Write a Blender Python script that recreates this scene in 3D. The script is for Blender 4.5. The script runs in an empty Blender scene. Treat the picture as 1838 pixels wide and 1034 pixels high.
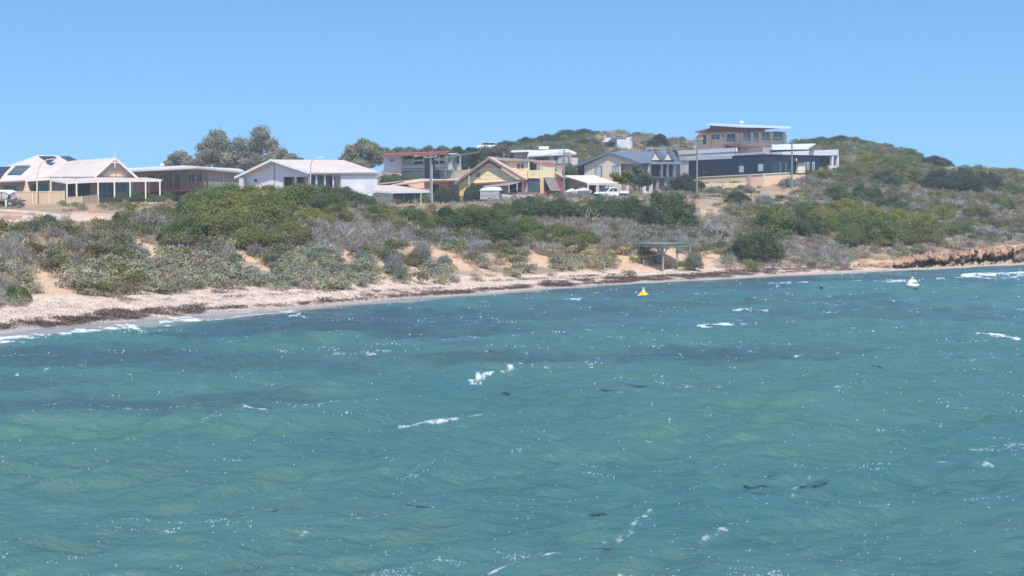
import bpy, math, random
import numpy as np
from mathutils import Vector

random.seed(7)
RNG = np.random.default_rng(11)
SC = bpy.context.scene
COL = SC.collection

# ------------------------------------------------------------------ camera
F_PX, CX, CY, HORIZON, CAM_H = 2600.0, 919.0, 517.0, 386.0, 5.8
PITCH = math.atan((CY - HORIZON) / F_PX)
cam = bpy.data.cameras.new('camera')
cam.sensor_width = 36.0
cam.lens = 36.0 * F_PX / 1838.0
cam.clip_start, cam.clip_end = 0.5, 6000
cam_o = bpy.data.objects.new('camera', cam)
COL.objects.link(cam_o)
cam_o.location = (0, 0, CAM_H)
cam_o.rotation_euler = (math.pi / 2 - PITCH, 0, 0)
SC.camera = cam_o
SC.render.resolution_x, SC.render.resolution_y = 1024, 576

# ------------------------------------------------------------------ light
SUN_EL, SUN_AZ = math.radians(55), math.radians(172)   # azimuth: 0 = +Y, clockwise
SUN_DIR = Vector((math.sin(SUN_AZ) * math.cos(SUN_EL), math.cos(SUN_AZ) * math.cos(SUN_EL), math.sin(SUN_EL)))
w = bpy.data.worlds.new('World')
SC.world = w
w.use_nodes = True
nt = w.node_tree
nt.nodes.clear()
o_ = nt.nodes.new('ShaderNodeOutputWorld')
b_ = nt.nodes.new('ShaderNodeBackground')
s_ = nt.nodes.new('ShaderNodeTexSky')
s_.sky_type = 'NISHITA'
s_.sun_disc = False
s_.sun_elevation = SUN_EL
s_.sun_rotation = SUN_AZ
s_.altitude = 0
s_.air_density = 1.0
s_.dust_density = 0.3
s_.ozone_density = 3.0
tc = nt.nodes.new('ShaderNodeTexCoord')
mp = nt.nodes.new('ShaderNodeMapping')
mp.vector_type = 'POINT'
mp.inputs['Location'].default_value = (0, 0, 0.27)
mp.inputs['Scale'].default_value = (1, 1, 1.35)
nt.links.new(tc.outputs['Generated'], mp.inputs['Vector'])
nt.links.new(mp.outputs['Vector'], s_.inputs['Vector'])
hs = nt.nodes.new('ShaderNodeHueSaturation')
hs.inputs['Saturation'].default_value = 1.16
hs.inputs['Hue'].default_value = 0.486
hs.inputs['Value'].default_value = 1.0
nt.links.new(s_.outputs['Color'], hs.inputs['Color'])
nt.links.new(hs.outputs['Color'], b_.inputs['Color'])
b_.inputs['Strength'].default_value = 0.136
nt.links.new(b_.outputs['Background'], o_.inputs['Surface'])

sun = bpy.data.lights.new('sun', 'SUN')
sun.energy = 2.7
sun.angle = math.radians(0.5)
sun.color = (1.0, 0.94, 0.855)
sun_o = bpy.data.objects.new('sun', sun)
COL.objects.link(sun_o)
sun_o.location = SUN_DIR * 500
sun_o.rotation_euler = (-SUN_DIR).to_track_quat('-Z', 'Y').to_euler()

SC.view_settings.view_transform = 'Standard'
SC.view_settings.look = 'None'
SC.view_settings.exposure = 0.95
SC.view_settings.gamma = 1.0
SC.cycles.max_bounces = 5
SC.cycles.diffuse_bounces = 2
SC.cycles.glossy_bounces = 2
SC.cycles.transparent_max_bounces = 6

# ------------------------------------------------------------------ pixels <-> world
CT, ST = math.cos(PITCH), math.sin(PITCH)

def ray(px, py):
    return Vector((px - CX, F_PX * CT + (CY - py) * ST, -F_PX * ST + (CY - py) * CT))

def P(px, py, D):
    r = ray(px, py)
    s = D / r.y
    return Vector((r.x * s, D, CAM_H + r.z * s))

def proj(X, Y, Z):
    X, Y, Z = np.asarray(X, float), np.asarray(Y, float), np.asarray(Z, float) - CAM_H
    d = Y * CT - Z * ST
    return CX + F_PX * X / d, CY - F_PX * (Y * ST + Z * CT) / d

# ------------------------------------------------------------------ noise
def _hash(ix, iy, seed):
    h = (ix.astype(np.int64) * 374761393 + iy.astype(np.int64) * 668265263 + seed * 974711) & 0x7fffffff
    h = ((h ^ (h >> 13)) * 1274126177) & 0x7fffffff
    h = h ^ (h >> 16)
    return (h & 0xffff) / 65535.0

def vnoise(x, y, seed=0):
    x, y = np.asarray(x, float), np.asarray(y, float)
    ix, iy = np.floor(x), np.floor(y)
    fx, fy = x - ix, y - iy
    fx, fy = fx * fx * (3 - 2 * fx), fy * fy * (3 - 2 * fy)
    a, b = _hash(ix, iy, seed), _hash(ix + 1, iy, seed)
    c, d = _hash(ix, iy + 1, seed), _hash(ix + 1, iy + 1, seed)
    return (a + (b - a) * fx) * (1 - fy) + (c + (d - c) * fx) * fy

def fbm(x, y, seed=0, oct=4):
    v, a, s = 0, 0.5, 0
    for i in range(oct):
        v = v + a * vnoise(np.asarray(x) * 2 ** i, np.asarray(y) * 2 ** i, seed + i * 17)
        s += a
        a *= 0.5
    return v / s

def sstep(a, b, x):
    t = np.clip((x - a) / (b - a), 0, 1)
    return t * t * (3 - 2 * t)

# ------------------------------------------------------------------ materials
MATS = {}

def new_mat(name):
    m = bpy.data.materials.new(name)
    m.use_nodes = True
    n = m.node_tree
    n.nodes.clear()
    out = n.nodes.new('ShaderNodeOutputMaterial')
    bs = n.nodes.new('ShaderNodeBsdfPrincipled')
    n.links.new(bs.outputs['BSDF'], out.inputs['Surface'])
    MATS[name] = m
    return m, n, bs, out

def mat(name, col, rough=0.7, var=0.12, scale=1.5, metal=0.0, spec=0.3, bands=None, bump=0.0, bdark=0.75, dirt=None):
    """plain surface with soft colour variation; bands=(axis, period) gives boards or ribs"""
    m, n, bs, out = new_mat(name)
    L = n.links.new
    tc = n.nodes.new('ShaderNodeTexCoord')
    nz = n.nodes.new('ShaderNodeTexNoise')
    nz.inputs['Scale'].default_value = scale
    nz.inputs['Detail'].default_value = 5
    L(tc.outputs['Object'], nz.inputs['Vector'])
    rp = n.nodes.new('ShaderNodeMapRange')
    rp.inputs[1].default_value, rp.inputs[2].default_value = 0.3, 0.7
    rp.inputs[3].default_value, rp.inputs[4].default_value = 1 - var, 1 + var
    L(nz.outputs['Fac'], rp.inputs[0])
    mx = n.nodes.new('ShaderNodeMix')
    mx.data_type = 'RGBA'
    mx.blend_type = 'MULTIPLY'
    mx.inputs['Factor'].default_value = 1
    mx.inputs['A'].default_value = (*col, 1)
    L(rp.outputs[0], mx.inputs['B'])
    src = mx.outputs['Result']
    if dirt:
        n2 = n.nodes.new('ShaderNodeTexNoise')
        n2.inputs['Scale'].default_value = scale * 0.45
        n2.inputs['Detail'].default_value = 7
        L(tc.outputs['Object'], n2.inputs['Vector'])
        r2 = n.nodes.new('ShaderNodeMapRange')
        r2.inputs[1].default_value, r2.inputs[2].default_value = 0.5, 0.72
        L(n2.outputs['Fac'], r2.inputs[0])
        m2 = n.nodes.new('ShaderNodeMix')
        m2.data_type = 'RGBA'
        L(r2.outputs[0], m2.inputs['Factor'])
        L(src, m2.inputs['A'])
        m2.inputs['B'].default_value = (*dirt, 1)
        src = m2.outputs['Result']
    if bands:
        ax, per = bands
        sp = n.nodes.new('ShaderNodeSeparateXYZ')
        L(tc.outputs['Object'], sp.inputs[0])
        md = n.nodes.new('ShaderNodeMath')
        md.operation = 'MULTIPLY'
        md.inputs[1].default_value = 1 / per
        L(sp.outputs[ax], md.inputs[0])
        fr = n.nodes.new('ShaderNodeMath')
        fr.operation = 'FRACT'
        L(md.outputs[0], fr.inputs[0])
        gt = n.nodes.new('ShaderNodeMapRange')
        gt.inputs[1].default_value, gt.inputs[2].default_value = 0.80, 0.92
        gt.inputs[3].default_value, gt.inputs[4].default_value = 1.0, bdark
        L(fr.outputs[0], gt.inputs[0])
        m3 = n.nodes.new('ShaderNodeMix')
        m3.data_type = 'RGBA'
        m3.blend_type = 'MULTIPLY'
        m3.inputs['Factor'].default_value = 1
        L(src, m3.inputs['A'])
        L(gt.outputs[0], m3.inputs['B'])
        src = m3.outputs['Result']
    L(src, bs.inputs['Base Color'])
    bs.inputs['Roughness'].default_value = rough
    bs.inputs['Metallic'].default_value = metal
    bs.inputs['Specular IOR Level'].default_value = spec
    if bump:
        bp = n.nodes.new('ShaderNodeBump')
        bp.inputs['Strength'].default_value = bump
        bp.inputs['Distance'].default_value = 0.1
        n4 = n.nodes.new('ShaderNodeTexNoise')
        n4.inputs['Scale'].default_value = scale * 4
        n4.inputs['Detail'].default_value = 6
        L(tc.outputs['Object'], n4.inputs['Vector'])
        L(n4.outputs['Fac'], bp.inputs['Height'])
        L(bp.outputs['Normal'], bs.inputs['Normal'])
    return m

# ------------------------------------------------------------------ objects
def link(o, parent=None):
    COL.objects.link(o)
    if parent is not None:
        o.parent = parent
    return o

def tag(o, label=None, cat=None, group=None, kind=None):
    if label: o['label'] = label
    if cat: o['category'] = cat
    if group: o['group'] = group
    if kind: o['kind'] = kind
    return o

def empty(name, loc, label=None, cat=None, group=None):
    o = bpy.data.objects.new(name, None)
    o.empty_display_size = 0.3
    COL.objects.link(o)
    o.location = loc
    return tag(o, label, cat, group)

def np_mesh(name, verts, faces, attrs=None, smooth=False):
    """verts (n,3), faces (m,k) ints -> mesh, attrs {name: (n,4)} point colours"""
    me = bpy.data.meshes.new(name)
    verts = np.asarray(verts, np.float32)
    faces = np.asarray(faces, np.int32)
    nf, k = faces.shape
    me.vertices.add(len(verts))
    me.vertices.foreach_set('co', verts.ravel())
    me.loops.add(nf * k)
    me.loops.foreach_set('vertex_index', faces.ravel())
    me.polygons.add(nf)
    me.polygons.foreach_set('loop_start', np.arange(nf, dtype=np.int32) * k)
    if smooth:
        me.polygons.foreach_set('use_smooth', np.ones(nf, bool))
    me.update(calc_edges=True)
    for an, av in (attrs or {}).items():
        a = me.attributes.new(an, 'FLOAT_COLOR', 'POINT')
        a.data.foreach_set('color', np.asarray(av, np.float32).ravel())
    return me

class MB:
    """collects solid pieces in world coordinates and links them as ONE mesh"""
    def __init__(self):
        self.v, self.f = [], []

    def add(self, vs, fs):
        b = len(self.v)
        self.v += [Vector(v) for v in vs]
        self.f += [tuple(i + b for i in f) for f in fs]
        return self

    def hexa(self, p):
        return self.add(p, [(0, 3, 2, 1), (4, 5, 6, 7), (0, 1, 5, 4), (1, 2, 6, 5), (2, 3, 7, 6), (3, 0, 4, 7)])

    def prism(self, pts, vec):
        n = len(pts)
        vec = Vector(vec)
        pts = [Vector(p) for p in pts]
        fs = [tuple(range(n)), tuple(range(2 * n - 1, n - 1, -1))]
        fs += [(i, i + n, (i + 1) % n + n, (i + 1) % n) for i in range(n)]
        return self.add(pts + [p + vec for p in pts], fs)

    def slab(self, pts, t=0.12):
        return self.prism(pts, (0, 0, -t))

    def tube(self, p0, p1, r0, r1=None, n=8):
        p0, p1 = Vector(p0), Vector(p1)
        r1 = r0 if r1 is None else r1
        d = (p1 - p0).normalized()
        a = d.cross(Vector((0, 0, 1)) if abs(d.z) < 0.9 else Vector((1, 0, 0))).normalized()
        b = d.cross(a)
        vs = []
        for p, r in ((p0, r0), (p1, r1)):
            vs += [p + (a * math.cos(2 * math.pi * i / n) + b * math.sin(2 * math.pi * i / n)) * r for i in range(n)]
        fs = [(i, (i + 1) % n, (i + 1) % n + n, i + n) for i in range(n)]
        fs += [tuple(range(n - 1, -1, -1)), tuple(range(n, 2 * n))]
        return self.add(vs, fs)

    def path(self, pts, r, n=6, r1=None):
        m = len(pts) - 1
        r1 = r if r1 is None else r1
        for i in range(m):
            self.tube(pts[i], pts[i + 1], r + (r1 - r) * i / m, r + (r1 - r) * (i + 1) / m, n)
        return self

    def bar(self, p0, p1, wdt, hgt, up=(0, 0, 1)):
        """rectangular beam between two points"""
        p0, p1 = Vector(p0), Vector(p1)
        d = (p1 - p0).normalized()
        u = Vector(up)
        if abs(d.dot(u)) > 0.95:
            u = Vector((0, 1, 0))
        s = d.cross(u).normalized() * wdt / 2
        t = s.cross(d).normalized() * hgt / 2
        return self.hexa([p0 - s - t, p0 + s - t, p0 + s + t, p0 - s + t, p1 - s - t, p1 + s - t, p1 + s + t, p1 - s + t])

    def lathe(self, c, prof, n=20):
        """prof: (radius, z) from bottom to top round centre c"""
        c = Vector(c)
        vs, fs = [], []
        for r, z in prof:
            vs += [c + Vector((r * math.cos(2 * math.pi * i / n), r * math.sin(2 * math.pi * i / n), z)) for i in range(n)]
        for j in range(len(prof) - 1):
            for i in range(n):
                k = (i + 1) % n
                fs.append((j * n + i, j * n + k, j * n + n + k, j * n + n + i))
        fs.append(tuple(range(n - 1, -1, -1)))
        m = (len(prof) - 1) * n
        fs.append(tuple(range(m, m + n)))
        return self.add(vs, fs)

    def build(self, name, material, parent=None, smooth=False, bevel=0):
        base = Vector((0, 0, 0))
        p = parent
        while p is not None:
            base += Vector(p.location)
            p = p.parent
        if parent is None and self.v:
            xs = [v.x for v in self.v]; ys = [v.y for v in self.v]
            base = Vector(((min(xs) + max(xs)) / 2, (min(ys) + max(ys)) / 2, min(v.z for v in self.v)))
        me = bpy.data.meshes.new(name)
        me.from_pydata([tuple(v - base) for v in self.v], [], self.f)
        me.validate()
        import bmesh
        bm = bmesh.new()
        bm.from_mesh(me)
        bmesh.ops.recalc_face_normals(bm, faces=bm.faces)
        bm.to_mesh(me)
        bm.free()
        if smooth:
            me.polygons.foreach_set('use_smooth', np.ones(len(me.polygons), bool))
        me.materials.append(MATS[material] if isinstance(material, str) else material)
        o = bpy.data.objects.new(name, me)
        if parent is None:
            o.location = base
        link(o, parent)
        if bevel:
            b = o.modifiers.new('bevel', 'BEVEL')
            b.width = bevel
            b.segments = 2
        return o

class Frame:
    """a vertical facade plane from p0 to p1: s along it, z up, n towards the camera"""
    def __init__(self, p0, p1):
        self.o = Vector((p0.x, p0.y, 0))
        self.t = Vector((p1.x - p0.x, p1.y - p0.y, 0))
        self.len = self.t.length
        self.t.normalize()
        self.n = Vector((self.t.y, -self.t.x, 0))
        if self.n.y > 0:
            self.n = -self.n

    def w(self, s, z, n=0.0):
        return self.o + self.t * s + self.n * n + Vector((0, 0, z))

    def px(self, x, y, off=0.0):
        r = ray(x, y)
        c = Vector((0, 0, CAM_H))
        o = self.o + self.n * off
        k = (o - c).dot(self.n) / r.dot(self.n)
        p = c + r * k
        return (p - o).dot(self.t), p.z

    def at(self, x, y, off=0.0):
        s, z = self.px(x, y, off)
        return self.w(s, z, off)

    def box(self, mb, s0, s1, z0, z1, n0, n1):
        s0, s1 = min(s0, s1), max(s0, s1)
        z0, z1 = min(z0, z1), max(z0, z1)
        return mb.hexa([self.w(s0, z0, n0), self.w(s1, z0, n0), self.w(s1, z0, n1), self.w(s0, z0, n1),
                        self.w(s0, z1, n0), self.w(s1, z1, n0), self.w(s1, z1, n1), self.w(s0, z1, n1)])

    def pbox(self, mb, x0, y0, x1, y1, n0, n1):
        s0, z0 = self.px(x0, y0, n1)
        s1, z1 = self.px(x1, y1, n1)
        return self.box(mb, s0, s1, z0, z1, n0, n1)

    def poly(self, mb, pix, n0, n1):
        """prism from a polygon traced on the plane at offset n1, back to n0"""
        return mb.prism([self.at(x, y, n1) for x, y in pix], self.n * (n0 - n1))

def on_plane(px, py, a, b, c, off=0.0):
    """pixel ray meets the plane a,b,c; lifted off it by off towards the camera side"""
    nrm = (b - a).cross(c - a).normalized()
    cp = Vector((0, 0, CAM_H))
    if nrm.dot(cp - a) < 0:
        nrm = -nrm
    r = ray(px, py)
    k = (a + nrm * off - cp).dot(nrm) / r.dot(nrm)
    return cp + r * k
# ------------------------------------------------------------------ terrain profiles
# one row per traced column: x, shoreline y, then (y, distance) for beach top, lower, middle, bluff top, pad front, pad back, hill foot, crest
PROF = [
 (-900, 680, (600, 66), (500, 76), (440, 86), (405, 100), (390, 150), (372, 215), (367, 300), (367, 450)),
 (-250, 618, (552, 76), (480, 85), (430, 95), (402, 108), (389, 150), (370, 215), (366, 300), (367, 450)),
 (0, 594, (541, 81), (480, 91), (430, 99), (402, 112), (388, 150), (366, 215), (364, 300), (366, 450)),
 (150, 581, (535, 85), (475, 96), (430, 104), (400, 118), (386, 150), (366, 203), (364, 300), (366, 450)),
 (300, 569, (522, 92), (470, 104), (425, 114), (394, 130), (380, 160), (364, 206), (363, 300), (364, 450)),
 (450, 558, (514, 98), (465, 108), (420, 118), (382, 135), (366, 155), (358, 205), (357, 300), (360, 450)),
 (600, 546, (512, 101), (465, 112), (420, 124), (382, 142), (368, 165), (360, 210), (352, 300), (358, 450)),
 (700, 537, (504, 108), (460, 120), (420, 133), (387, 152), (373, 180), (366, 215), (322, 265), (303, 330)),
 (800, 530, (498, 115), (455, 128), (415, 142), (386, 162), (373, 190), (364, 225), (320, 265), (288, 340)),
 (900, 524, (499, 119), (455, 132), (415, 147), (382, 167), (367, 195), (358, 228), (312, 270), (272, 370)),
 (1000, 516, (494, 126), (450, 140), (412, 155), (378, 175), (360, 205), (352, 235), (308, 270), (258, 400)),
 (1100, 509, (489, 132), (450, 146), (410, 160), (377, 182), (355, 210), (346, 240), (298, 290), (244, 410)),
 (1200, 504, (487, 137), (448, 150), (410, 165), (378, 185), (352, 212), (344, 240), (290, 290), (258, 400)),
 (1300, 499, (484, 142), (448, 154), (412, 170), (380, 188), (353, 215), (336, 240), (285, 282), (264, 390)),
 (1400, 494, (480, 147), (450, 158), (415, 175), (380, 195), (345, 220), (320, 247), (280, 300), (268, 380)),
 (1500, 490, (479, 152), (452, 163), (420, 180), (385, 200), (345, 228), (308, 262), (280, 310), (258, 370)),
 (1600, 485, (479.6, 157), (450, 168), (425, 183), (385, 208), (345, 240), (310, 275), (288, 320), (274, 360)),
 (1720, 480, (474.8, 165.5), (448, 172), (425, 188), (385, 215), (350, 248), (323, 280), (304, 315), (302, 355)),
 (1838, 474, (469.2, 176.5), (446, 182), (425, 195), (385, 225), (355, 260), (333, 290), (317, 330), (318, 350)),
 (2100, 466, (461.7, 194), (440, 201), (425, 213), (390, 240), (365, 270), (345, 300), (330, 335), (332, 360)),
 (2800, 458, (454.3, 215), (440, 222), (425, 232), (400, 255), (380, 285), (365, 315), (352, 345), (350, 370)),
]

def _h(y, D):
    return P(CX, y, D).z

def _pchip(x, y, xi):
    x, y, xi = np.asarray(x, float), np.asarray(y, float), np.asarray(xi, float)
    h = np.diff(x)
    d = np.diff(y) / h
    m = np.zeros_like(y)
    for i in range(1, len(x) - 1):
        if d[i - 1] * d[i] > 0:
            w1, w2 = 2 * h[i] + h[i - 1], h[i] + 2 * h[i - 1]
            m[i] = (w1 + w2) / (w1 / d[i - 1] + w2 / d[i])
    m[0], m[-1] = d[0], d[-1]
    k = np.clip(np.searchsorted(x, xi) - 1, 0, len(x) - 2)
    t = np.clip((xi - x[k]) / h[k], 0, 1)
    return ((1 + 2 * t) * (1 - t) ** 2 * y[k] + t * (1 - t) ** 2 * h[k] * m[k]
            + t * t * (3 - 2 * t) * y[k + 1] + t * t * (t - 1) * h[k] * m[k + 1])

_px = np.array([r[0] for r in PROF], float)
_kD, _kz = [], []
for r in PROF:
    Ds = P(CX, r[1], 1.0)
    ds = CAM_H / (CAM_H - Ds.z) if False else -CAM_H / (ray(CX, r[1]).z / ray(CX, r[1]).y)
    D = [ds - 60, ds - 14, ds] + [k[1] for k in r[2:]]
    z = [-3.0, -0.9, 0.0] + [_h(*k) for k in r[2:]]
    D += [D[-1] + 60, 640, 760]
    z += [z[-1] - 3.0, min(z[-1] - 3, 8.0), 2.0]
    _kD.append(D)
    _kz.append(z)
_kD, _kz = np.array(_kD), np.array(_kz)
NK = _kD.shape[1]
# fine parameter t inside the knots
TS = np.concatenate([np.linspace(k, k + 1, n, endpoint=False) for k, n in
                     enumerate([3, 6, 26, 26, 22, 22, 18, 18, 16, 24, 8, 6, 2][:NK - 1])] + [[NK - 1]])

def profiles(px):
    """px (n,) -> D (n,T), z (n,T) without noise"""
    px = np.atleast_1d(np.asarray(px, float))
    kd = np.stack([_pchip(_px, _kD[:, k], px) for k in range(NK)], 1)
    kz = np.stack([_pchip(_px, _kz[:, k], px) for k in range(NK)], 1)
    D = np.empty((len(px), len(TS)))
    z = np.empty_like(D)
    kk = np.arange(NK)
    k = np.clip(TS.astype(int), 0, NK - 2)
    f = TS - k
    D[:] = kd[:, k] * (1 - f) + kd[:, k + 1] * f
    for i in range(len(px)):
        z[i] = _pchip(kd[i], kz[i], D[i])
    return D, z

_fy = F_PX * CT                       # u = (px-CX)/_fy on the horizon row; the small drift with row is taken care of below
GX = np.concatenate([np.arange(-900, -60, 20), np.arange(-60, 1900, 4.0), np.arange(1900, 2801, 25)])
GD, GZ = profiles(GX)
GU = (GX - CX) / _fy
GXw = GU[:, None] * GD
# roughness of the dunes: none on the beach edge, little on the house pads
amp = 0.05 + 0.5 * sstep(3.6, 5.2, TS) * (1 - 0.9 * sstep(6.6, 7.2, TS) * (1 - sstep(8.6, 9.6, TS)))
amp = np.where(TS < 3.2, 0.05, amp)
GZ = GZ + amp[None, :] * (fbm(GXw * 0.16, GD * 0.16, 3, 5) - 0.5) * 2.2
GZ[:, TS < 2.6] += 0.0

def ground(X, Y):
    """terrain height at world points"""
    X, Y = np.atleast_1d(np.asarray(X, float)), np.atleast_1d(np.asarray(Y, float))
    u = X / Y
    i = np.clip(np.searchsorted(GU, u) - 1, 0, len(GU) - 2)
    f = np.clip((u - GU[i]) / (GU[i + 1] - GU[i]), 0, 1)
    out = np.empty_like(u)
    for n in range(len(u)):
        a = np.interp(Y[n], GD[i[n]], GZ[i[n]])
        b = np.interp(Y[n], GD[i[n] + 1], GZ[i[n] + 1])
        out[n] = a + (b - a) * f[n]
    return out

def gz(X, Y):
    return float(ground([X], [Y])[0])

_PXg, _PYg = proj(GXw, GD, GZ)

def hit(px, py, tmin=2.2):
    """the first point of the ground a pixel sees -> (X, Y, Z)"""
    u = (px - CX) / (F_PX * CT + (CY - py) * ST)
    i = int(np.clip(np.searchsorted(GU, u) - 1, 0, len(GU) - 2))
    f = (u - GU[i]) / (GU[i + 1] - GU[i])
    D = GD[i] * (1 - f) + GD[i + 1] * f
    z = GZ[i] * (1 - f) + GZ[i + 1] * f
    yy = _PYg[i] * (1 - f) + _PYg[i + 1] * f
    s = np.where((TS > tmin) & (yy <= py))[0]
    if len(s) == 0:
        j = int(np.argmin(np.where(TS > tmin, yy, 9e9)))
        return Vector((u * D[j], D[j], z[j]))
    j = s[0]
    if j == 0 or yy[j - 1] <= py:
        return Vector((u * D[j], D[j], z[j]))
    g = (yy[j - 1] - py) / (yy[j - 1] - yy[j])
    d = D[j - 1] + (D[j] - D[j - 1]) * g
    return Vector((u * d, d, z[j - 1] + (z[j] - z[j - 1]) * g))

def in_poly(poly, x, y):
    x, y = np.asarray(x, float), np.asarray(y, float)
    c = np.zeros(x.shape, bool)
    n = len(poly)
    for i in range(n):
        x0, y0 = poly[i]
        x1, y1 = poly[(i + 1) % n]
        if y0 == y1:
            continue
        k = ((y0 > y) != (y1 > y)) & (x < (x1 - x0) * (y - y0) / (y1 - y0) + x0)
        c ^= k
    return c

# bare sand patches, traced where they lie on the dune face
SAND = [
 [(62, 472), (80, 484), (96, 500), (122, 508), (148, 524), (142, 545), (50, 545), (48, 522), (56, 498)],
 [(224, 430), (238, 430), (282, 442), (314, 457), (272, 464), (266, 450)],
 [(422, 438), (440, 450), (486, 480), (496, 494), (470, 484), (424, 456)],
 [(606, 452), (637, 452), (643, 467), (620, 466)],
 [(664, 461), (708, 480), (694, 500), (668, 492), (700, 488)],
 [(590, 428), (612, 432), (608, 437), (590, 432)],
 [(726, 432), (742, 434), (742, 450), (726, 452)],
 [(772, 440), (806, 452), (836, 462), (850, 485), (823, 486), (806, 470), (772, 458)],
 [(855, 479), (888, 490), (945, 504), (875, 502)],
 [(953, 449), (988, 455), (984, 480), (948, 474)],
 [(900, 468), (918, 470), (912, 482), (899, 480)],
 [(1112, 453), (1142, 462), (1140, 490), (1108, 488)],
 [(1168, 446), (1226, 448), (1232, 488), (1195, 486), (1190, 470)],
 [(1256, 453), (1282, 444), (1298, 458), (1276, 470), (1290, 486), (1262, 486)],
 [(1258, 374), (1284, 372), (1288, 380), (1262, 384)],
 [(1000, 488), (1060, 484), (1100, 486), (1100, 494), (1000, 498)],
 [(735, 476), (752, 478), (752, 492), (738, 492)],
]
SAND += [[(1250, 357), (1298, 356), (1298, 366), (1250, 368)], [(1330, 338), (1430, 318), (1446, 322), (1420, 334), (1350, 346)], [(1525, 466), (1612, 466), (1612, 492), (1525, 494)], [(1128, 476), (1252, 474), (1256, 502), (1128, 502)], [(1604, 505), (1604, 472), (1640, 462), (1838, 437), (1920, 434), (1920, 505)]]
SANDB = [(min(p[0] for p in s), min(p[1] for p in s), max(p[0] for p in s), max(p[1] for p in s)) for s in SAND]

def in_sand(x, y):
    r = np.zeros(np.shape(x), bool)
    for s in SAND:
        r |= in_poly(s, x, y)
    return r

# dark seagrass wrack bands on the beach: polyline (x, y), half width, strength
WRACK = [
 ([(-200, 600), (0, 584), (60, 582), (130, 576), (215, 566), (290, 560), (360, 556)], 10, .75),
 ([(0, 588), (60, 584), (150, 575)], 6, 0.9),
 ([(180, 566), (300, 559), (400, 554), (520, 547), (600, 541)], 1.5, 0.6),
 ([(200, 573), (264, 571)], 2.0, 0.8),
 ([(420, 552), (520, 548), (600, 541), (700, 533), (800, 527), (870, 524)], 1.8, .9),
 ([(560, 539), (640, 532), (740, 526), (850, 521)], 1.2, 0.5),
 ([(620, 527), (700, 522), (800, 518)], 1.2, 0.4),
 ([(780, 528), (860, 520), (960, 514), (1060, 509), (1140, 504)], 2.6, 1.0),
 ([(980, 507), (1060, 503), (1140, 499), (1260, 494), (1390, 489)], 3.6, 1.0),
 ([(1120, 503), (1190, 499), (1260, 496), (1330, 493)], 3.8, 1.0),
 ([(1300, 487), (1400, 484), (1500, 482)], 1.4, 0.6),
 ([(1390, 491), (1440, 487), (1540, 484)], 1.2, 0.5),
 ([(200, 545), (400, 534), (600, 524)], 0.9, 0.35),
 ([(860, 506), (1000, 499), (1120, 493)], 1.0, 0.4),
]

def seg_dist(x, y, pts, ky=1.0):
    """distance in pixels to a polyline, vertical weight ky"""
    d = np.full(np.shape(x), 1e9)
    for (x0, y0), (x1, y1) in zip(pts[:-1], pts[1:]):
        dx, dy = x1 - x0, (y1 - y0) * ky
        t = np.clip(((x - x0) * dx + (y - y0) * ky * dy) / (dx * dx + dy * dy + 1e-9), 0, 1)
        d = np.minimum(d, np.hypot(x - x0 - t * dx, (y - y0) * ky - t * dy))
    return d

def wrack_amount(x, y, X, Y):
    a = np.zeros(np.shape(x))
    wob = (fbm(X * 0.5, Y * 0.5, 31, 3) - 0.5) * 2
    for pts, hw, st in WRACK:
        d = seg_dist(x, y, pts, 1.0)
        k = hw * (1.0 + 0.9 * wob)
        a = np.maximum(a, st * (1 - sstep(0.55, 1.15, d / np.maximum(k, 0.4))))
    br = fbm(X * 1.1, Y * 2.2, 77, 3)
    return a * sstep(0.38, 0.58, br)

# ------------------------------------------------------------------ terrain mesh
nx, ntt = GXw.shape
TV = np.stack([GXw, GD, GZ], -1).reshape(-1, 3)
ii, jj = np.meshgrid(np.arange(nx - 1), np.arange(ntt - 1), indexing='ij')
TF = np.stack([ii * ntt + jj, (ii + 1) * ntt + jj, (ii + 1) * ntt + jj + 1, ii * ntt + jj + 1], -1).reshape(-1, 4)
X, Y, Z = TV[:, 0], TV[:, 1], TV[:, 2]
px, py = proj(X, Y, Z)
tt = np.broadcast_to(TS, GXw.shape).reshape(-1)
sand = np.array([0.60, 0.40, 0.265])
beach = np.array([0.68, 0.53, 0.43])
wet = np.array([0.42, 0.36, 0.325])
litter = np.array([0.30, 0.23, 0.17])
soil = np.array([0.38, 0.24, 0.16])
track = np.array([0.60, 0.45, 0.36])
dgrass = np.array([0.40, 0.30, 0.21])
n1 = fbm(X * 0.35, Y * 0.35, 5, 4)
n2 = fbm(X * 1.7, Y * 1.7, 9, 3)
n3 = fbm(X * 0.9, Y * 1.8, 19, 3)
C = np.empty((len(X), 3))
C[:] = litter
# dune face litter and dry grass
k = sstep(0.42, 0.62, n1)[:, None]
C = C * (1 - k) + dgrass * k
# bare patches
k = np.zeros(len(X))
wx, wy = px + (n2 - .5) * 16, py + (n3 - .5) * 9
m = (tt > 2.6) & (py > 340)
k[m] = in_sand(wx[m], wy[m])
C = C * (1 - k[:, None]) + (sand * (0.86 + 0.28 * n2[:, None])) * k[:, None]
# the beach
k = (1 - sstep(3.02, 3.16, tt + (n2 - .5) * .12))[:, None]
bc = beach * (0.84 + 0.32 * n3[:, None])
peb = sstep(0.5, 0.68, fbm(X * 2.3, Y * 3.1, 41, 3))[:, None]
bc = bc * (1 - 0.22 * peb)
C = C * (1 - k) + bc * k
wa = wrack_amount(px, py, X, Y) * (tt < 3.3)
C = C * (1 - wa[:, None]) + np.array([0.19, 0.135, 0.115]) * wa[:, None]
k = (1 - sstep(2.02, 2.22, tt + (n1 - .5) * .2))[:, None] * (1 - 0.7 * wa[:, None])
C = C * (1 - k) + wet * k
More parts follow.
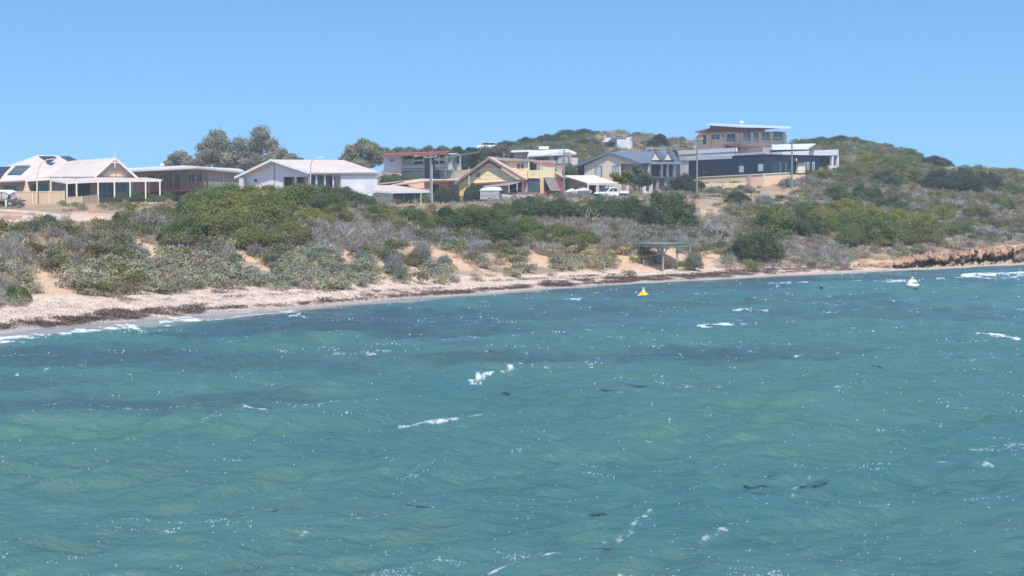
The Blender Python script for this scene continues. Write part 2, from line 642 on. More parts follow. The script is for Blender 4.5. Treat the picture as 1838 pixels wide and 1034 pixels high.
# settled ground behind the bluff: tracks, reddish soil, dry lawn
k = (sstep(6.0, 6.3, tt) * (1 - sstep(8.9, 9.3, tt)))[:, None]
pad = soil * (1 - sstep(.4, .6, n1)[:, None]) + dgrass * sstep(.4, .6, n1)[:, None]
C = C * (1 - k) + pad * k
# sandy tracks by the left house
tr = [([(-300, 394), (0, 386), (60, 389), (130, 391), (205, 391)], 3.2, track), ([(-300, 404), (-20, 398), (60, 396), (160, 396)], 2.6, track * 1.1),
      ([(0, 377), (60, 381), (110, 387), (170, 388)], 2.2, track * 1.06), ([(20, 392), (75, 393)], 1.6, np.array([.42, .20, .12])),
      ([(-100, 392), (40, 391)], 1.5, np.array([.42, .20, .12])), ([(130, 383), (190, 386), (240, 390)], 3.0, np.array([.62, .40, .25]))]
for pts, hw, cc in tr:
    d = seg_dist(px, py, pts, 1.0)
    k = ((1 - sstep(0.7, 1.15, d / (hw * (0.8 + 0.4 * n2)))) * (tt > 5.0))[:, None]
    C = C * (1 - k) + cc * (0.85 + .3 * n3[:, None]) * k
# sandy cuttings on the hill
for pts, hw in [([(1075, 265), (1100, 262), (1115, 254), (1130, 252)], 4), ([(1075, 252), (1090, 244)], 4), ([(1150, 280), (1190, 276), (1250, 268)], 3.5), ([(1505, 292), (1530, 297), (1560, 300)], 6), ([(1185, 253), (1245, 268)], 3)]:
    d = seg_dist(px, py, pts, 1.0)
    k = ((1 - sstep(0.6, 1.2, d / (hw * (0.7 + 0.6 * n2)))) * (tt > 7.5))[:, None]
    C = C * (1 - k) + np.array([.60, .42, .30]) * (0.85 + .3 * n3[:, None]) * k
C = np.clip(C, 0.01, 0.95)
me = np_mesh('dune_ground', TV, TF, {'col': np.c_[C, np.ones(len(C))]}, smooth=True)
m_, n_, bs_, out_ = new_mat('dune_ground')
L_ = n_.links.new
at_ = n_.nodes.new('ShaderNodeAttribute'); at_.attribute_name = 'col'
tc_ = n_.nodes.new('ShaderNodeTexCoord')
nz_ = n_.nodes.new('ShaderNodeTexNoise'); nz_.inputs['Scale'].default_value = 3.5; nz_.inputs['Detail'].default_value = 8; nz_.inputs['Roughness'].default_value = 0.7
L_(tc_.outputs['Object'], nz_.inputs['Vector'])
mr_ = n_.nodes.new('ShaderNodeMapRange'); mr_.inputs[1].default_value = .3; mr_.inputs[2].default_value = .7; mr_.inputs[3].default_value = .74; mr_.inputs[4].default_value = 1.22
L_(nz_.outputs['Fac'], mr_.inputs[0])
mx_ = n_.nodes.new('ShaderNodeMix'); mx_.data_type = 'RGBA'; mx_.blend_type = 'MULTIPLY'; mx_.inputs['Factor'].default_value = 1
L_(at_.outputs['Color'], mx_.inputs['A']); L_(mr_.outputs[0], mx_.inputs['B'])
L_(mx_.outputs['Result'], bs_.inputs['Base Color'])
bs_.inputs['Roughness'].default_value = 0.95; bs_.inputs['Specular IOR Level'].default_value = 0.1
bp_ = n_.nodes.new('ShaderNodeBump'); bp_.inputs['Strength'].default_value = 0.9; bp_.inputs['Distance'].default_value = 0.12
L_(nz_.outputs['Fac'], bp_.inputs['Height']); L_(bp_.outputs['Normal'], bs_.inputs['Normal'])
me.materials.append(m_)
terrain = link(bpy.data.objects.new('terrain', me))
tag(terrain, 'sandy dune bluff rising from the beach to the houses', 'terrain', kind='structure')
SHORE_X, SHORE_D = _px, _kD[:, 2]

def shore_D(px):
    return np.interp(px, np.linspace(-900, 2800, 800), _SHF)
_SHF = _pchip(_px, _kD[:, 2], np.linspace(-900, 2800, 800))
# ------------------------------------------------------------------ the sea
_wr = np.random.default_rng(5)
WAVES = []
for i in range(84):
    lam = 0.5 * (9.0 / 0.5) ** (i / 83.0)
    th = math.radians(118) + _wr.normal(0, 0.42)          # travelling shorewards and to the left
    WAVES.append((2 * math.pi / lam, math.cos(th), math.sin(th), 0.0088 * lam ** 0.72, _wr.uniform(0, 6.283), lam))

def sea(X, Y, spacing=None):
    z = np.zeros(np.shape(X))
    for k, cx, cy, a, ph, lam in WAVES:
        s = np.sin(k * (cx * X + cy * Y) + ph + 0.6 * np.sin(0.11 * X + 0.07 * Y + ph))
        s = (np.exp(0.6 * s) - 1.09) / 0.68
        g = 1.0 if spacing is None else sstep(1.8, 3.5, lam / spacing)
        z = z + a * g * s
    pat = 0.55 + 0.9 * fbm(np.asarray(X) * 0.05, np.asarray(Y) * 0.05, 61, 3)
    return z * pat

ys = np.concatenate([np.arange(1900, 1120, -9.0), np.arange(1120, 640, -1.0), np.arange(640, 462, -0.8)])
Dw = np.array([-CAM_H * ray(CX, y).y / ray(CX, y).z for y in ys])
xs = np.concatenate([np.arange(-900, -60, 16), np.arange(-60, 1900, 1.6), np.arange(1900, 2801, 18)])
U = (xs - CX) / _fy
WX = U[:, None] * Dw[None, :]
WY = np.broadcast_to(Dw, WX.shape).copy()
sp_y = np.abs(np.gradient(Dw))[None, :] * np.ones((len(xs), 1))
sp_x = WY * 1.6 / F_PX
WPX, WPY = proj(WX, WY, np.zeros_like(WX))
toshore = shore_D(WPX) - WY                       # metres to the waterline, positive offshore
calm = 0.12 + 0.88 * sstep(0.0, 14.0, toshore)
WZ = sea(WX, WY, np.maximum(sp_y * 0.7, sp_x)) * calm - 0.04 * (1 - calm)

g1 = fbm(WX * 0.10, WY * 0.10, 21, 4)
g2 = fbm(WX * 0.35, WY * 0.5, 22, 4)
g3 = fbm(WX * 1.3, WY * 1.6, 23, 3)
teal = np.array([0.062, 0.147, 0.136])
green = np.array([0.066, 0.168, 0.130])
deep = np.array([0.042, 0.128, 0.130])
weed = np.array([0.046, 0.078, 0.088])
shal = np.array([0.36, 0.325, 0.30])
W = np.empty(WX.shape + (3,))
W[:] = teal
k = sstep(0.45, 0.7, g1)[..., None]
W = W * (1 - k * .45) + green * k * .45
k = sstep(0.5, 0.75, fbm(WX * 0.13, WY * 0.13, 29, 3))[..., None]
W = W * (1 - k * .6) + deep * k * .6
# seagrass beds on the bottom, where they lie
BEDS = [(700, 566, 420, 16, .8), (650, 592, 330, 17, .95), (470, 606, 200, 10, .8), (150, 640, 300, 18, .75), (180, 735, 330, 24, .7), (430, 715, 220, 14, .6), (420, 655, 260, 11, .5),
        (880, 642, 260, 11, .6), (1270, 643, 260, 15, .75), (1500, 632, 120, 8, .4), (1300, 543, 420, 7, .6), (1520, 499, 330, 7, .8), (1060, 522, 230, 10, .85), (1290, 512, 120, 8, .7),
        (1740, 483, 160, 5, .7), (1560, 562, 330, 9, .55), (1150, 590, 300, 8, .35), (1000, 560, 250, 14, .7), (1750, 570, 200, 8, .4), (1200, 700, 200, 8, .2), (60, 690, 160, 8, .35)]
wxp = WPX + (g2 - .5) * 130 + (g1 - .5) * 160
wyp = WPY + (g2 - .5) * 20 + (g1 - .5) * 16
bed = np.zeros(WX.shape)
for cx, cy, rx, ry, st in BEDS:
    q = ((wxp - cx) / rx) ** 2 + ((wyp - cy) / ry) ** 2
    bed = np.maximum(bed, st * (1 - sstep(0.1, 1.6, q)))
bed *= 0.72 + 0.55 * g3
k = np.clip(bed, 0, 1)[..., None]
W = W * (1 - k) + weed * k
# shallows: a film of wash over pale sand near the waterline
wid = np.interp(WPX, [-300, 0, 300, 600, 900, 1100, 1400], [8.0, 6.6, 5.2, 4.0, 3.2, 2.0, 1.6])
k = (1 - sstep(0.55, 1.35, (toshore + (g2 - .5) * 3.0 + (g1 - .5) * 2.0) / wid))[..., None]
W = W * (1 - k * .94) + shal * k * .94

FOAM_GLINT = np.zeros(WX.shape)  # white mask: foam, with painted sparkle and a light reflection mixed in
def stroke(pts, hw, st, br=1.0):
    global FOAM_GLINT
    xa, xb = min(p[0] for p in pts) - 60, max(p[0] for p in pts) + 60
    i0, i1 = np.searchsorted(xs, xa), np.searchsorted(xs, xb)
    sx, sy = WPX[i0:i1], WPY[i0:i1]
    wx = sx + (g3[i0:i1] - .5) * hw * 5
    wy = sy + (g3[i0:i1] - .5) * hw * 1.6 + (g2[i0:i1] - .5) * hw * 1.5
    d = seg_dist(wx, wy, pts, 1.6) / hw
    far = pts[0][1] < 620
    q = 4.5 if far else 9.0
    ky = 1.0 if far else 2.2
    rg = 0.5 * fbm(WX[i0:i1] * q * .45, WY[i0:i1] * q * .45 * ky, 51, 3) + 0.5 * fbm(WX[i0:i1] * q * 1.6, WY[i0:i1] * q * 1.3 * ky, 57, 4)
    c = np.clip(1.1 - d, 0, 1) * min(1.0, st)
    off = -0.03 if far else 0.04
    FOAM_GLINT[i0:i1] = np.maximum(FOAM_GLINT[i0:i1], min(1.0, st * (.85 if far else .75)) * sstep(0.53 + off - 0.24 * c, 0.76 + off - 0.20 * c, rg) * (1 - sstep(0.7, 1.4, d)))

for a in [([(-60, 618), (0, 611), (60, 604), (120, 601)], 6, 1.5), ([(140, 593), (200, 588), (232, 584), (245, 588)], 6, 1.4), ([(290, 578), (330, 573), (358, 574)], 6, 1.4), ([(375, 574), (400, 572)], 3, .8),
          ([(1368, 511), (1400, 511), (1442, 509)], 4, 1.2), ([(1475, 507), (1545, 505)], 2, .8), ([(1570, 506), (1640, 502), (1700, 500)], 2.4, .9), ([(1728, 494), (1770, 492), (1838, 491), (1950, 488)], 4, 1.15),
          ([(1715, 499), (1800, 500), (1838, 498)], 2.4, .8), ([(1262, 586), (1290, 583), (1312, 584)], 5, 1.1), ([(1318, 556), (1376, 559)], 2.6, .9), ([(1330, 582), (1362, 580)], 2.4, .8), ([(1756, 603), (1790, 600), (1825, 605)], 4, .9),
          ([(820, 691), (868, 681), (926, 667)], 2.4, 1.0), ([(720, 757), (800, 756), (852, 750), (908, 737)], 2.6, .85), ([(428, 735), (478, 741)], 4.5, 1.1), ([(360, 758), (400, 752), (430, 755)], 3, .8), ([(500, 739), (540, 735)], 4, .7),
          ([(880, 1032), (960, 1012), (1050, 985), (1120, 955)], 3.5, .6), ([(1110, 975), (1140, 945), (1165, 922)], 5, .6), ([(1210, 988), (1290, 958), (1340, 932)], 5, .5), ([(1620, 822), (1690, 826), (1780, 848)], 6, .6), ([(1740, 800), (1838, 795)], 5, .6),
          ([(1085, 1034), (1120, 1028), (1152, 1031)], 5, .9), ([(1190, 985), (1208, 983)], 4, .9), ([(1330, 905), (1420, 890), (1480, 862)], 3, .4), ([(450, 985), (560, 962), (700, 930)], 2.6, .4), ([(0, 680), (30, 672)], 3, .7),  # the long faint stroke at lower left paints a light reflection
          ([(80, 670), (140, 655)], 2.5, .7), ([(520, 568), (540, 566)], 2.6, .9), ([(1010, 541), (1040, 540)], 2.6, .9), ([(735, 553), (760, 555)], 2, .7), ([(960, 668), (990, 660)], 3, .8), ([(1395, 638), (1440, 632)], 3.2, .9), ([(1060, 662), (1080, 658)], 3, .8),
          ([(150, 820), (260, 800), (330, 790)], 2.2, .4), ([(560, 800), (700, 770)], 2.0, .35), ([(1100, 720), (1300, 700)], 2.0, .3), ([(1480, 560), (1700, 552)], 1.4, .5), ([(600, 640), (700, 633)], 1.6, .6)]:
    stroke(*a)
# painted sparkle on the chop: clustered white points in the foam mask
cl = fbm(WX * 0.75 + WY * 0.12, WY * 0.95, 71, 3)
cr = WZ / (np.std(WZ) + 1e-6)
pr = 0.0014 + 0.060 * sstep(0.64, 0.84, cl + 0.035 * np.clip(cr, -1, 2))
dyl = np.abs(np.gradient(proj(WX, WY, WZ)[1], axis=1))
glint_at = (_wr.random(WX.shape) < pr * 3.6) & (toshore > wid * .8) & (dyl < 1.9)
glint = glint_at * (0.12 + 0.78 * _wr.random(WX.shape) ** 2.0)
FOAM_GLINT = np.maximum(FOAM_GLINT, glint)
# swash on the sand
sw = 1 - sstep(0.0, 0.8, np.abs(toshore - wid * .85 + (g2 - .5) * 3.0 + (g1 - .5) * 2.0))
FOAM_GLINT = np.maximum(FOAM_GLINT, sw * 0.8 * sstep(0.50, 0.66, fbm(WX * 0.25, WY * 0.25, 91, 3)) * sstep(.35, .6, g3) * (WPX < 1150))
A = np.concatenate([W, np.clip(FOAM_GLINT, 0, 1)[..., None]], -1).reshape(-1, 4)
nx_, ny_ = WX.shape
i_, j_ = np.meshgrid(np.arange(nx_ - 1), np.arange(ny_ - 1), indexing='ij')
WF = np.stack([i_ * ny_ + j_, (i_ + 1) * ny_ + j_, (i_ + 1) * ny_ + j_ + 1, i_ * ny_ + j_ + 1], -1)
keep = (toshore[:-1, :-1] > -4.0)
WF = WF[keep]
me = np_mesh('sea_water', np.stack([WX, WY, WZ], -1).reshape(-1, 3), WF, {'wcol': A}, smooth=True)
m_, n_, bs_, out_ = new_mat('sea_water')
L_ = n_.links.new
at_ = n_.nodes.new('ShaderNodeAttribute'); at_.attribute_name = 'wcol'
tc_ = n_.nodes.new('ShaderNodeTexCoord')
mp_ = n_.nodes.new('ShaderNodeMapping'); mp_.inputs['Scale'].default_value = (0.85, 1.25, 1); mp_.inputs['Rotation'].default_value = (0, 0, math.radians(20))
L_(tc_.outputs['Object'], mp_.inputs['Vector'])
nz_ = n_.nodes.new('ShaderNodeTexNoise'); nz_.inputs['Scale'].default_value = 3.4; nz_.inputs['Detail'].default_value = 6; nz_.inputs['Roughness'].default_value = 0.62
L_(mp_.outputs['Vector'], nz_.inputs['Vector'])
bp_ = n_.nodes.new('ShaderNodeBump'); bp_.inputs['Strength'].default_value = 0.85; bp_.inputs['Distance'].default_value = 0.17
L_(nz_.outputs['Fac'], bp_.inputs['Height'])
n2_ = n_.nodes.new('ShaderNodeTexNoise'); n2_.inputs['Scale'].default_value = 0.35; n2_.inputs['Detail'].default_value = 4
L_(tc_.outputs['Object'], n2_.inputs['Vector'])
r2_ = n_.nodes.new('ShaderNodeMapRange'); r2_.inputs[1].default_value = .35; r2_.inputs[2].default_value = .62; r2_.inputs[3].default_value = .55; r2_.inputs[4].default_value = 1.0
L_(n2_.outputs['Fac'], r2_.inputs[0]); L_(r2_.outputs[0], bp_.inputs['Strength'])
mx_ = n_.nodes.new('ShaderNodeMix'); mx_.data_type = 'RGBA'
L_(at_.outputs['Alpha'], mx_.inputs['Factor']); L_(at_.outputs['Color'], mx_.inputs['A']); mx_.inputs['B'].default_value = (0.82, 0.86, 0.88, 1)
L_(mx_.outputs['Result'], bs_.inputs['Base Color'])
ro_ = n_.nodes.new('ShaderNodeMapRange'); ro_.inputs[3].default_value = 0.16; ro_.inputs[4].default_value = 0.9
L_(at_.outputs['Alpha'], ro_.inputs[0]); L_(ro_.outputs[0], bs_.inputs['Roughness'])
bs_.inputs['IOR'].default_value = 1.33
L_(bp_.outputs['Normal'], bs_.inputs['Normal'])
me.materials.append(m_)
tag(link(bpy.data.objects.new('sea', me)), 'choppy turquoise sea with dark seagrass patches', 'sea', kind='structure')
del WX, WY, WZ, W, FOAM_GLINT, A, g1, g2, g3, bed, cl, cr, sw, WPX, WPY, toshore
# ------------------------------------------------------------------ foliage
def foliage_mat(name, transl=0.25, rough=0.75, use_attr=False):
    m, n, bs, out = new_mat(name)
    L = n.links.new
    tint = n.nodes.new('ShaderNodeAttribute'); tint.attribute_name = 'tint'
    if use_attr:
        base = tint.outputs['Color']
    else:
        oi = n.nodes.new('ShaderNodeObjectInfo')
        mu = n.nodes.new('ShaderNodeMix'); mu.data_type = 'RGBA'; mu.blend_type = 'MULTIPLY'; mu.inputs['Factor'].default_value = 1
        L(oi.outputs['Color'], mu.inputs['A']); L(tint.outputs['Color'], mu.inputs['B'])
        base = mu.outputs['Result']
    L(base, bs.inputs['Base Color'])
    bs.inputs['Roughness'].default_value = rough
    bs.inputs['Specular IOR Level'].default_value = 0.2
    if transl:
        tr = n.nodes.new('ShaderNodeBsdfTranslucent')
        L(base, tr.inputs['Color'])
        ms = n.nodes.new('ShaderNodeMixShader'); ms.inputs[0].default_value = transl
        L(bs.outputs['BSDF'], ms.inputs[1]); L(tr.outputs['BSDF'], ms.inputs[2])
        L(ms.outputs['Shader'], out.inputs['Surface'])
    return m

foliage_mat('leaf_foliage', 0.28)
foliage_mat('dry_twigs', 0.0, 0.9)
foliage_mat('scrub_mass', 0.2, 0.85, use_attr=True)
mat('bark', (0.16, 0.12, 0.09), 0.9, 0.25, 6)
mat('pale_bark', (0.30, 0.26, 0.22), 0.9, 0.25, 6)

def leaf_quads(rng, pos, nrm, size, aspect=1.7, jit=0.7):
    """diamond leaves at pos facing nrm (jittered) -> verts (4n,3), faces (n,4)"""
    n = len(pos)
    d = nrm + rng.normal(0, jit, (n, 3))
    d /= np.linalg.norm(d, axis=1, keepdims=True) + 1e-9
    r = rng.normal(0, 1, (n, 3))
    a = np.cross(d, r)
    a /= np.linalg.norm(a, axis=1, keepdims=True) + 1e-9
    b = np.cross(d, a)
    s = (size * rng.uniform(0.6, 1.35, n))[:, None]
    v = np.stack([pos - a * s * aspect / 2, pos + b * s / 2, pos + a * s * aspect / 2, pos - b * s / 2], 1).reshape(-1, 3)
    return v, np.arange(4 * n).reshape(n, 4)

def leaf_cloud(rng, lobes, n, size, aspect=1.7, jit=0.75, zmin=-0.35, var=0.22, shell=(0.72, 1.06)):
    """lobes [(x,y,z,r,rz)]; returns verts, faces, tint"""
    lobes = np.asarray(lobes, float)
    wgt = lobes[:, 3] ** 2
    idx = rng.choice(len(lobes), n, p=wgt / wgt.sum())
    lb = lobes[idx]
    d = rng.normal(0, 1, (n, 3))
    d /= np.linalg.norm(d, axis=1, keepdims=True)
    d[:, 2] = np.where(d[:, 2] < zmin, -d[:, 2] * 0.6, d[:, 2])
    rr = rng.uniform(*shell, n) * (1 + 0.10 * rng.normal(0, 1, n))
    pos = lb[:, :3] + d * np.stack([lb[:, 3], lb[:, 3], lb[:, 4]], 1) * rr[:, None]
    pos[:, 2] = np.maximum(pos[:, 2], 0.02)
    v, f = leaf_quads(rng, pos, d, size, aspect, jit)
    lt = rng.uniform(1 - var, 1 + var, len(lobes))[idx] * rng.uniform(0.84, 1.16, n)
    warm = rng.uniform(-0.10, 0.16, len(lobes))[idx] + rng.uniform(-0.05, 0.08, n)
    t = np.stack([lt * (1 + warm), lt * (1 + warm * .3), lt * (1 - warm * .4), np.ones(n)], 1)
    return v, f, np.repeat(t, 4, 0)

def dome_lobes(rng, n, r=1.0, h=1.0, sub=0.42):
    """a unit dome of lobes: radius r, height h"""
    L = []
    for i in range(n):
        a = rng.uniform(0, 2 * math.pi)
        q = math.sqrt(rng.uniform(0, 1)) * (1 - sub * 0.7)
        s = sub * rng.uniform(0.7, 1.25)
        zt = h * math.sqrt(max(0.05, 1 - q * q)) * rng.uniform(0.8, 1.05)
        z = max(s * 0.3, (zt - s * h * 0.8) * rng.uniform(0.45, 1.0))
        L.append((r * q * math.cos(a), r * q * math.sin(a), z, r * s, s * h * 0.9))
    L.append((0, 0, h * 0.38, r * 0.72, h * 0.52))
    return L

def stem_mesh(name, rng, n=6, r=0.6, h=0.7, w=0.03, material='bark'):
    b = MB()
    for i in range(n):
        a = rng.uniform(0, 6.28)
        q = r * rng.uniform(0.3, 1)
        m = Vector((q * .35 * math.cos(a), q * .35 * math.sin(a), h * .45))
        e = Vector((q * math.cos(a + .3), q * math.sin(a + .3), h * rng.uniform(.7, 1)))
        b.path([Vector((0.05 * math.cos(a), 0.05 * math.sin(a), -0.1)), m, e], w, 5, w * .4)
    me = bpy.data.meshes.new(name)
    me.from_pydata([tuple(v) for v in b.v], [], b.f)
    me.materials.append(MATS[material])
    return me

PROTO = {}
def _proto(kind, var, builder):
    rng = np.random.default_rng(abs(hash((kind, var, 'x'))) % 1000 if False else (sum(map(ord, kind)) * 13 + var))
    v, f, t = builder(rng)
    me = np_mesh(kind + '_foliage', v, f, {'tint': t})
    me.materials.append(MATS['dry_twigs' if kind == 'twig' else 'leaf_foliage'])
    PROTO[(kind, var)] = (me, stem_mesh(kind + '_stem', rng, 7))

def twig_cloud(rng, n, length=0.5, width=0.02, r=1.0, h=1.0, seg=2, up=0.5):
    """crooked dead twigs inside a unit dome"""
    d = rng.normal(0, 1, (n, 3)); d[:, 2] = np.abs(d[:, 2])
    d /= np.linalg.norm(d, axis=1, keepdims=True)
    q = rng.uniform(0.25, 1.0, n) ** 0.6
    p = d * q[:, None] * np.array([r, r, h])
    g = d + rng.normal(0, .55, (n, 3)) + np.array([0, 0, up])
    g /= np.linalg.norm(g, axis=1, keepdims=True)
    vs, fs = [], []
    L = length * rng.uniform(.5, 1.3, n)
    side = np.cross(g, rng.normal(0, 1, (n, 3))); side /= np.linalg.norm(side, axis=1, keepdims=True)
    wd = width * rng.uniform(.6, 1.5, n)
    p0 = p - g * (L * .6)[:, None]
    bend = rng.normal(0, .18, (n, 3)) * L[:, None]
    pm = p0 + g * (L * .5)[:, None] + bend
    p1 = p0 + g * L[:, None]
    for a, b, w0, w1 in ((p0, pm, 1.0, .8), (pm, p1, .8, .35)):
        v = np.stack([a - side * (wd * w0)[:, None], a + side * (wd * w0)[:, None], b + side * (wd * w1)[:, None], b - side * (wd * w1)[:, None]], 1)
        vs.append(v.reshape(-1, 3))
    v = np.concatenate(vs)
    v[:, 2] = np.maximum(v[:, 2], -0.05)
    f = np.arange(len(v)).reshape(-1, 4)
    lt = rng.uniform(.6, 1.4, n)
    t = np.stack([lt, lt, lt, np.ones(n)], 1)
    t = np.concatenate([np.repeat(t, 4, 0)] * 2)
    return v, f, t

for k in range(4):
    _proto('green', k, lambda r: leaf_cloud(r, dome_lobes(r, 44, 1, 1, 0.24), 17000, 0.032, 1.7, jit=.5, var=.26))
for k in range(3):
    _proto('salt', k, lambda r: leaf_cloud(r, dome_lobes(r, 26, 1, 1, 0.28), 5200, 0.046, 1.5, var=.28))
for k in range(3):
    def _tw(r):
        v, f, t = twig_cloud(r, 1500, .55, .014)
        v2, f2, t2 = leaf_cloud(r, dome_lobes(r, 10, .9, .85, .35), 500, .05, 1.6)
        return np.concatenate([v, v2]), np.concatenate([f, f2 + len(v)]), np.concatenate([t, t2 * [.75, .72, .6, 1]])
    _proto('twig', k, _tw)

def shrub(px, base, wpx, hpx, kind, color, label, cat='shrub', name='shrub', group=None, deep=0.85, D=None, var=None, lean=0.0):
    """one shrub standing on the ground where the pixel (px, base) meets it"""
    p = hit(px, base) if D is None else None
    if p is None:
        q = P(px, base, D)
        p = Vector((q.x, q.y, gz(q.x, q.y)))
    sc = F_PX / p.y
    r, h = wpx / sc / 2, hpx / sc
    kk = [x for x in PROTO if x[0] == kind]
    key = kk[(int(px * 7 + base * 3) % len(kk))] if var is None else (kind, var)
    root = empty(name, (p.x, p.y + r * deep * 0.4, p.z - 0.15), label, cat, group)
    rz = random.uniform(0, 6.28)
    for nm, me in zip(('foliage', 'stem'), PROTO[key]):
        o = link(bpy.data.objects.new(nm, me), root)
        o.scale = (r, r * deep, h + 0.15) if False else (r, r, h + 0.15)
        o.rotation_euler = (lean * .3, lean, rz)
        o.color = (*color, 1)
    return root

G0 = (0.140, 0.178, 0.058)     # wattle green
G1 = (0.090, 0.128, 0.058)     # deep green
G2 = (0.220, 0.226, 0.062)     # yellow green
G3 = (0.062, 0.088, 0.058)     # dark
OL = (0.178, 0.188, 0.070)     # olive
BL = (0.255, 0.270, 0.250)     # saltbush
BG = (0.130, 0.185, 0.140)     # blue green
LV = (0.27, 0.235, 0.21)     # dead twigs
DG = (0.140, 0.125, 0.120)
RU = (0.190, 0.115, 0.055)

TH = 'wattle shrubs of the big green thicket'
THL = 'rounded green wattle shrub in the big thicket before the white gabled house'
for a in [(322, 432, 66, 40, G0), (385, 428, 110, 52, OL), (352, 398, 90, 42, G0), (410, 405, 120, 50, G2), (470, 415, 110, 48, OL), (520, 440, 70, 44, OL), (455, 450, 90, 44, OL),
          (390, 372, 110, 40, G0), (455, 368, 110, 36, G2), (520, 378, 110, 44, G0), (580, 388, 80, 40, G1), (548, 362, 100, 32, G0), (605, 366, 80, 32, G1), (640, 378, 64, 32, G1),
          (350, 376, 70, 30, G2), (600, 402, 60, 34, OL), (492, 395, 100, 40, G0), (560, 405, 70, 30, G2), (430, 388, 90, 34, G0)]:
    shrub(a[0], a[1], a[2] * 1.18, a[3] * 1.14, 'green', a[4], THL, group=TH)
MB_ = 'green shrubs along the mid bluff'
MBL = 'dense mid green shrub in the belt along the bluff below the yellow house'
for a in [(735, 402, 60, 30, G0), (770, 420, 60, 34, G0), (812, 418, 90, 44, G1), (868, 424, 84, 48, G1), (850, 398, 70, 30, G0), (905, 440, 70, 44, G1), (955, 398, 84, 42, G1), (1005, 400, 84, 42, G1),
          (945, 424, 60, 34, G0), (1000, 436, 66, 34, G0), (1040, 440, 66, 30, G0), (1075, 398, 70, 42, G1), (1120, 402, 78, 46, G1), (905, 398, 60, 34, G0), (1028, 452, 60, 28, OL), (960, 440, 60, 26, G0)]:
    shrub(a[0], a[1], a[2] * 1.18, a[3] * 1.14, 'green', a[4], MBL, group=MB_)
YG = 'yellow green shrubs of the right headland'
YGL = 'yellow green rounded shrub in the broad patch above the rock ledge'
for a in [(1480, 412, 66, 40, G2), (1520, 396, 70, 38, G2), (1505, 425, 60, 40, G0), (1548, 432, 74, 52, G0), (1590, 442, 80, 50, G0), (1560, 405, 70, 34, G2), (1630, 440, 70, 44, OL), (1610, 418, 76, 40, G2), (1665, 442, 56, 34, OL),
          (1530, 446, 54, 40, G0), (1645, 412, 60, 30, G2)]:
    shrub(a[0], a[1], a[2] * 1.18, a[3] * 1.14, 'green', a[4], YGL, group=YG)
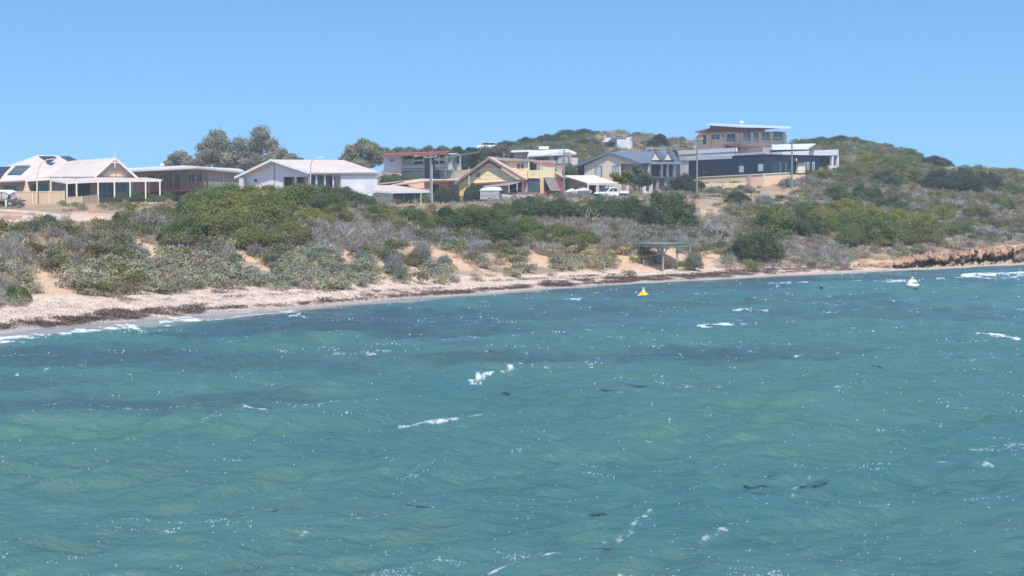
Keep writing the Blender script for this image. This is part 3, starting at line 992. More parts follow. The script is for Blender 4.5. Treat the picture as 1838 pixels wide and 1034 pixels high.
SINGLE = [
 (48, 418, 62, 26, 'green', BG, 'low feathery blue green shrub, left one of the pair beside the sandy road'),
 (90, 416, 40, 34, 'green', BG, 'taller pointed blue green shrub, right one of the pair beside the sandy road'),
 (58, 466, 66, 34, 'green', RU, 'rusty brown domed shrub above the large sand slip at far left'),
 (92, 488, 30, 28, 'salt', DG, 'small dark grey shrub at the top edge of the large sand slip'),
 (250, 466, 42, 32, 'salt', BL, 'round silver saltbush sitting on the bare sand patch below the left house'),
 (212, 414, 36, 36, 'green', G0, 'bright green shrub next to the purple grey twiggy bush under the stone wall'),
 (258, 418, 74, 38, 'twig', LV, 'purple grey twiggy bush right of the bright green shrub under the stone wall'),
 (25, 438, 50, 26, 'salt', BL, 'pale saltbush at the left edge below the sandy road'),
 (100, 432, 46, 24, 'twig', LV, 'bare grey shrub below the pointed blue green shrub'),
 (142, 452, 62, 34, 'salt', (.19, .19, .18), 'wide grey leaved shrub on the dry slope left of the saltbush patch'),
 (28, 542, 54, 30, 'green', G0, 'fresh green creeping shrub at the left end of the beach'),
 (298, 436, 44, 24, 'green', G1, 'small dark green shrub at the left foot of the thicket'),
 (328, 458, 30, 16, 'green', OL, 'little olive bush right of the bare sand patch'),
 (756, 474, 40, 44, 'salt', BL, 'tall blue grey saltbush left of the broad sand slide'),
 (741, 478, 30, 28, 'green', OL, 'olive bush crowding the tall blue grey saltbush'),
 (798, 474, 28, 20, 'salt', BL, 'small saltbush on the broad sand slide'),
 (648, 472, 36, 26, 'salt', BL, 'saltbush just right of the small square sand patch'),
 (706, 494, 48, 36, 'salt', (.2, .21, .2), 'grey saltbush in front of the sand streaks near the beach'),
 (630, 452, 30, 16, 'salt', BL, 'low saltbush above the small square sand patch'),
 (1203, 412, 112, 76, 'green', G1, 'huge rounded green shrub hiding the house fence by the tall pole'),
 (1160, 410, 66, 46, 'green', G3, 'dark green shrub leaning on the left of the huge rounded shrub'),
 (1362, 474, 116, 70, 'green', G1, 'big isolated green dome shrub standing near the beach right of the shelter'),
 (1246, 487, 42, 40, 'salt', (.17, .19, .14), 'grey green bush behind the right posts of the beach shelter'),
 (1398, 420, 100, 54, 'green', G0, 'wide spreading green shrub above the isolated dome shrub'),
 (1446, 424, 80, 48, 'green', G1, 'dark half of green scrub right of the wide spreading shrub'),
 (1326, 366, 50, 24, 'green', G3, 'compact dark green shrub below the cream retaining wall'),
 (1505, 362, 66, 30, 'green', G1, 'green mound shrub on the slope under the navy house corner'),
 (1556, 362, 70, 32, 'green', G1, 'green mound shrub right of its twin under the agave clump'),
 (1476, 326, 90, 24, 'green', OL, 'long low olive shrub in front of the navy house'),
 (1560, 302, 80, 28, 'green', G2, 'yellowish green shrub on the rise right of the white house'),
 (1615, 312, 84, 34, 'green', G0, 'large green shrub on the shoulder of the right hill'),
 (1690, 345, 66, 46, 'green', G3, 'dark bushy shrub, left one of the three on the right skyline slope'),
 (1735, 350, 76, 52, 'green', G3, 'dark bushy shrub, middle one of the three on the right skyline slope'),
 (1778, 345, 56, 42, 'green', G3, 'dark bushy shrub, right one of the three on the right skyline slope'),
 (1590, 336, 64, 34, 'green', G1, 'deep green shrub beside the bare red soil streak'),
 (1680, 302, 70, 24, 'green', G3, 'flat dark shrub on the right skyline'),
 (1640, 290, 50, 20, 'green', G1, 'small green shrub on the falling skyline of the right hill'),
 (1775, 432, 60, 30, 'salt', BL, 'grey saltbush far right above the rock ledge'),
 (1700, 424, 70, 26, 'green', OL, 'olive shrub above the middle of the rock ledge'),
 (1815, 350, 60, 26, 'green', G0, 'green shrub at the right edge under the skyline'),
 (1370, 366, 40, 20, 'salt', BL, 'silver shrub right of the rail fence'),
 (1385, 330, 44, 20, 'salt', BL, 'silver shrub under the navy house, left of the right hand pole'),
 (1416, 336, 40, 20, 'salt', BL, 'silver shrub at the foot of the right hand pole'),
 (1452, 333, 50, 22, 'salt', BL, 'silver shrub under the long low olive shrub'),
 (1490, 336, 40, 18, 'salt', BL, 'rightmost silver shrub of the row under the navy house'),
 (1346, 346, 30, 14, 'salt', BL, 'smallest silver shrub between the cream wall and the slope'),
 (1640, 330, 70, 34, 'green', OL, 'olive shrub left of the three dark bushes on the right slope'),
 (1530, 318, 60, 26, 'green', OL, 'olive shrub just below the pale agave clump'),
 (1600, 300, 60, 22, 'green', G0, 'green shrub near the top of the right shoulder'),
 (1545, 288, 50, 20, 'green', G2, 'light green shrub high on the right shoulder by the reddish scrub'),
 (1690, 392, 60, 26, 'green', G2, 'yellow tinged shrub in the grey brush of the right headland'),
 (1760, 392, 70, 28, 'green', OL, 'olive shrub in the grey brush far right'),
 (1800, 378, 56, 24, 'green', G0, 'green shrub in the grey brush at the right edge'),
 (1720, 420, 64, 26, 'green', G0, 'green shrub between grey brush and the rock ledge'),
 (1600, 378, 70, 26, 'green', G1, 'dark green shrub above the yellow green patch'),
 (1455, 388, 70, 30, 'green', G0, 'green shrub left above the yellow green patch'),
 (715, 420, 52, 28, 'green', OL, 'olive shrub in the grey brush left of the green belt'),
 (660, 398, 60, 30, 'green', G1, 'dark green shrub at the right foot of the thicket'),
]
for a in SINGLE:
    shrub(*a)
# planting round the houses (stands at the house distance)
GARDEN = [
 (1280, 353, 46, 22, 'salt', BL, 215, 'large silver grey shrub behind the rail fence'),
 (217, 366, 34, 22, 'green', G1, 215, 'dark leafy garden bush, first from the left on the stone wall'),
 (246, 366, 28, 24, 'green', G1, 215, 'dark leafy garden bush in the middle behind the stone wall'),
 (280, 363, 46, 16, 'green', G0, 216, 'low spreading garden bush at the right verandah corner'),
 (300, 364, 30, 22, 'green', G1, 222, 'garden bush below the red balcony of the brown house'),
 (791, 371, 30, 36, 'green', G3, 214, 'dense dark bush right of the middle power pole'),
 (812, 372, 32, 34, 'green', (.08, .1, .07), 216, 'greyish garden bush between dark bush and trailer bush'),
 (848, 373, 42, 40, 'green', G3, 213, 'dark rounded bush left of the grey trailer'),
 (761, 371, 26, 24, 'green', G0, 208, 'light green bush at the thin post before the glazed annex'),
 (704, 318, 60, 26, 'green', G1, 248, 'bush under the stilted white and green house'),
 (735, 325, 50, 34, 'green', G1, 240, 'bush climbing the green weatherboards of the stilted house'),
 (885, 345, 48, 26, 'green', BG, 222, 'flowering grey green bush behind the trailer'),
 (920, 344, 28, 24, 'green', BG, 223, 'grey bush by the sail awning of the yellow house'),
 (1228, 352, 56, 42, 'green', G3, 219, 'glossy dark bush left of the tall power pole'),
 (1256, 350, 30, 28, 'green', G3, 221, 'glossy dark bush right of the tall power pole'),
 (1200, 346, 30, 18, 'green', BG, 219, 'pale bush at the foot of the slate roofed house'),
 (1030, 345, 30, 30, 'green', RU, 214, 'reddish leafed bush under the cream carport'),
 (1050, 356, 34, 14, 'salt', BL, 206, 'grey scrubby bush beside the covered dinghy'),
 (1025, 300, 36, 26, 'green', G1, 262, 'bush before the orange wall behind the yellow house'),
]
for a in GARDEN:
    shrub(*a[:6], a[7], D=a[6])
HB = 'dark scrub trees on the hill skyline'
HBL = 'dark green scrub on the hill behind the white roofed house'
for a in [(912, 276, 60, 34, 330), (950, 276, 60, 34, 345), (985, 272, 60, 34, 350), (1015, 268, 56, 36, 360), (1045, 262, 54, 34, 375), (1068, 246, 34, 18, 405), (1000, 258, 50, 20, 390), (930, 262, 50, 20, 360),
          (1050, 284, 60, 28, 330), (1015, 288, 60, 24, 320), (965, 286, 60, 20, 320), (880, 280, 50, 22, 320)]:
    shrub(a[0], a[1], a[2], a[3] * .62, 'green', (.07, .098, .058), HBL, D=a[4], group=HB)
RB = 'dark scrub on the right hill crest'
RBL = 'dark green scrub on the crest right of the salmon house'
for a in [(1440, 284, 60, 36, 320), (1475, 282, 60, 40, 330), (1510, 276, 56, 30, 345), (1460, 262, 60, 22, 365), (1545, 274, 54, 22, 350), (1585, 278, 50, 18, 352), (1615, 284, 44, 18, 350), (1425, 262, 40, 18, 350)]:
    shrub(a[0], a[1], a[2], a[3] * .6, 'green', (.08, .108, .058), RBL, D=a[4], group=RB)
shrub(1073, 286, 30, 18, 'green', (.16, .2, .1), 'pale green bush left of the little pole house on the hill', D=300)
shrub(1222, 278, 60, 18, 'green', G0, 'clipped green hedge bush left of the salmon house', D=292)
shrub(1198, 276, 40, 14, 'green', G0, 'low hedge bush below the round dark hill tree', D=296)

# ------------------------------------------------------------------ trees
def tree(name, px, base, D, crown, trunk_px, color, label, bark='bark', n=6500, leaf=0.26, group=None, forks=5, sub=None, jit=.8):
    """crown: lobes in photograph pixels (x, y, rx, ry) turned into metres at distance D"""
    rng = np.random.default_rng(int(px * 3 + base))
    b = P(px, base, D)
    b.z = gz(b.x, b.y) - 0.1 if trunk_px is None else P(px, base, D).z
    root = empty(name, b, label, 'tree', group)
    sc = F_PX / D
    lobes = []
    for (x, y, rx, ry) in crown:
        c = P(x, y, D) - b
        r, rz = rx / sc, ry / sc
        for j in range(9):
            d = rng.normal(0, 1, 3); d /= np.linalg.norm(d)
            q = rng.uniform(.35, .78)
            s = rng.uniform(.30, .52)
            lobes.append((c.x + d[0] * r * q, c.y + d[1] * r * q * .9 + rng.normal(0, .3), c.z + d[2] * rz * q, r * s, rz * s))
        lobes.append((c.x, c.y, c.z, r * .6, rz * .6))
    v, f, t = leaf_cloud(rng, lobes, int(n * 3.2), leaf * .82, 1.8, jit, zmin=-2, var=.25, shell=(.3, 1.1))
    me = np_mesh('crown', v, f, {'tint': t})
    me.materials.append(MATS['leaf_foliage'])
    o = link(bpy.data.objects.new('crown', me), root)
    o.color = (*color, 1)
    tb = MB()
    top = Vector((0, 0, 0))
    cs = [P(x, y, D) for (x, y, rx, ry) in crown]
    mid = sum(cs, Vector()) / len(cs)
    h = (mid.z - b.z)
    f0 = b + (mid - b) * 0.42 + Vector((rng.normal(0, .2), 0, 0))
    w0 = max(.12, h * .035)
    tb.path([b - Vector((0, 0, .3)), b + (f0 - b) * .5 + Vector((rng.normal(0, .15), rng.normal(0, .15), 0)), f0], w0, 8, w0 * .7)
    for (x, y, rx, ry), c in zip(crown, cs):
        m = f0.lerp(c, .5) + Vector((rng.normal(0, .3), rng.normal(0, .3), .3))
        tb.path([f0, m, c], w0 * .55, 6, w0 * .22)
        for k in range(3):
            e = c + Vector((rng.normal(0, rx / sc * .5), rng.normal(0, rx / sc * .4), abs(rng.normal(0, ry / sc * .5))))
            tb.path([m.lerp(c, .4), m.lerp(e, .6), e], w0 * .25, 5, w0 * .08)
    tb.build('trunk', bark, root)
    return root

SG = (0.30, 0.295, 0.235)
tree('silver_gum', 322, 352, 285, [(322, 287, 22, 18), (308, 294, 14, 12), (338, 292, 16, 16)], None, (.30, .275, .22), 'smallest silvery gum left of the tall twin gums behind the brown house', n=3800)
tree('silver_gum', 392, 352, 290, [(385, 258, 30, 26), (372, 275, 24, 24), (400, 280, 28, 24), (390, 243, 20, 14), (362, 290, 16, 18), (412, 262, 16, 20), (380, 296, 26, 10), (410, 295, 22, 14), (418, 282, 18, 22)], None, SG, 'left tall silvery gum of the twin crowns behind the brown house', n=9000)
tree('silver_gum', 465, 352, 290, [(440, 262, 26, 26), (468, 252, 30, 24), (488, 262, 22, 26), (455, 284, 30, 22), (490, 288, 24, 22), (466, 240, 18, 12), (425, 280, 16, 20), (440, 298, 26, 12), (475, 298, 28, 12), (505, 290, 16, 14)], None, SG, 'right tall silvery gum of the twin crowns behind the brown house', n=10000)
tree('silver_gum', 516, 352, 280, [(508, 277, 16, 20), (522, 284, 16, 12), (540, 289, 12, 8), (500, 292, 16, 14)], None, (.27, .275, .21), 'low gum at the right flank of the twin gums above the white roof', n=3600)
tree('olive_gum', 655, 345, 285, [(640, 270, 26, 18), (662, 264, 24, 16), (625, 278, 18, 16), (676, 280, 22, 18), (645, 290, 34, 14)], None, (.26, .26, .165), 'broad olive gum behind the right end of the white roof', n=7500)
tree('olive_gum', 718, 330, 300, [(700, 276, 20, 12), (725, 274, 24, 12), (745, 276, 14, 10)], None, (.22, .225, .15), 'low olive gum row behind the red roofed stilted house', n=4200)
tree('green_tree', 780, 325, 300, [(772, 274, 20, 13), (795, 276, 18, 12), (812, 274, 14, 10)], None, (.165, .18, .085), 'light green tree rising behind the red roof', n=4200)
tree('green_tree', 832, 325, 285, [(825, 278, 20, 18), (838, 290, 22, 22), (850, 276, 18, 12), (822, 305, 18, 20), (845, 310, 16, 18)], None, (.06, .085, .045), 'dark tree mass right of the balcony of the stilted house', n=7000)
tree('green_tree', 880, 315, 290, [(868, 276, 18, 12), (895, 275, 22, 14), (915, 282, 18, 12), (885, 288, 24, 10)], None, (.17, .16, .11), 'brownish green tree behind the peak of the yellow gable', n=5600)
tree('round_tree', 1182, 280, 330, [(1182, 251, 16, 12), (1172, 257, 11, 10), (1193, 256, 11, 10), (1182, 262, 18, 8)], None, (.045, .085, .04), 'round dark green tree alone on the hill crest', n=5500, leaf=.3)
tree('dark_tree', 1211, 310, 262, [(1211, 280, 7, 10), (1213, 294, 6, 12), (1206, 298, 6, 8)], None, (.05, .07, .05), 'narrow dark tree between slate roof and white house', n=2600, leaf=.2)

def bent_tree():
    D = 216
    base = P(1152, 353, D)
    base.z = gz(base.x, base.y) - .1
    root = empty('coast_tree', base, 'bent coast tree with half yellow green, half grey crown before the slate roof', 'tree')
    for col, crown, n in (((.19, .22, .045), [(1112, 318, 15, 10), (1124, 313, 14, 8), (1130, 322, 12, 8), (1105, 322, 8, 7), (1118, 325, 14, 6)], 5200),
                          ((.135, .145, .10), [(1143, 303, 14, 10), (1152, 312, 16, 12), (1146, 324, 18, 10), (1165, 322, 10, 9), (1158, 330, 12, 7)], 6000)):
        rng = np.random.default_rng(n)
        lobes = []
        sc = F_PX / D
        for (x, y, rx, ry) in crown:
            c = P(x, y, D) - base
            for j in range(7):
                d = rng.normal(0, 1, 3); d /= np.linalg.norm(d)
                q = rng.uniform(.3, .8); s = rng.uniform(.3, .5)
                lobes.append((c.x + d[0] * rx / sc * q, c.y + d[1] * rx / sc * q, c.z + d[2] * ry / sc * q, rx / sc * s, ry / sc * s))
        v, f, t = leaf_cloud(rng, lobes, n, .15, 1.7, .8, zmin=-2, shell=(.5, 1.1))
        me = np_mesh('crown', v, f, {'tint': t}); me.materials.append(MATS['leaf_foliage'])
        o = link(bpy.data.objects.new('crown', me), root); o.color = (*col, 1)
    for pts, r in (([(1140, 354), (1131, 345), (1126, 335), (1120, 322)], .2), ([(1153, 354), (1147, 345), (1137, 336), (1130, 328), (1126, 318)], .2), ([(1150, 350), (1146, 335), (1152, 318)], .14)):
        tb = MB()
        tb.path([P(x, y, D) for x, y in pts], r, 7, r * .5)
        tb.build('trunk', 'bark', root)
bent_tree()

# agave clump
def agave():
    p = hit(1552, 314)
    b = MB()
    rng = random.Random(3)
    for k in range(5):
        c = p + Vector((rng.uniform(-2.2, 2.2), rng.uniform(-.6, .6), 0))
        c.z = gz(c.x, c.y)
        for i in range(16):
            a = rng.uniform(0, 6.28); e = rng.uniform(.35, 1.35); L = rng.uniform(.9, 1.5)
            d = Vector((math.cos(a) * math.cos(e), math.sin(a) * math.cos(e), math.sin(e)))
            s = d.cross(Vector((0, 0, 1))).normalized() * .08
            m = c + d * L * .5
            b.add([c - s * .6, c + s * .6, m + s, c + d * L, m - s], [(0, 1, 2, 3, 4)])
    mat('agave_leaf', (.36, .40, .33), .6, .15, 2)
    o = b.build('agave_clump', 'agave_leaf')
    tag(o, 'pale spiky agave clump on the slope under the right hill', 'agave')
agave()

# ------------------------------------------------------------------ scrub that carpets the dunes (nobody could count it)
SCR_RNG = np.random.default_rng(77)
def _grass_tuft(rng, n=34, h=.5):
    d = rng.normal(0, .5, (n, 3)); d[:, 2] = 1
    d /= np.linalg.norm(d, axis=1, keepdims=True)
    p0 = np.c_[rng.normal(0, .22, (n, 2)), np.full(n, -.03)]
    s = np.cross(d, rng.normal(0, 1, (n, 3))); s /= np.linalg.norm(s, axis=1, keepdims=True)
    w_ = .015 * rng.uniform(.7, 1.6, n)[:, None]
    L = (h * rng.uniform(.5, 1.2, n))[:, None]
    droop = np.c_[d[:, :2] * .25, np.full(n, -.05)] * L
    v = np.stack([p0 - s * w_, p0 + s * w_, p0 + d * L * .7 + s * w_ * .7, p0 + d * L + droop], 1).reshape(-1, 3)
    t = np.repeat(np.c_[np.repeat(rng.uniform(.65, 1.35, n)[:, None], 3, 1), np.ones(n)], 4, 0)
    return v, np.arange(4 * n).reshape(n, 4), t

SCR = {}
for nm, mk in {
    'sage': lambda r: leaf_cloud(r, [(r.normal(0, .3), r.normal(0, .3), r.uniform(.1, .4), r.uniform(.2, .36), r.uniform(.16, .3)) for _ in range(7)], 420, .062, 2.0, .9),
    'olive': lambda r: leaf_cloud(r, [(r.normal(0, .3), r.normal(0, .3), r.uniform(.2, .6), r.uniform(.22, .4), r.uniform(.2, .34)) for _ in range(8)], 460, .06, 1.9, .8),
    'blue': lambda r: leaf_cloud(r, [(r.normal(0, .3), r.normal(0, .3), r.uniform(.2, .5), r.uniform(.2, .36), r.uniform(.2, .3)) for _ in range(8)], 400, .06, 1.5, .8),
    'twig': lambda r: twig_cloud(r, 190, .5, .012, .6, .75),
    'grass': lambda r: _grass_tuft(r, 60, .42),
}.items():
    SCR[nm] = [mk(np.random.default_rng(100 + 7 * k + len(nm))) for k in range(4)]

EDGE = [({'twig': .4, 'olive': .35, 'grass': .25}, [(1830, 300), (2400, 318), (2400, 448), (1830, 448)]), ({'grass': .4, 'twig': .3, 'sage': .3}, [(-200, 402), (0, 402), (0, 545), (-200, 575)])]
ZONES = [   # (mix, polygon of feet in the photograph), later ones win
 ({'grass': .40, 'sage': .2, 'twig': .22, 'olive': .18}, [(-100, 390), (1900, 300), (1900, 470), (1540, 480), (1100, 494), (600, 518), (300, 530), (-100, 552)]),
 ({'grass': .62, 'twig': .16, 'olive': .22}, [(-50, 402), (200, 400), (310, 395), (310, 430), (200, 432), (0, 432)]),
 ({'twig': .5, 'grass': .2, 'sage': .3}, [(-60, 432), (60, 432), (60, 470), (50, 545), (-60, 560)]),
 ({'grass': .4, 'twig': .3, 'blue': .15, 'olive': .15}, [(100, 432), (330, 432), (330, 470), (120, 478)]),
 ({'sage': .78, 'olive': .04, 'grass': .18}, [(128, 537), (165, 484), (250, 468), (330, 462), (420, 468), (495, 494), (512, 516), (400, 525), (300, 530), (200, 538)]),
 ({'sage': .82, 'olive': .05, 'grass': .13}, [(498, 516), (440, 468), (480, 455), (560, 450), (640, 472), (690, 500), (690, 512), (600, 518)]),
 ({'olive': .75, 'sage': .1, 'twig': .15}, [(290, 440), (330, 375), (400, 350), (560, 352), (640, 372), (700, 388), (690, 412), (620, 402), (560, 424), (520, 454), (450, 460), (430, 445), (330, 445)]),
 ({'twig': .78, 'blue': .12, 'olive': .1}, [(470, 430), (560, 380), (600, 384), (660, 392), (720, 412), (760, 432), (720, 446), (680, 440), (640, 456), (600, 460), (560, 450), (500, 440)]),
 ({'twig': .80, 'blue': .1, 'olive': .1}, [(720, 400), (860, 404), (1000, 404), (1130, 395), (1250, 402), (1310, 402), (1310, 442), (1250, 464), (1130, 454), (1000, 452), (940, 452), (860, 450), (800, 446), (760, 432)]),
 ({'sage': .62, 'grass': .3, 'olive': .08}, [(690, 504), (760, 490), (860, 490), (960, 484), (1050, 480), (1120, 482), (1120, 490), (1000, 496), (900, 501), (800, 501), (700, 508)]),
 ({'sage': .6, 'grass': .4}, [(980, 492), (1000, 456), (1050, 450), (1105, 460), (1118, 484)]),
 ({'grass': .42, 'twig': .2, 'blue': .16, 'olive': .22}, [(1260, 362), (1340, 350), (1440, 336), (1500, 338), (1500, 366), (1420, 378), (1340, 384), (1300, 402), (1256, 402)]),
 ({'grass': .62, 'twig': .28, 'sage': .1}, [(1415, 444), (1520, 442), (1680, 444), (1838, 438), (1900, 445), (1838, 452), (1640, 462), (1540, 480), (1400, 481)]),
 ({'twig': .5, 'olive': .38, 'grass': .12}, [(1540, 352), (1700, 346), (1900, 335), (1900, 425), (1760, 414), (1700, 394), (1620, 378), (1560, 368)]),
 ({'olive': .8, 'twig': .2}, [(1440, 340), (1500, 312), (1600, 292), (1700, 308), (1800, 322), (1900, 332), (1900, 348), (1700, 344), (1600, 334), (1500, 348)]),
 ({'olive': .8, 'twig': .2}, [(1340, 400), (1420, 380), (1500, 372), (1640, 392), (1680, 436), (1600, 446), (1520, 436), (1460, 416), (1360, 416)]),
 ({'grass': .5, 'twig': .3, 'olive': .2}, [(-100, 372), (0, 372), (180, 384), (320, 378), (320, 395), (200, 399), (-100, 401)]),
 ({'grass': .85, 'twig': .15}, [(720, 366), (900, 362), (905, 384), (740, 386)]),
]
HZ = [  # hill slopes
 ({'olive': .75, 'twig': .25}, [(860, 300), (900, 262), (1000, 246), (1070, 236), (1076, 290), (1000, 296)]),
 ({'grass': .62, 'twig': .28, 'olive': .10}, [(1020, 310), (1075, 290), (1075, 236), (1130, 236), (1260, 256), (1260, 276), (1110, 296)]),
 ({'olive': .8, 'twig': .2}, [(1420, 300), (1425, 252), (1520, 250), (1600, 268), (1660, 285), (1660, 300), (1500, 312)]),
 ({'twig': .75, 'grass': .25}, [(1500, 304), (1510, 278), (1560, 282), (1560, 304)]),
]
TINT = {'sage': (.32, .295, .195), 'olive': (.16, .165, .075), 'blue': (.27, .27, .225), 'twig': (.325, .288, .25), 'grass': (.50, .39, .275)}
# all fine cells of the terrain that the camera sees are candidates, thinned to a spacing in metres
DENS = .20
def scatter():
    xs_, ys_, ks_ = [], [], []
    out = {k: [] for k in SCR}
    N = 76000
    cx = SCR_RNG.uniform(-160, 2350, N)
    cy = SCR_RNG.uniform(238, 552, N)
    zone = np.full(N, -1)
    jx = cx + (fbm(cx * .03, cy * .06, 3, 3) - .5) * 60
    jy = cy + (fbm(cx * .03, cy * .06, 13, 3) - .5) * 26
    allz = EDGE + ZONES + HZ
    for i, (mx, pl) in enumerate(allz):
        zone[in_poly(pl, jx, jy)] = i
    bare = in_sand(cx, cy) | in_sand(cx, cy - 7) | in_sand(cx, cy - 14) | in_sand(cx, cy - 21) | in_sand(cx + 7, cy - 9) | in_sand(cx - 7, cy - 9)
    road = np.zeros(N, bool)
    for pts, hw, cc in tr:
        road |= seg_dist(cx, cy, pts) < hw * 1.1
    pick = SCR_RNG.random(N)
    for n in range(N):
        if zone[n] < 0 or road[n]:
            continue
        if cx[n] < 215 and 380 < cy[n] < 412 and pick[n] > .12:
            continue
        if bare[n] and pick[n] > .05:
            continue
        p = hit(cx[n], cy[n])
        D = p.y
        # keep density per square metre seen, more or less even
        sc = F_PX / D
        if SCR_RNG.random() > min(1.0, DENS * (20.0 / sc) ** 2):
            continue
        mx = allz[zone[n]][0]
        # species grow in patches
        ks = list(mx)
        wts = np.array([mx[k] * (0.35 + 1.7 * sstep(.42, .66, vnoise(p.x * .22 + 13 * j, p.y * .16 + 7 * j, 40 + j))) for j, k in enumerate(ks)])
        k = ks[SCR_RNG.choice(len(ks), p=wts / wts.sum())]
        # the foot of the dunes ends at the beach
        s = SCR_RNG.uniform(.8, 1.5) * (1.0 if D < 260 else 1.35)
        out[k].append((p.x, p.y, p.z, s))
    return out

SC_PTS = scatter()
NAMES = {'sage': ('sage_groundcover', 'grey green creeping groundcover on the foot of the dunes'), 'olive': ('green_scrub', 'low green coastal scrub between the bigger shrubs'),
         'blue': ('saltbush_scrub', 'low blue grey saltbush scrub on the dunes'), 'twig': ('dead_scrub', 'leafless purple grey dead scrub across the bluff'),
         'grass': ('dune_grass', 'dry tan dune grass and weeds on the slopes')}
def build_scrub(k, pts, seed):
    r = np.random.default_rng(seed)
    V, F, T = [], [], []
    nb = 0
    pts = np.array(pts)
    which = r.integers(0, len(SCR[k]), len(pts))
    for w_i in range(len(SCR[k])):
        v, f, t = SCR[k][w_i]
        q = pts[which == w_i]
        if not len(q):
            continue
        a = r.uniform(0, 6.28, len(q))
        ca, sa = np.cos(a), np.sin(a)
        s = q[:, 3]
        vx = v[None, :, 0] * s[:, None]; vy = v[None, :, 1] * s[:, None]; vz = v[None, :, 2] * (s * r.uniform(.75, 1.2, len(q)))[:, None]
        VV = np.stack([vx * ca[:, None] - vy * sa[:, None] + q[:, 0:1], vx * sa[:, None] + vy * ca[:, None] + q[:, 1:2], vz + q[:, 2:3]], -1)
        FF = f[None] + (np.arange(len(q)) * len(v))[:, None, None] + nb
        base = np.array(TINT[k])[None] * (1 + r.normal(0, .05, (len(q), 3))) * r.uniform(.78, 1.24, len(q))[:, None]
        hue = (fbm(q[:, 0] * .12, q[:, 1] * .12, 5, 3) - .5) * (.3 if k == 'twig' else .8)
        base = base * np.stack([1 + hue * .7, 1 + hue * .25, 1 - hue * .3], 1)
        TT = np.concatenate([t[None, :, :3] * base[:, None, :], np.ones((len(q), len(v), 1))], -1)
        V.append(VV.reshape(-1, 3)); F.append(FF.reshape(-1, 4)); T.append(TT.reshape(-1, 4))
        nb += len(q) * len(v)
    me = np_mesh(NAMES[k][0], np.concatenate(V), np.concatenate(F), {'tint': np.clip(np.concatenate(T), 0, 1)})
    me.materials.append(MATS['scrub_mass'])
    o = link(bpy.data.objects.new(NAMES[k][0], me))
    tag(o, NAMES[k][1], 'groundcover', kind='stuff')
for i, k in enumerate(SCR):
    if SC_PTS[k]:
        build_scrub(k, SC_PTS[k], 300 + i)
print('scrub', {k: len(v) for k, v in SC_PTS.items()})

# dark seagrass wrack and pale dried seagrass on the beach
def litter(name, label, n, col, thresh, size, lift, wrack=True, seed=1):
    r = np.random.default_rng(seed)
    x = r.uniform(-60, 1600, n); 
    pts = []
    sh = np.interp(x, _px, [q[1] for q in PROF]); bt = np.interp(x, _px, [q[2][0] for q in PROF])
    y = bt + (sh - bt) * r.uniform(.0 if not wrack else .05, 1.02, n)
    P3 = np.array([tuple(hit(a, b, 1.5)) for a, b in zip(x, y)])
    wa = wrack_amount(x, y, P3[:, 0], P3[:, 1])
    keep = (wa > thresh) & (r.random(n) < wa) if wrack else (r.random(n) < .8)
    q = P3[keep]
    m = 10
    pos = np.repeat(q, m, 0) + np.c_[r.normal(0, .20, len(q) * m), r.normal(0, .22, len(q) * m), r.uniform(.0, lift, len(q) * m)]
    nrm = np.tile([0, 0, 1.0], (len(pos), 1))
    v, f = leaf_quads(r, pos, nrm, size, 3.2, .55)
    b = np.repeat(r.uniform(.55, 1.5, len(pos)), 4)[:, None]
    t = np.c_[np.array(col)[None] * b, np.ones(len(v))]
    me = np_mesh(name, v, f, {'tint': np.clip(t, 0, 1)})
    me.materials.append(MATS['scrub_mass'])
    tag(link(bpy.data.objects.new(name, me)), label, 'seaweed', kind='stuff')
litter('seaweed_wrack', 'dark brown seagrass wrack banked along the waterline', 30000, (.16, .11, .095), .25, .05, .14, True, 1)
litter('dried_seagrass', 'bleached dry seagrass strewn over the beach', 5500, (.60, .475, .40), 0, .035, .05, False, 2)
# ------------------------------------------------------------------ building materials
mat('cream_roof', (.60, .495, .44), .55, .06, .6, bands=(0, .3), bdark=.93)
mat('white_roof', (.64, .635, .64), .5, .05, .6, bands=(0, .3), bdark=.95)
mat('slate_roof', (.150, .175, .225), .45, .08, .6, bands=(0, .3), bdark=.85)
mat('red_roof', (.28, .095, .085), .6, .15, 1)
mat('peach_roof', (.66, .46, .37), .7, .12, .7, dirt=(.52, .36, .30))
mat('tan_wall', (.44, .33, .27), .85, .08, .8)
mat('mauve_wall', (.36, .30, .285), .85, .08, .8, bands=(2, .25), bdark=.9)
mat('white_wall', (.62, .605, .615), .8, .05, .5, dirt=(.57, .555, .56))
mat('cream_wall', (.72, .62, .48), .8, .06, .6)
mat('cream_trim', (.74, .66, .55), .6, .05, 1)
mat('white_trim', (.66, .66, .67), .5, .04, 1)
mat('peach_wall', (.70, .50, .37), .85, .08, .6)
mat('yellow_boards', (.76, .59, .35), .75, .06, .7, bands=(2, .62), bdark=.72)
mat('yellow_trim', (.80, .67, .42), .7, .05, 1)
mat('ochre_wall', (.68, .44, .20), .85, .08, .7)
mat('beige_boards', (.72, .61, .50), .8, .06, .6, bands=(0, .6), bdark=.86)
mat('green_boards', (.30, .37, .31), .8, .1, .7, bands=(2, .3), bdark=.82)
mat('pale_green_trim', (.48, .54, .50), .7, .08, 1)
mat('brick_red', (.29, .10, .10), .8, .15, 1)
mat('red_wood', (.36, .16, .13), .75, .15, 1.5)
mat('dark_brown', (.10, .085, .08), .8, .1, 1)
mat('eave_brown', (.20, .14, .12), .8, .1, 1)
mat('gutter_grey', (.30, .28, .28), .5, .05, 1)
mat('navy_wall', (.013, .027, .048), .55, .10, .6, bands=(0, .4), bdark=.88)
mat('salmon_wall', (.76, .52, .37), .85, .06, .5)
mat('salmon_soffit', (.52, .34, .27), .85, .06, .5)
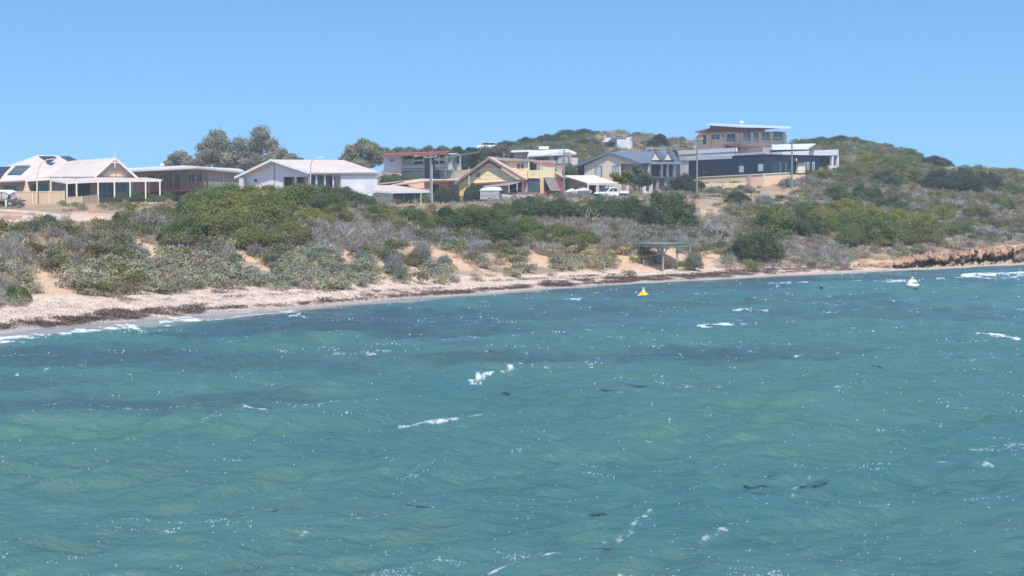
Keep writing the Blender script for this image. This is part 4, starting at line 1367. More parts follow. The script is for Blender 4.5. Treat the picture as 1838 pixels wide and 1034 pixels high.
mat('maroon_fascia', (.20, .075, .075), .6, .1, .8)
mat('sand_wall', (.74, .53, .36), .9, .10, .5, dirt=(.66, .46, .31))
mat('glass', (.018, .026, .036), .08, .3, .4, spec=.6)
mat('blue_glass', (.06, .085, .11), .10, .2, .4, spec=.6)
mat('pale_blind', (.42, .45, .48), .5, .1, 1)
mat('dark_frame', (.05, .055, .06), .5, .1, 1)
mat('solar_cell', (.022, .028, .05), .15, .2, 1, spec=.6, bands=(0, 1.0), bdark=2.2)
mat('steel_tank', (.52, .51, .50), .35, .05, 1, metal=.4)
mat('orange_wall', (.62, .25, .10), .85, .1, .7)
mat('shade_cloth', (.20, .165, .155), .95, .08, 1)
mat('cream_sheet', (.80, .71, .50), .6, .05, .6, bands=(0, .4), bdark=.95)
mat('stone_wall', (.62, .42, .28), .95, .28, 1.6, bump=.8, dirt=(.45, .28, .19))
mat('fence_panel', (.64, .46, .31), .7, .06, .6, bands=(0, .33), bdark=.82)
mat('fence_trim', (.74, .60, .43), .6, .05, 1)
mat('picket_white', (.78, .76, .72), .7, .08, 2)
mat('timber_grey', (.31, .295, .265), .9, .2, 3)
mat('timber_green', (.20, .22, .185), .9, .2, 3)
mat('concrete', (.48, .45, .42), .9, .12, 1)

def quad_pts(xy, D):
    return [P(x, y, d) for (x, y), d in zip(xy, D)]

def house(name, px, D, label, z=None):
    b = P(px, 380, D)
    b.z = gz(b.x, b.y) if z is None else z
    return empty(name, b, label, 'house')

def part(name, material, parent, fn, **k):
    mb = MB()
    fn(mb)
    return mb.build(name, material, parent, **k)

def window(F, x0, y0, x1, y1, parent, off=.0, cols=2, rows=1, frame='white_trim', pane='glass', fw=.09, name='window'):
    """pane set in the wall at depth off, frame proud of it as a sub-part"""
    s0, za = F.px(x0, y1, off + .06)
    s1, zb = F.px(x1, y0, off + .06)
    s0, s1 = min(s0, s1), max(s0, s1)
    za, zb = min(za, zb), max(za, zb)
    mb = MB()
    F.box(mb, s0, s1, za, zb, off - .02, off + .035)
    wo = mb.build(name, pane, parent)
    mb = MB()
    F.box(mb, s0 - fw, s0, za - fw, zb + fw, off - .02, off + .07)
    F.box(mb, s1, s1 + fw, za - fw, zb + fw, off - .02, off + .07)
    F.box(mb, s0, s1, za - fw, za, off - .02, off + .067)
    F.box(mb, s0, s1, zb, zb + fw, off - .02, off + .067)
    for c in range(1, cols):
        s = s0 + (s1 - s0) * c / cols
        F.box(mb, s - fw * .45, s + fw * .45, za, zb, off + .036, off + .06)
    for r in range(1, rows):
        z = za + (zb - za) * r / rows
        F.box(mb, s0, s1, z - fw * .4, z + fw * .4, off + .036, off + .057)
    mb.build('frame', frame, wo)
    return wo

def wall_prism(mb, foot, z0, z1):
    """closed block on a footprint of world points"""
    pts = [Vector((p.x, p.y, z0)) for p in foot]
    mb.prism(pts, (0, 0, z1 - z0))

def edge_tube(mb, pts, w=.14, h=.16):
    for a, b in zip(pts[:-1], pts[1:]):
        mb.bar(a, b, w, h)

# ================================================================== left house with solar roof
def left_house():
    D0 = 223
    h = house('bungalow', 130, 226, 'cream roofed bungalow with solar panels and a front gable, far left of the row')
    zg = h.location.z - .6
    gl, gr, ap, rb = P(169, 317, 222), P(245.5, 318, 226), P(206, 283, 223.5), P(122, 289, 234)
    back = rb - ap
    eb = P(88, 317, 229)
    rl, rr = P(67, 278.5, 236), P(104, 279, 239)
    e1, e2 = P(46, 323, 227.5), P(-40, 327.5, 226)
    grb = gr + back
    part('roof', 'cream_roof', h, lambda m: (m.slab([ap, gl, eb, rb], .1), m.slab([ap, rb, grb, gr], .1),
         m.slab([rl, e2, e1, rr], .1), m.slab([rr, e1, eb, rb], .1), m.slab([rl, P(-60, 322, 250), e2], .1), m.slab([rl, rr, rb, grb, P(60, 318, 256), P(-60, 322, 250)], .1)))
    part('gutter', 'gutter_grey', h, lambda m: edge_tube(m, [e2 - Vector((0, 0, .12)), e1 - Vector((0, 0, .12)), eb - Vector((0, 0, .12)), gl - Vector((0, 0, .12))], .16, .2))
    # gable front
    F = Frame(gl, gr)
    def bargeboards(m):
        for a in (gl, gr):
            m.bar(a + F.n * .05 - Vector((0, 0, .08)), ap + F.n * .05 - Vector((0, 0, .08)), .12, .32)
        m.tube(ap + F.n * .1, ap + F.n * .1 + Vector((0, 0, 1.0)), .07, .03)
        m.bar(ap.lerp(gl, .26) + F.n * .06, ap.lerp(gr, .26) + F.n * .06, .1, .16)
        m.bar(ap + F.n * .08, ap + F.n * .08 - Vector((0, 0, 1.5)), .12, .12)
    part('bargeboard', 'cream_trim', h, bargeboards)
    part('gable_wall', 'tan_wall', h, lambda m: m.prism([gl.lerp(gr, .04) - F.n * .7, gr.lerp(gl, .04) - F.n * .7, ap - F.n * .7 - Vector((0, 0, .25))], -F.n * .2))
    part('gable_infill', 'peach_wall', h, lambda m: F.poly(m, [(184, 317), (228, 317), (216, 306), (206, 303), (196, 306)], -.69, -.55))
    # walls below the eaves
    s0, zb = F.px(176, 320)
    s1, _ = F.px(241, 320)
    p0, p1 = F.w(s0, zg, -1.0), F.w(s1, zg, -1.0)
    bk = Vector((back.x, back.y, 0)) * .95
    ztop = gl.z + .05
    part('wall', 'tan_wall', h, lambda m: (wall_prism(m, [p0, p1, p1 + bk, p0 + bk], zg, ztop), wall_prism(m, [P(-36, 330, 229), P(92, 330, 231.5), P(92, 330, 250), P(-36, 330, 248)], zg, P(92, 318.6, 231).z)))
    FW = Frame(p0, p1)
    window(FW, 180, 327, 203, 352, h, 0, 3, frame='dark_frame', pane='blue_glass')
    window(FW, 208, 328, 231, 352, h, 0, 3, frame='dark_frame', pane='blue_glass')
    FS = Frame(p0 + bk, p0)
    window(FS, 123, 329, 136, 352, h, 0, 2, frame='dark_frame')
    window(FS, 141, 329, 160, 352, h, 0, 2, frame='dark_frame')
    FM = Frame(P(-36, 330, 229), P(92, 330, 231.5))
    window(FM, 7, 335, 28, 343, h, 0, 2, frame='dark_frame')
    window(FM, 56, 332, 84, 346, h, 0, 3, frame='dark_frame')
    # verandah roof and posts
    V = [P(90, 322.5, 225), P(119.5, 327.5, 219.5), P(174, 324.8, 217.5), P(289, 323.2, 221.5), P(292, 322, 232)]
    I = [P(92, 318.8, 229.5), P(140, 318.6, 226), P(172, 318, 222.5), P(247, 318.8, 226.5), P(262, 318.6, 234)]
    def vroof(m):
        m.slab([V[0], V[1], I[1], I[0]], .07)
        m.slab([V[1], V[2], I[2], I[1]], .07)
        m.slab([V[2], V[3], I[3], I[2]], .07)
        m.slab([V[3], V[4], I[4], I[3]], .07)
    part('verandah_roof', 'cream_roof', h, vroof)
    part('verandah_gutter', 'cream_trim', h, lambda m: edge_tube(m, [v - Vector((0, 0, .14)) for v in V], .1, .18))
    def edge_at(x):
        for a, b in ((V[0], V[1]), (V[1], V[2]), (V[2], V[3])):
            xa, xb = proj(*a)[0], proj(*b)[0]
            if xa - .5 <= x <= xb + .5:
                return a.lerp(b, (x - xa) / (xb - xa))
        return V[3]
    for x in (91, 120, 137.5, 176, 205, 233, 261, 287):
        t = edge_at(x)
        part('post', 'cream_trim', h, lambda m: m.bar(Vector((t.x, t.y, gz(t.x, t.y) - .4)), t - Vector((0, 0, .15)), .2, .2))
    part('post', 'cream_trim', h, lambda m: m.bar(P(268, 360, 229), P(268, 323.5, 229), .2, .2))
    part('screen', 'shade_cloth', h, lambda m: m.prism([P(93, 324.5, 226), P(118, 329, 221), P(118, 345, 221), P(93, 345, 226)], (0, .05, 0)))
    # entrance pillar with a small pointed roof
    part('pillar', 'peach_wall', h, lambda m: m.lathe(P(48, 355, 224), [(.55, 0), (.55, 1.2), (.42, 1.25), (.16, 2.4), (.1, 2.5)], 4))
    part('carport_beam', 'cream_trim', h, lambda m: m.bar(P(45, 324, 226), P(90, 320.8, 225.5), .12, .4))
    # solar gear on the front slopes
    def panel(px, a, b, c, name='solar_panel', material='solar_cell', t=.10):
        q = [on_plane(x, y, a, b, c, .16) for x, y in px]
        nrm = (b - a).cross(c - a).normalized()
        if nrm.z < 0: nrm = -nrm
        part(name, material, h, lambda m: m.prism(q, -nrm * t))
    panel([(70, 280.2), (97, 280.2), (116.5, 291), (86, 290.6)], rl, e1, rr)
    panel([(82, 291.4), (101, 291.4), (118.5, 301.5), (100, 301.5)], rr, e1, eb)
    panel([(108, 280.6), (125, 280.6), (138, 287.3), (122, 288.2)], rr, eb, rb)
    panel([(-6, 300), (19, 298.5), (9, 309), (-16, 310)], rl, e2, e1)
    panel([(-18, 311), (8, 310), (0, 321), (-26, 322)], rl, e2, e1)
    panel([(25.5, 300.5), (51, 300.5), (37, 313), (13, 313)], rl, e2, e1, 'water_heater', 'blue_glass', .14)
    a, b = on_plane(27, 297, rl, e2, e1, .35), on_plane(54, 296, rl, e2, e1, .35)
    part('heater_tank', 'steel_tank', h, lambda m: m.tube(a, b, .33, n=14), smooth=False)
    part('vent_pipe', 'white_trim', h, lambda m: m.lathe(P(108.5, 319.5, 226), [(.12, -.2), (.12, .15), (.2, .16), (.2, .3)], 8))
left_house()

# ================================================================== flat roofed brown house with the red balcony
def brown_house():
    h = house('flat_roof_house', 330, 236, 'brown flat roofed house with a red timber balcony beside the solar bungalow')
    zg = h.location.z - 1.0
    A, B, Cc = P(236, 336, 243), P(373, 336, 234), P(440, 336, 246)
    FL, FR = Frame(A, B), Frame(B, Cc)
    zt = P(352, 301, 233).z
    zt2 = P(373, 304.5, 234).z
    far = Vector((0, 14, 0))
    part('wall', 'mauve_wall', h, lambda m: wall_prism(m, [A, B, Cc, Cc + Vector((-9, 8, 0)), A + far], zg, P(373, 305, 234).z))
    part('gable_wall', 'mauve_wall', h, lambda m: m.prism([FL.w(0, zt2 - .1, -.02), FL.w(FL.len, zt2 - .1, -.02), FL.at(352, 302, -.02), FL.at(240, 308, -.02)], -FL.n * .2))
    r = [P(228, 305.5, 238), P(352, 298.8, 228), P(441, 307.8, 243), P(430, 303, 258), P(330, 297, 252), P(225, 302, 255)]
    part('roof', 'white_roof', h, lambda m: m.slab(r, .3))
    part('base_wall', 'cream_wall', h, lambda m: FR.pbox(m, 374, 325.5, 432, 338, .0, .05))  # cream strip paints the sunlit part of the wall below the eave shadow
    for w_ in ((285, 312.5, 310, 340, 3), (313, 311.5, 324.5, 340, 1), (338, 310.5, 349.5, 327, 2), (354, 310.5, 363, 326, 2)):
        window(FL, *w_[:4], h, .0, w_[4], frame='white_trim')
    window(FL, 266, 316.5, 276, 320, h, 0, 1, frame='dark_frame')
    # balcony
    zf = FL.px(303, 343.5, 2.2)[1]
    s0, s1 = FL.px(240, 345, 2.2)[0], FL.px(368, 340, 2.2)[0]
    part('balcony_floor', 'red_wood', h, lambda m: FL.box(m, s0, s1, zf, zf + .32, .04, 2.2))
    ps = [241, 253, 268, 284, 297, 311, 327, 338, 352, 361, 367]
    def rails(m):
        ht = FL.px(311, 327.8, 2.2)[1]
        FL.box(m, s0, s1, ht, ht + .13, 2.08, 2.18)
        FL.box(m, s0, s1, zf + .55, zf + .63, 2.1, 2.16)
        for k in range(60):
            s = s0 + (s1 - s0) * k / 59
            FL.box(m, s - .02, s + .02, zf + .33, ht, 2.11, 2.15)
    part('railing', 'red_wood', h, rails)
    ht = FL.px(311, 327.8, 2.2)[1]
    for x in ps:
        s = FL.px(x, 330, 2.2)[0]
        tall = x in (352,)
        part('post', 'red_wood', h, lambda m: FL.box(m, s - .1, s + .1, zf - (2.0 if x in (253, 311, 367) else 0) + .001, (P(352, 303, 231).z if tall else ht - .003), 2.0, 2.19))
    part('lower_wall', 'dark_brown', h, lambda m: FL.box(m, FL.px(250, 345)[0], FL.px(366, 345)[0], zg, zf - .05, .02, .12))
    window(FL, 315, 352, 320, 362, h, .12, 1, frame='white_trim')
    part('roof_vent', 'white_trim', h, lambda m: m.lathe(P(291, 301.5, 245), [(.22, -.3), (.22, .2), (.36, .3), (.38, .55), (.2, .75)], 12))
    part('downpipe', 'white_trim', h, lambda m: (m.tube(FR.at(401, 338, .12), FR.at(401, 311, .12), .06)))
    part('chair', 'white_trim', h, lambda m: m.tube(P(380, 302, 240), P(380, 297, 240), .05))
brown_house()

# ================================================================== white gabled house
def white_house():
    h = house('white_house', 540, 228, 'long white gabled house with pale pink roof behind the green thicket')
    zg = h.location.z - 1
    gl, ap, gr = P(421, 318, 229), P(487, 286.3, 224), P(556, 309.5, 220)
    e2, rr = P(681, 308.6, 226), P(617, 287.2, 232)
    F = Frame(gl, gr)
    FS = Frame(gr, e2)
    bk = Vector((rr.x - ap.x, rr.y - ap.y, 0)) * .9
    part('roof', 'cream_roof', h, lambda m: (m.slab([ap, gr, e2, rr], .12), m.slab([ap, rr, gl + bk + Vector((0, 0, 0)), gl], .12), m.slab([rr, e2, e2 + Vector((-6, 12, 0)), gl + bk], .12)))
    part('bargeboard', 'white_trim', h, lambda m: [m.bar(a + F.n * .05 - Vector((0, 0, .1)), b + F.n * .05 - Vector((0, 0, .1)), .1, .34) for a, b in ((gl, ap), (ap, gr))])
    part('gutter', 'gutter_grey', h, lambda m: edge_tube(m, [gr - Vector((0, 0, .16)), e2 - Vector((0, 0, .16))], .12, .14))
    W0, W1 = F.at(430, 322, -1.0), F.at(552, 316, -1.0)
    n_ = F.n * -1.0
    FWall = Frame(W0, W1)
    wx = [(429, 345), (429, 319), (487, 288.5), (508, 294.5), (508, 345)]
    wx2 = [(508, 317.5), (508, 294.5), (552, 309), (552, 317.5)]
    part('gable_wall', 'white_wall', h, lambda m: (F.poly(m, wx, -1.25, -1.0), F.poly(m, wx2, -1.252, -1.0)))
    part('pillar', 'white_wall', h, lambda m: F.pbox(m, 429, 319.5, 435.5, 345, -.4, -.05))
    window(F, 456, 321.5, 461.5, 327, h, -1.0, 1, frame='white_trim', pane='glass', fw=.08)
    part('downpipe', 'gutter_grey', h, lambda m: m.tube(F.at(492.5, 290, -.93), F.at(492.5, 330, -.93), .07))
    part('downpipe', 'white_trim', h, lambda m: m.tube(F.at(469, 298, -.93), F.at(469, 334, -.93), .06))
    # recessed porch under the gable and along the side
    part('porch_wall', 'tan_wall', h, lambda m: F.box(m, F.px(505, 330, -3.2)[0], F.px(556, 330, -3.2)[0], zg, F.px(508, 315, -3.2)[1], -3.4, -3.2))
    window(F, 513, 319, 523, 332, h, -3.2, 2, frame='dark_frame')
    window(F, 533, 319, 552, 332, h, -3.2, 3, frame='dark_frame')
    for x in (530, 553.5):
        part('post', 'white_wall', h, lambda m: F.pbox(m, x - 1.3, 317.5, x + 1.3, 345, -1.25, -.98))
    # long side
    part('side_wall', 'white_wall', h, lambda m: (FS.box(m, FS.px(612, 330, -.5)[0], FS.px(677, 330, -.5)[0], zg - 1.5, e2.z - .25, -6, -.5)))
    part('soffit_beam', 'white_wall', h, lambda m: FS.box(m, .3, FS.px(612, 330, -.5)[0] - .003, FS.px(580, 314.3, -.5)[1], gr.z - .25, -.85, -.52))
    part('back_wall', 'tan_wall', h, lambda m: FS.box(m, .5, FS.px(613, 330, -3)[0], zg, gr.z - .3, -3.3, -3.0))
    for a, b in ((559, 567), (570, 582), (585, 597), (600, 610)):
        window(FS, a, 316, b, 334, h, -3.0, 1, frame='dark_frame', pane='blue_glass')
    for x in (568.5, 583.5, 598.5):
        part('post', 'white_wall', h, lambda m: FS.pbox(m, x - 1.1, 314.3, x + 1.1, 345, -.75, -.53))
    part('wall_band', 'white_trim', h, lambda m: (FS.pbox(m, 614, 315.2, 678, 316.8, -.5, -.38), FS.pbox(m, 613, 338, 678, 339.4, -.5, -.40)))
    part('satellite_dish', 'white_trim', h, lambda m: (m.lathe(P(683, 316, 224), [(.05, -.05), (.30, .06), (.42, .2)], 14), m.tube(P(677, 313, 225), P(684, 310, 224), .07), m.tube(P(684, 310, 224), P(683, 315, 224), .04)))
    # low base wall running down to the annex
    part('base_wall', 'white_wall', h, lambda m: m.prism([P(615, 339.5, 224.5), P(684, 339.5, 222), P(684, 352, 222), P(668, 352, 222.3), P(640, 345, 223.5)], (0, 2, 0)))
white_house()

def annex():
    h = house('glazed_annex', 715, 218, 'low white annex with pink hip roof and dark glazing by the power pole')
    zg = h.location.z - 1.2
    a, b, c = P(668, 341.5, 218), P(704, 343.5, 215), P(771, 342.6, 220)
    r0, r1 = P(676, 332.4, 223), P(704, 332.2, 224)
    part('roof', 'cream_roof', h, lambda m: (m.slab([r0, a, b, r1], .1), m.slab([r1, b, c], .1), m.slab([r0, r1, c, P(770, 340, 236), P(668, 339, 234)], .1)))
    part('fascia', 'white_trim', h, lambda m: edge_tube(m, [a - Vector((0, 0, .17)), b - Vector((0, 0, .17)), c - Vector((0, 0, .17))], .1, .26))
    A, B, Cc = P(670, 350, 219), P(705, 350, 216.2), P(765, 350, 221)
    FL, FR = Frame(A, B), Frame(B, Cc)
    zt = b.z - .2
    part('wall', 'white_wall', h, lambda m: wall_prism(m, [A, B, Cc, Cc + Vector((0, 10, 0)), A + Vector((0, 10, 0))], zg, zt))
    window(FL, 669.5, 350.5, 683.5, 353.5, h, 0, 1, pane='pale_blind')
    window(FL, 687.5, 350.5, 701, 353.5, h, 0, 1, pane='pale_blind')
    part('sunshade', 'white_trim', h, lambda m: FL.pbox(m, 668, 347.5, 704, 349, .0, .35))
    part('dark_surround', 'dark_frame', h, lambda m: FR.pbox(m, 705.5, 344.8, 765, 366, .0, .02))
    for x0, x1 in ((709, 722), (723.5, 728), (729, 740), (742, 747), (749, 762)):
        window(FR, x0, 346.5, x1, 364, h, .02, 1, frame='dark_frame', pane='blue_glass' if x1 - x0 > 9 else 'shade_cloth')
    part('step', 'concrete', h, lambda m: FR.pbox(m, 705, 364, 724, 369, .1, 1.2))
annex()

# ================================================================== stilted house, red roof, green balcony
def stilt_house():
    h = house('stilt_house', 755, 255, 'two storey white and green boarded house with thin red roof and open balcony')
    A, B = P(689, 308, 258), P(800, 308, 250)
    F = Frame(A, B)
    C2 = P(824, 310, 258)
    FR = Frame(B, C2)
    zg = gz(A.x, A.y) - 1
    zg2 = P(750, 325, 254).z
    bk = -F.n * 9
    part('roof', 'red_roof', h, lambda m: m.slab([P(687, 277.6, 254), P(801, 272.6, 246), P(806, 272.2, 247), P(806, 271.2, 256), P(690, 275.5, 264)], .38))
    part('eave', 'pale_green_trim', h, lambda m: m.slab([P(745, 279.2, 249.6), P(820, 274.6, 252), P(826, 277.4, 258), P(745, 279, 258)], .2))
    part('white_block', 'white_wall', h, lambda m: wall_prism(m, [F.at(689, 300), F.at(720, 300), F.at(720, 300) + bk, F.at(689, 300) + bk], F.px(700, 309)[1], F.px(700, 280.4)[1]))
    window(F, 700, 286, 708.5, 290, h, 0, 2, frame='white_trim', pane='blue_glass')
    part('green_wall', 'green_boards', h, lambda m: wall_prism(m, [F.at(720.3, 300, -1.2), F.at(799, 300, -1.2), F.at(799, 300, -1.2) + bk * .3, F.at(720.3, 300, -1.2) + bk * .3], zg2, F.px(760, 279.5)[1]))
    part('green_front', 'green_boards', h, lambda m: F.pbox(m, 721, 286, 741, 295, -.3, -.02))
    part('upper_window', 'glass', h, lambda m: F.pbox(m, 722, 281.5, 798, 286.5, -1.2, -1.15))
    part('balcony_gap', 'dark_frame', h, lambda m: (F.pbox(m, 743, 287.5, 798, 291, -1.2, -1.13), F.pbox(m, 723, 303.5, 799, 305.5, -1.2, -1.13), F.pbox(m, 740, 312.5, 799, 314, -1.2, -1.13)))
    zf = F.px(760, 303.2)[1]
    part('balcony_floor', 'pale_green_trim', h, lambda m: F.box(m, F.px(721, 303)[0], F.len, zf - .18, zf, -1.19, .05))
    part('balcony_rails', 'pale_green_trim', h, lambda m: [F.pbox(m, 721, y, 799.5, y + 1.6, -.08, .02) for y in (296.5, 299)] + [F.pbox(m, 743, 287, 799.5, 288.2, -.08, .02)])
    for x in (721.5, 742, 760, 765, 773, 788, 799):
        part('post', 'pale_green_trim', h, lambda m: F.pbox(m, x - .7, 279.5, x + .7, 318 if x in (760, 799) else 303, -.1, .06))
    part('lower_boards', 'green_boards', h, lambda m: F.pbox(m, 740, 306.5, 799, 320, -1.0, -.6))
    # right end: deep balcony with pickets and dark undercroft
    part('end_wall', 'dark_frame', h, lambda m: wall_prism(m, [B - FR.n * 1.5 + FR.t * .8, C2 - FR.n * 1.5, C2 - FR.n * 4, B - FR.n * 4 + FR.t * .8], zg2, FR.px(810, 277)[1]))  # near-black colour stands in for the shaded void behind the balcony
    part('end_window', 'glass', h, lambda m: FR.pbox(m, 803, 281, 812, 290, -1.0, -.9))
    z1, z2 = FR.px(812, 304)[1], FR.px(812, 294)[1]
    part('end_floor', 'pale_green_trim', h, lambda m: FR.box(m, 0, FR.len + .5, z1 - .2, z1, -1.2, .3))
    def pk(m):
        FR.box(m, 0, FR.len + .5, z2, z2 + .1, .2, .28)
        k = 0
        while k * .32 < FR.len + .5:
            FR.box(m, k * .32, k * .32 + .14, z1 - .1, z2 - .003, .21, .27)
            k += 1
    part('balustrade', 'pale_green_trim', h, pk)
    for f in (0.02, .33, .66, 1.0):
        part('end_post', 'pale_green_trim', h, lambda m: FR.box(m, FR.len * f - .08, FR.len * f + .08, z2 + .1, FR.px(812, 278)[1], .14, .3))
stilt_house()

# ================================================================== low peach house
def peach_house():
    h = house('peach_house', 768, 236, 'low peach house with faded pinkish roof behind the middle power pole')
    zg = h.location.z - 1
    pts = [P(672, 331, 240), P(757, 320.6, 234), P(770, 323.4, 228), P(824, 322.6, 234), P(828, 319.5, 246), P(690, 328, 252)]
    part('roof', 'peach_roof', h, lambda m: (m.slab([P(702, 331.5, 232), P(757, 321, 230), P(772, 323.8, 226), P(704, 332.6, 226)], .12), m.slab(pts, .12)))
    part('fascia', 'red_wood', h, lambda m: edge_tube(m, [P(703, 333.4, 226), P(772, 325, 226), P(826, 324.4, 232)], .1, .2))
    A, B = P(726, 340, 231), P(806, 340, 234)
    F = Frame(A, B)
    part('wall', 'peach_wall', h, lambda m: wall_prism(m, [A, B, B + Vector((0, 10, 0)), A + Vector((0, 10, 0))], zg, F.px(790, 325.5)[1]))
    window(F, 775.5, 332, 787, 345, h, 0, 2, frame='dark_frame')
    part('awning', 'brick_red', h, lambda m: m.slab([P(752, 338, 227), P(771, 337, 227), P(771, 339, 225.4), P(752, 341, 225.4)], .1))
    part('glass_bay', 'glass', h, lambda m: m.prism([P(808, 331, 233), P(824, 330.5, 233), P(824, 349, 233), P(808, 349, 233)], (0, 1, 0)))
    part('bay_trim', 'dark_frame', h, lambda m: (m.bar(P(807, 330.5, 232.8), P(825, 330, 232.8), .12, .5), m.bar(P(807, 336, 232.8), P(825, 335.6, 232.8), .1, .12), m.bar(P(815, 330, 232.8), P(815, 349, 232.8), .1, .1)))
peach_house()

# ================================================================== yellow A-frame
def yellow_house():
    h = house('yellow_house', 910, 226, 'yellow weatherboard gable house with dormer balcony and white picket fence in front')
    zg = h.location.z - .8
    gl, ap, gr = P(816, 328.8, 222), P(877.5, 283.3, 221), P(941, 321.8, 220)
    F = Frame(gl, gr)
    bk = -F.n * 11 + Vector((1.5, 0, 0))
    fro = F.n * 1.0
    part('roof', 'peach_roof', h, lambda m: (m.prism([ap, gl, gl + bk, ap + bk], (0, 0, .16)), m.prism([ap, gr, gr + bk, ap + bk], (0, 0, .16))))
    part('bargeboard', 'eave_brown', h, lambda m: [m.bar(a + F.n * .03 - Vector((0, 0, .1)), ap + F.n * .03 - Vector((0, 0, .1)), .1, .34) for a in (gl, gr)])
    part('gable_wall', 'yellow_boards', h, lambda m: F.poly(m, [(826, 329), (878, 291), (928, 323.2)], -1.3, -1.0))
    part('lower_wall', 'ochre_wall', h, lambda m: F.poly(m, [(824.5, 329.6), (854, 329), (854, 352), (824.5, 352)], -1.28, -1.02))
    part('gable_trim', 'yellow_trim', h, lambda m: m.bar(F.at(823, 330, -.96), F.at(929, 323.6, -.96), .12, .12))
    part('fascia', 'brick_red', h, lambda m: F.poly(m, [(853, 328.5), (929, 324), (929, 327.5), (853, 331.5)], -.98, -.5))
    part('verandah_sail', 'gutter_grey', h, lambda m: m.prism([P(868, 333.5, 218), P(936, 324.8, 219), P(931, 327.4, 214.5), P(913, 332, 213), P(866, 336, 214)], (0, 0, -.05)))
    window(F, 854.5, 309.5, 862.5, 319, h, -1.0, 2, frame='yellow_trim', pane='blue_glass')
    # ground floor, recessed and dark
    part('recess_wall', 'tan_wall', h, lambda m: F.box(m, F.px(854, 340, -2)[0], F.px(990, 340, -2)[0], zg, F.px(900, 323, -2)[1], -2.3, -2.0))
    window(F, 914, 331, 927, 344, h, -2.0, 2, frame='dark_frame')
    window(F, 931, 328, 938, 344, h, -2.0, 1, frame='dark_frame')
    window(F, 948, 322.5, 968, 344, h, -1.98, 4, frame='dark_frame', pane='blue_glass')
    part('column', 'ochre_wall', h, lambda m: F.pbox(m, 969.3, 318, 975.6, 347, -1.4, -.7))
    for x in (913.5, 928):
        part('post', 'white_trim', h, lambda m: F.pbox(m, x - .6, 329, x + .6, 346, .3, .45))
    part('umbrella', 'brick_red', h, lambda m: m.lathe(P(938, 344.5, 217), [(.24, 0), (.16, .7), (.08, 1.6), (.02, 1.9)], 8))
    # upper storey to the right
    U0, U1 = F.at(880, 300, -2.6), F.at(950, 300, -2.6)
    part('upper_wall', 'yellow_boards', h, lambda m: F.poly(m, [(892, 286.5), (949, 287), (949, 319.5), (938, 319.5)], -5.5, -2.6))
    window(F, 927.5, 293.5, 940.5, 303, h, -2.6, 2, frame='yellow_trim', pane='blue_glass')
    part('upper_roof', 'gutter_grey', h, lambda m: m.slab([F.at(889, 284.3, -1.9), F.at(954, 286.6, -1.9), F.at(963, 289.5, -1.9), F.at(963, 287, -7), F.at(889, 282.5, -8)], .28))
    part('porch_wall', 'mauve_wall', h, lambda m: F.box(m, F.px(949, 300, -4.2)[0], F.px(996, 300, -4.2)[0], F.px(960, 318, -4.2)[1], F.px(960, 288, -4.2)[1], -6, -4.2))
    window(F, 952.5, 292, 962, 305, h, -4.2, 1, frame='dark_frame', name='door')
    part('porch_awning', 'brick_red', h, lambda m: m.slab([F.at(952, 290, -2.4), F.at(998, 291.6, -1.6), F.at(999, 294.4, -1.4), F.at(970, 293.8, -1.5), F.at(953, 292, -2.2)], .12))
    zf = F.px(960, 317.5, -1.6)[1]
    part('porch_floor', 'yellow_trim', h, lambda m: F.box(m, F.px(948, 317, -1.6)[0], F.px(995, 317, -1.6)[0], zf - .2, zf, -4.2, -1.6))
    def pick(m):
        s0, s1 = F.px(949, 310, -1.7)[0], F.px(975, 310, -1.7)[0]
        zt = F.px(960, 306.5, -1.7)[1]
        F.box(m, s0, s1, zt, zt + .08, -1.74, -1.64)
        n = 12
        for k in range(n):
            s = s0 + (s1 - s0) * (k + .5) / n
            F.box(m, s - .065, s + .065, zf + .002, zt - .002, -1.72, -1.66)
    part('balustrade', 'yellow_trim', h, pick)
    def latt(m):
        s0, s1 = F.px(975.5, 310, -1.7)[0], F.px(994.5, 310, -1.7)[0]
        zt = F.px(985, 296.5, -1.7)[1]
        n = 9
        for k in range(n + 1):
            s = s0 + (s1 - s0) * k / n
            F.box(m, s - .05, s + .05, zf + .002, zt, -1.72, -1.67)
        for k in range(8):
            z = zf + (zt - zf) * (k + .5) / 8
            F.box(m, s0, s1, z - .05, z + .05, -1.76, -1.722)
    part('lattice', 'yellow_trim', h, latt)
    for x in (949, 971.5, 994.5):
        part('porch_post', 'yellow_trim', h, lambda m: F.pbox(m, x - .7, 291, x + .7, 317, -1.85, -1.6))
    part('shade_sail', 'shade_cloth', h, lambda m: m.prism([F.at(976.5, 318.2, -1.2), F.at(995, 318.2, -1.2), F.at(1006.5, 342.3, 1.2), F.at(988, 342.3, 1.2)], (0, .02, -.05)))
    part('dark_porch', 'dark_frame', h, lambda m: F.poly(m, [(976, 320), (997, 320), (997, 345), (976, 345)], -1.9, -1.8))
    part('base_wall', 'brick_red', h, lambda m: (F.pbox(m, 975.5, 343.2, 988, 352, -1.2, -.9), F.pbox(m, 988, 342, 1010, 354, .6, .9)))
    part('side_roof', 'peach_roof', h, lambda m: m.slab([F.at(995, 308, -3), F.at(1016, 320.5, -3), F.at(1016, 319, -8), F.at(995, 306, -8)], .15))
    part('side_wall', 'brick_red', h, lambda m: F.poly(m, [(996, 320.5), (1013, 321.5), (1013, 345), (996, 345)], -6, -3.4))
    part('side_gable', 'peach_wall', h, lambda m: F.poly(m, [(995, 310), (1012, 320), (995, 320)], -6, -3.42))
    part('dormer_antenna', 'steel_tank', h, lambda m: (m.tube(P(904.5, 292, 224), P(904.5, 272, 224), .03), m.bar(P(902, 272.5, 224), P(907, 272.5, 224), .03, .03), m.bar(P(902, 276.5, 224), P(907.6, 276.5, 224), .03, .03)))
yellow_house()

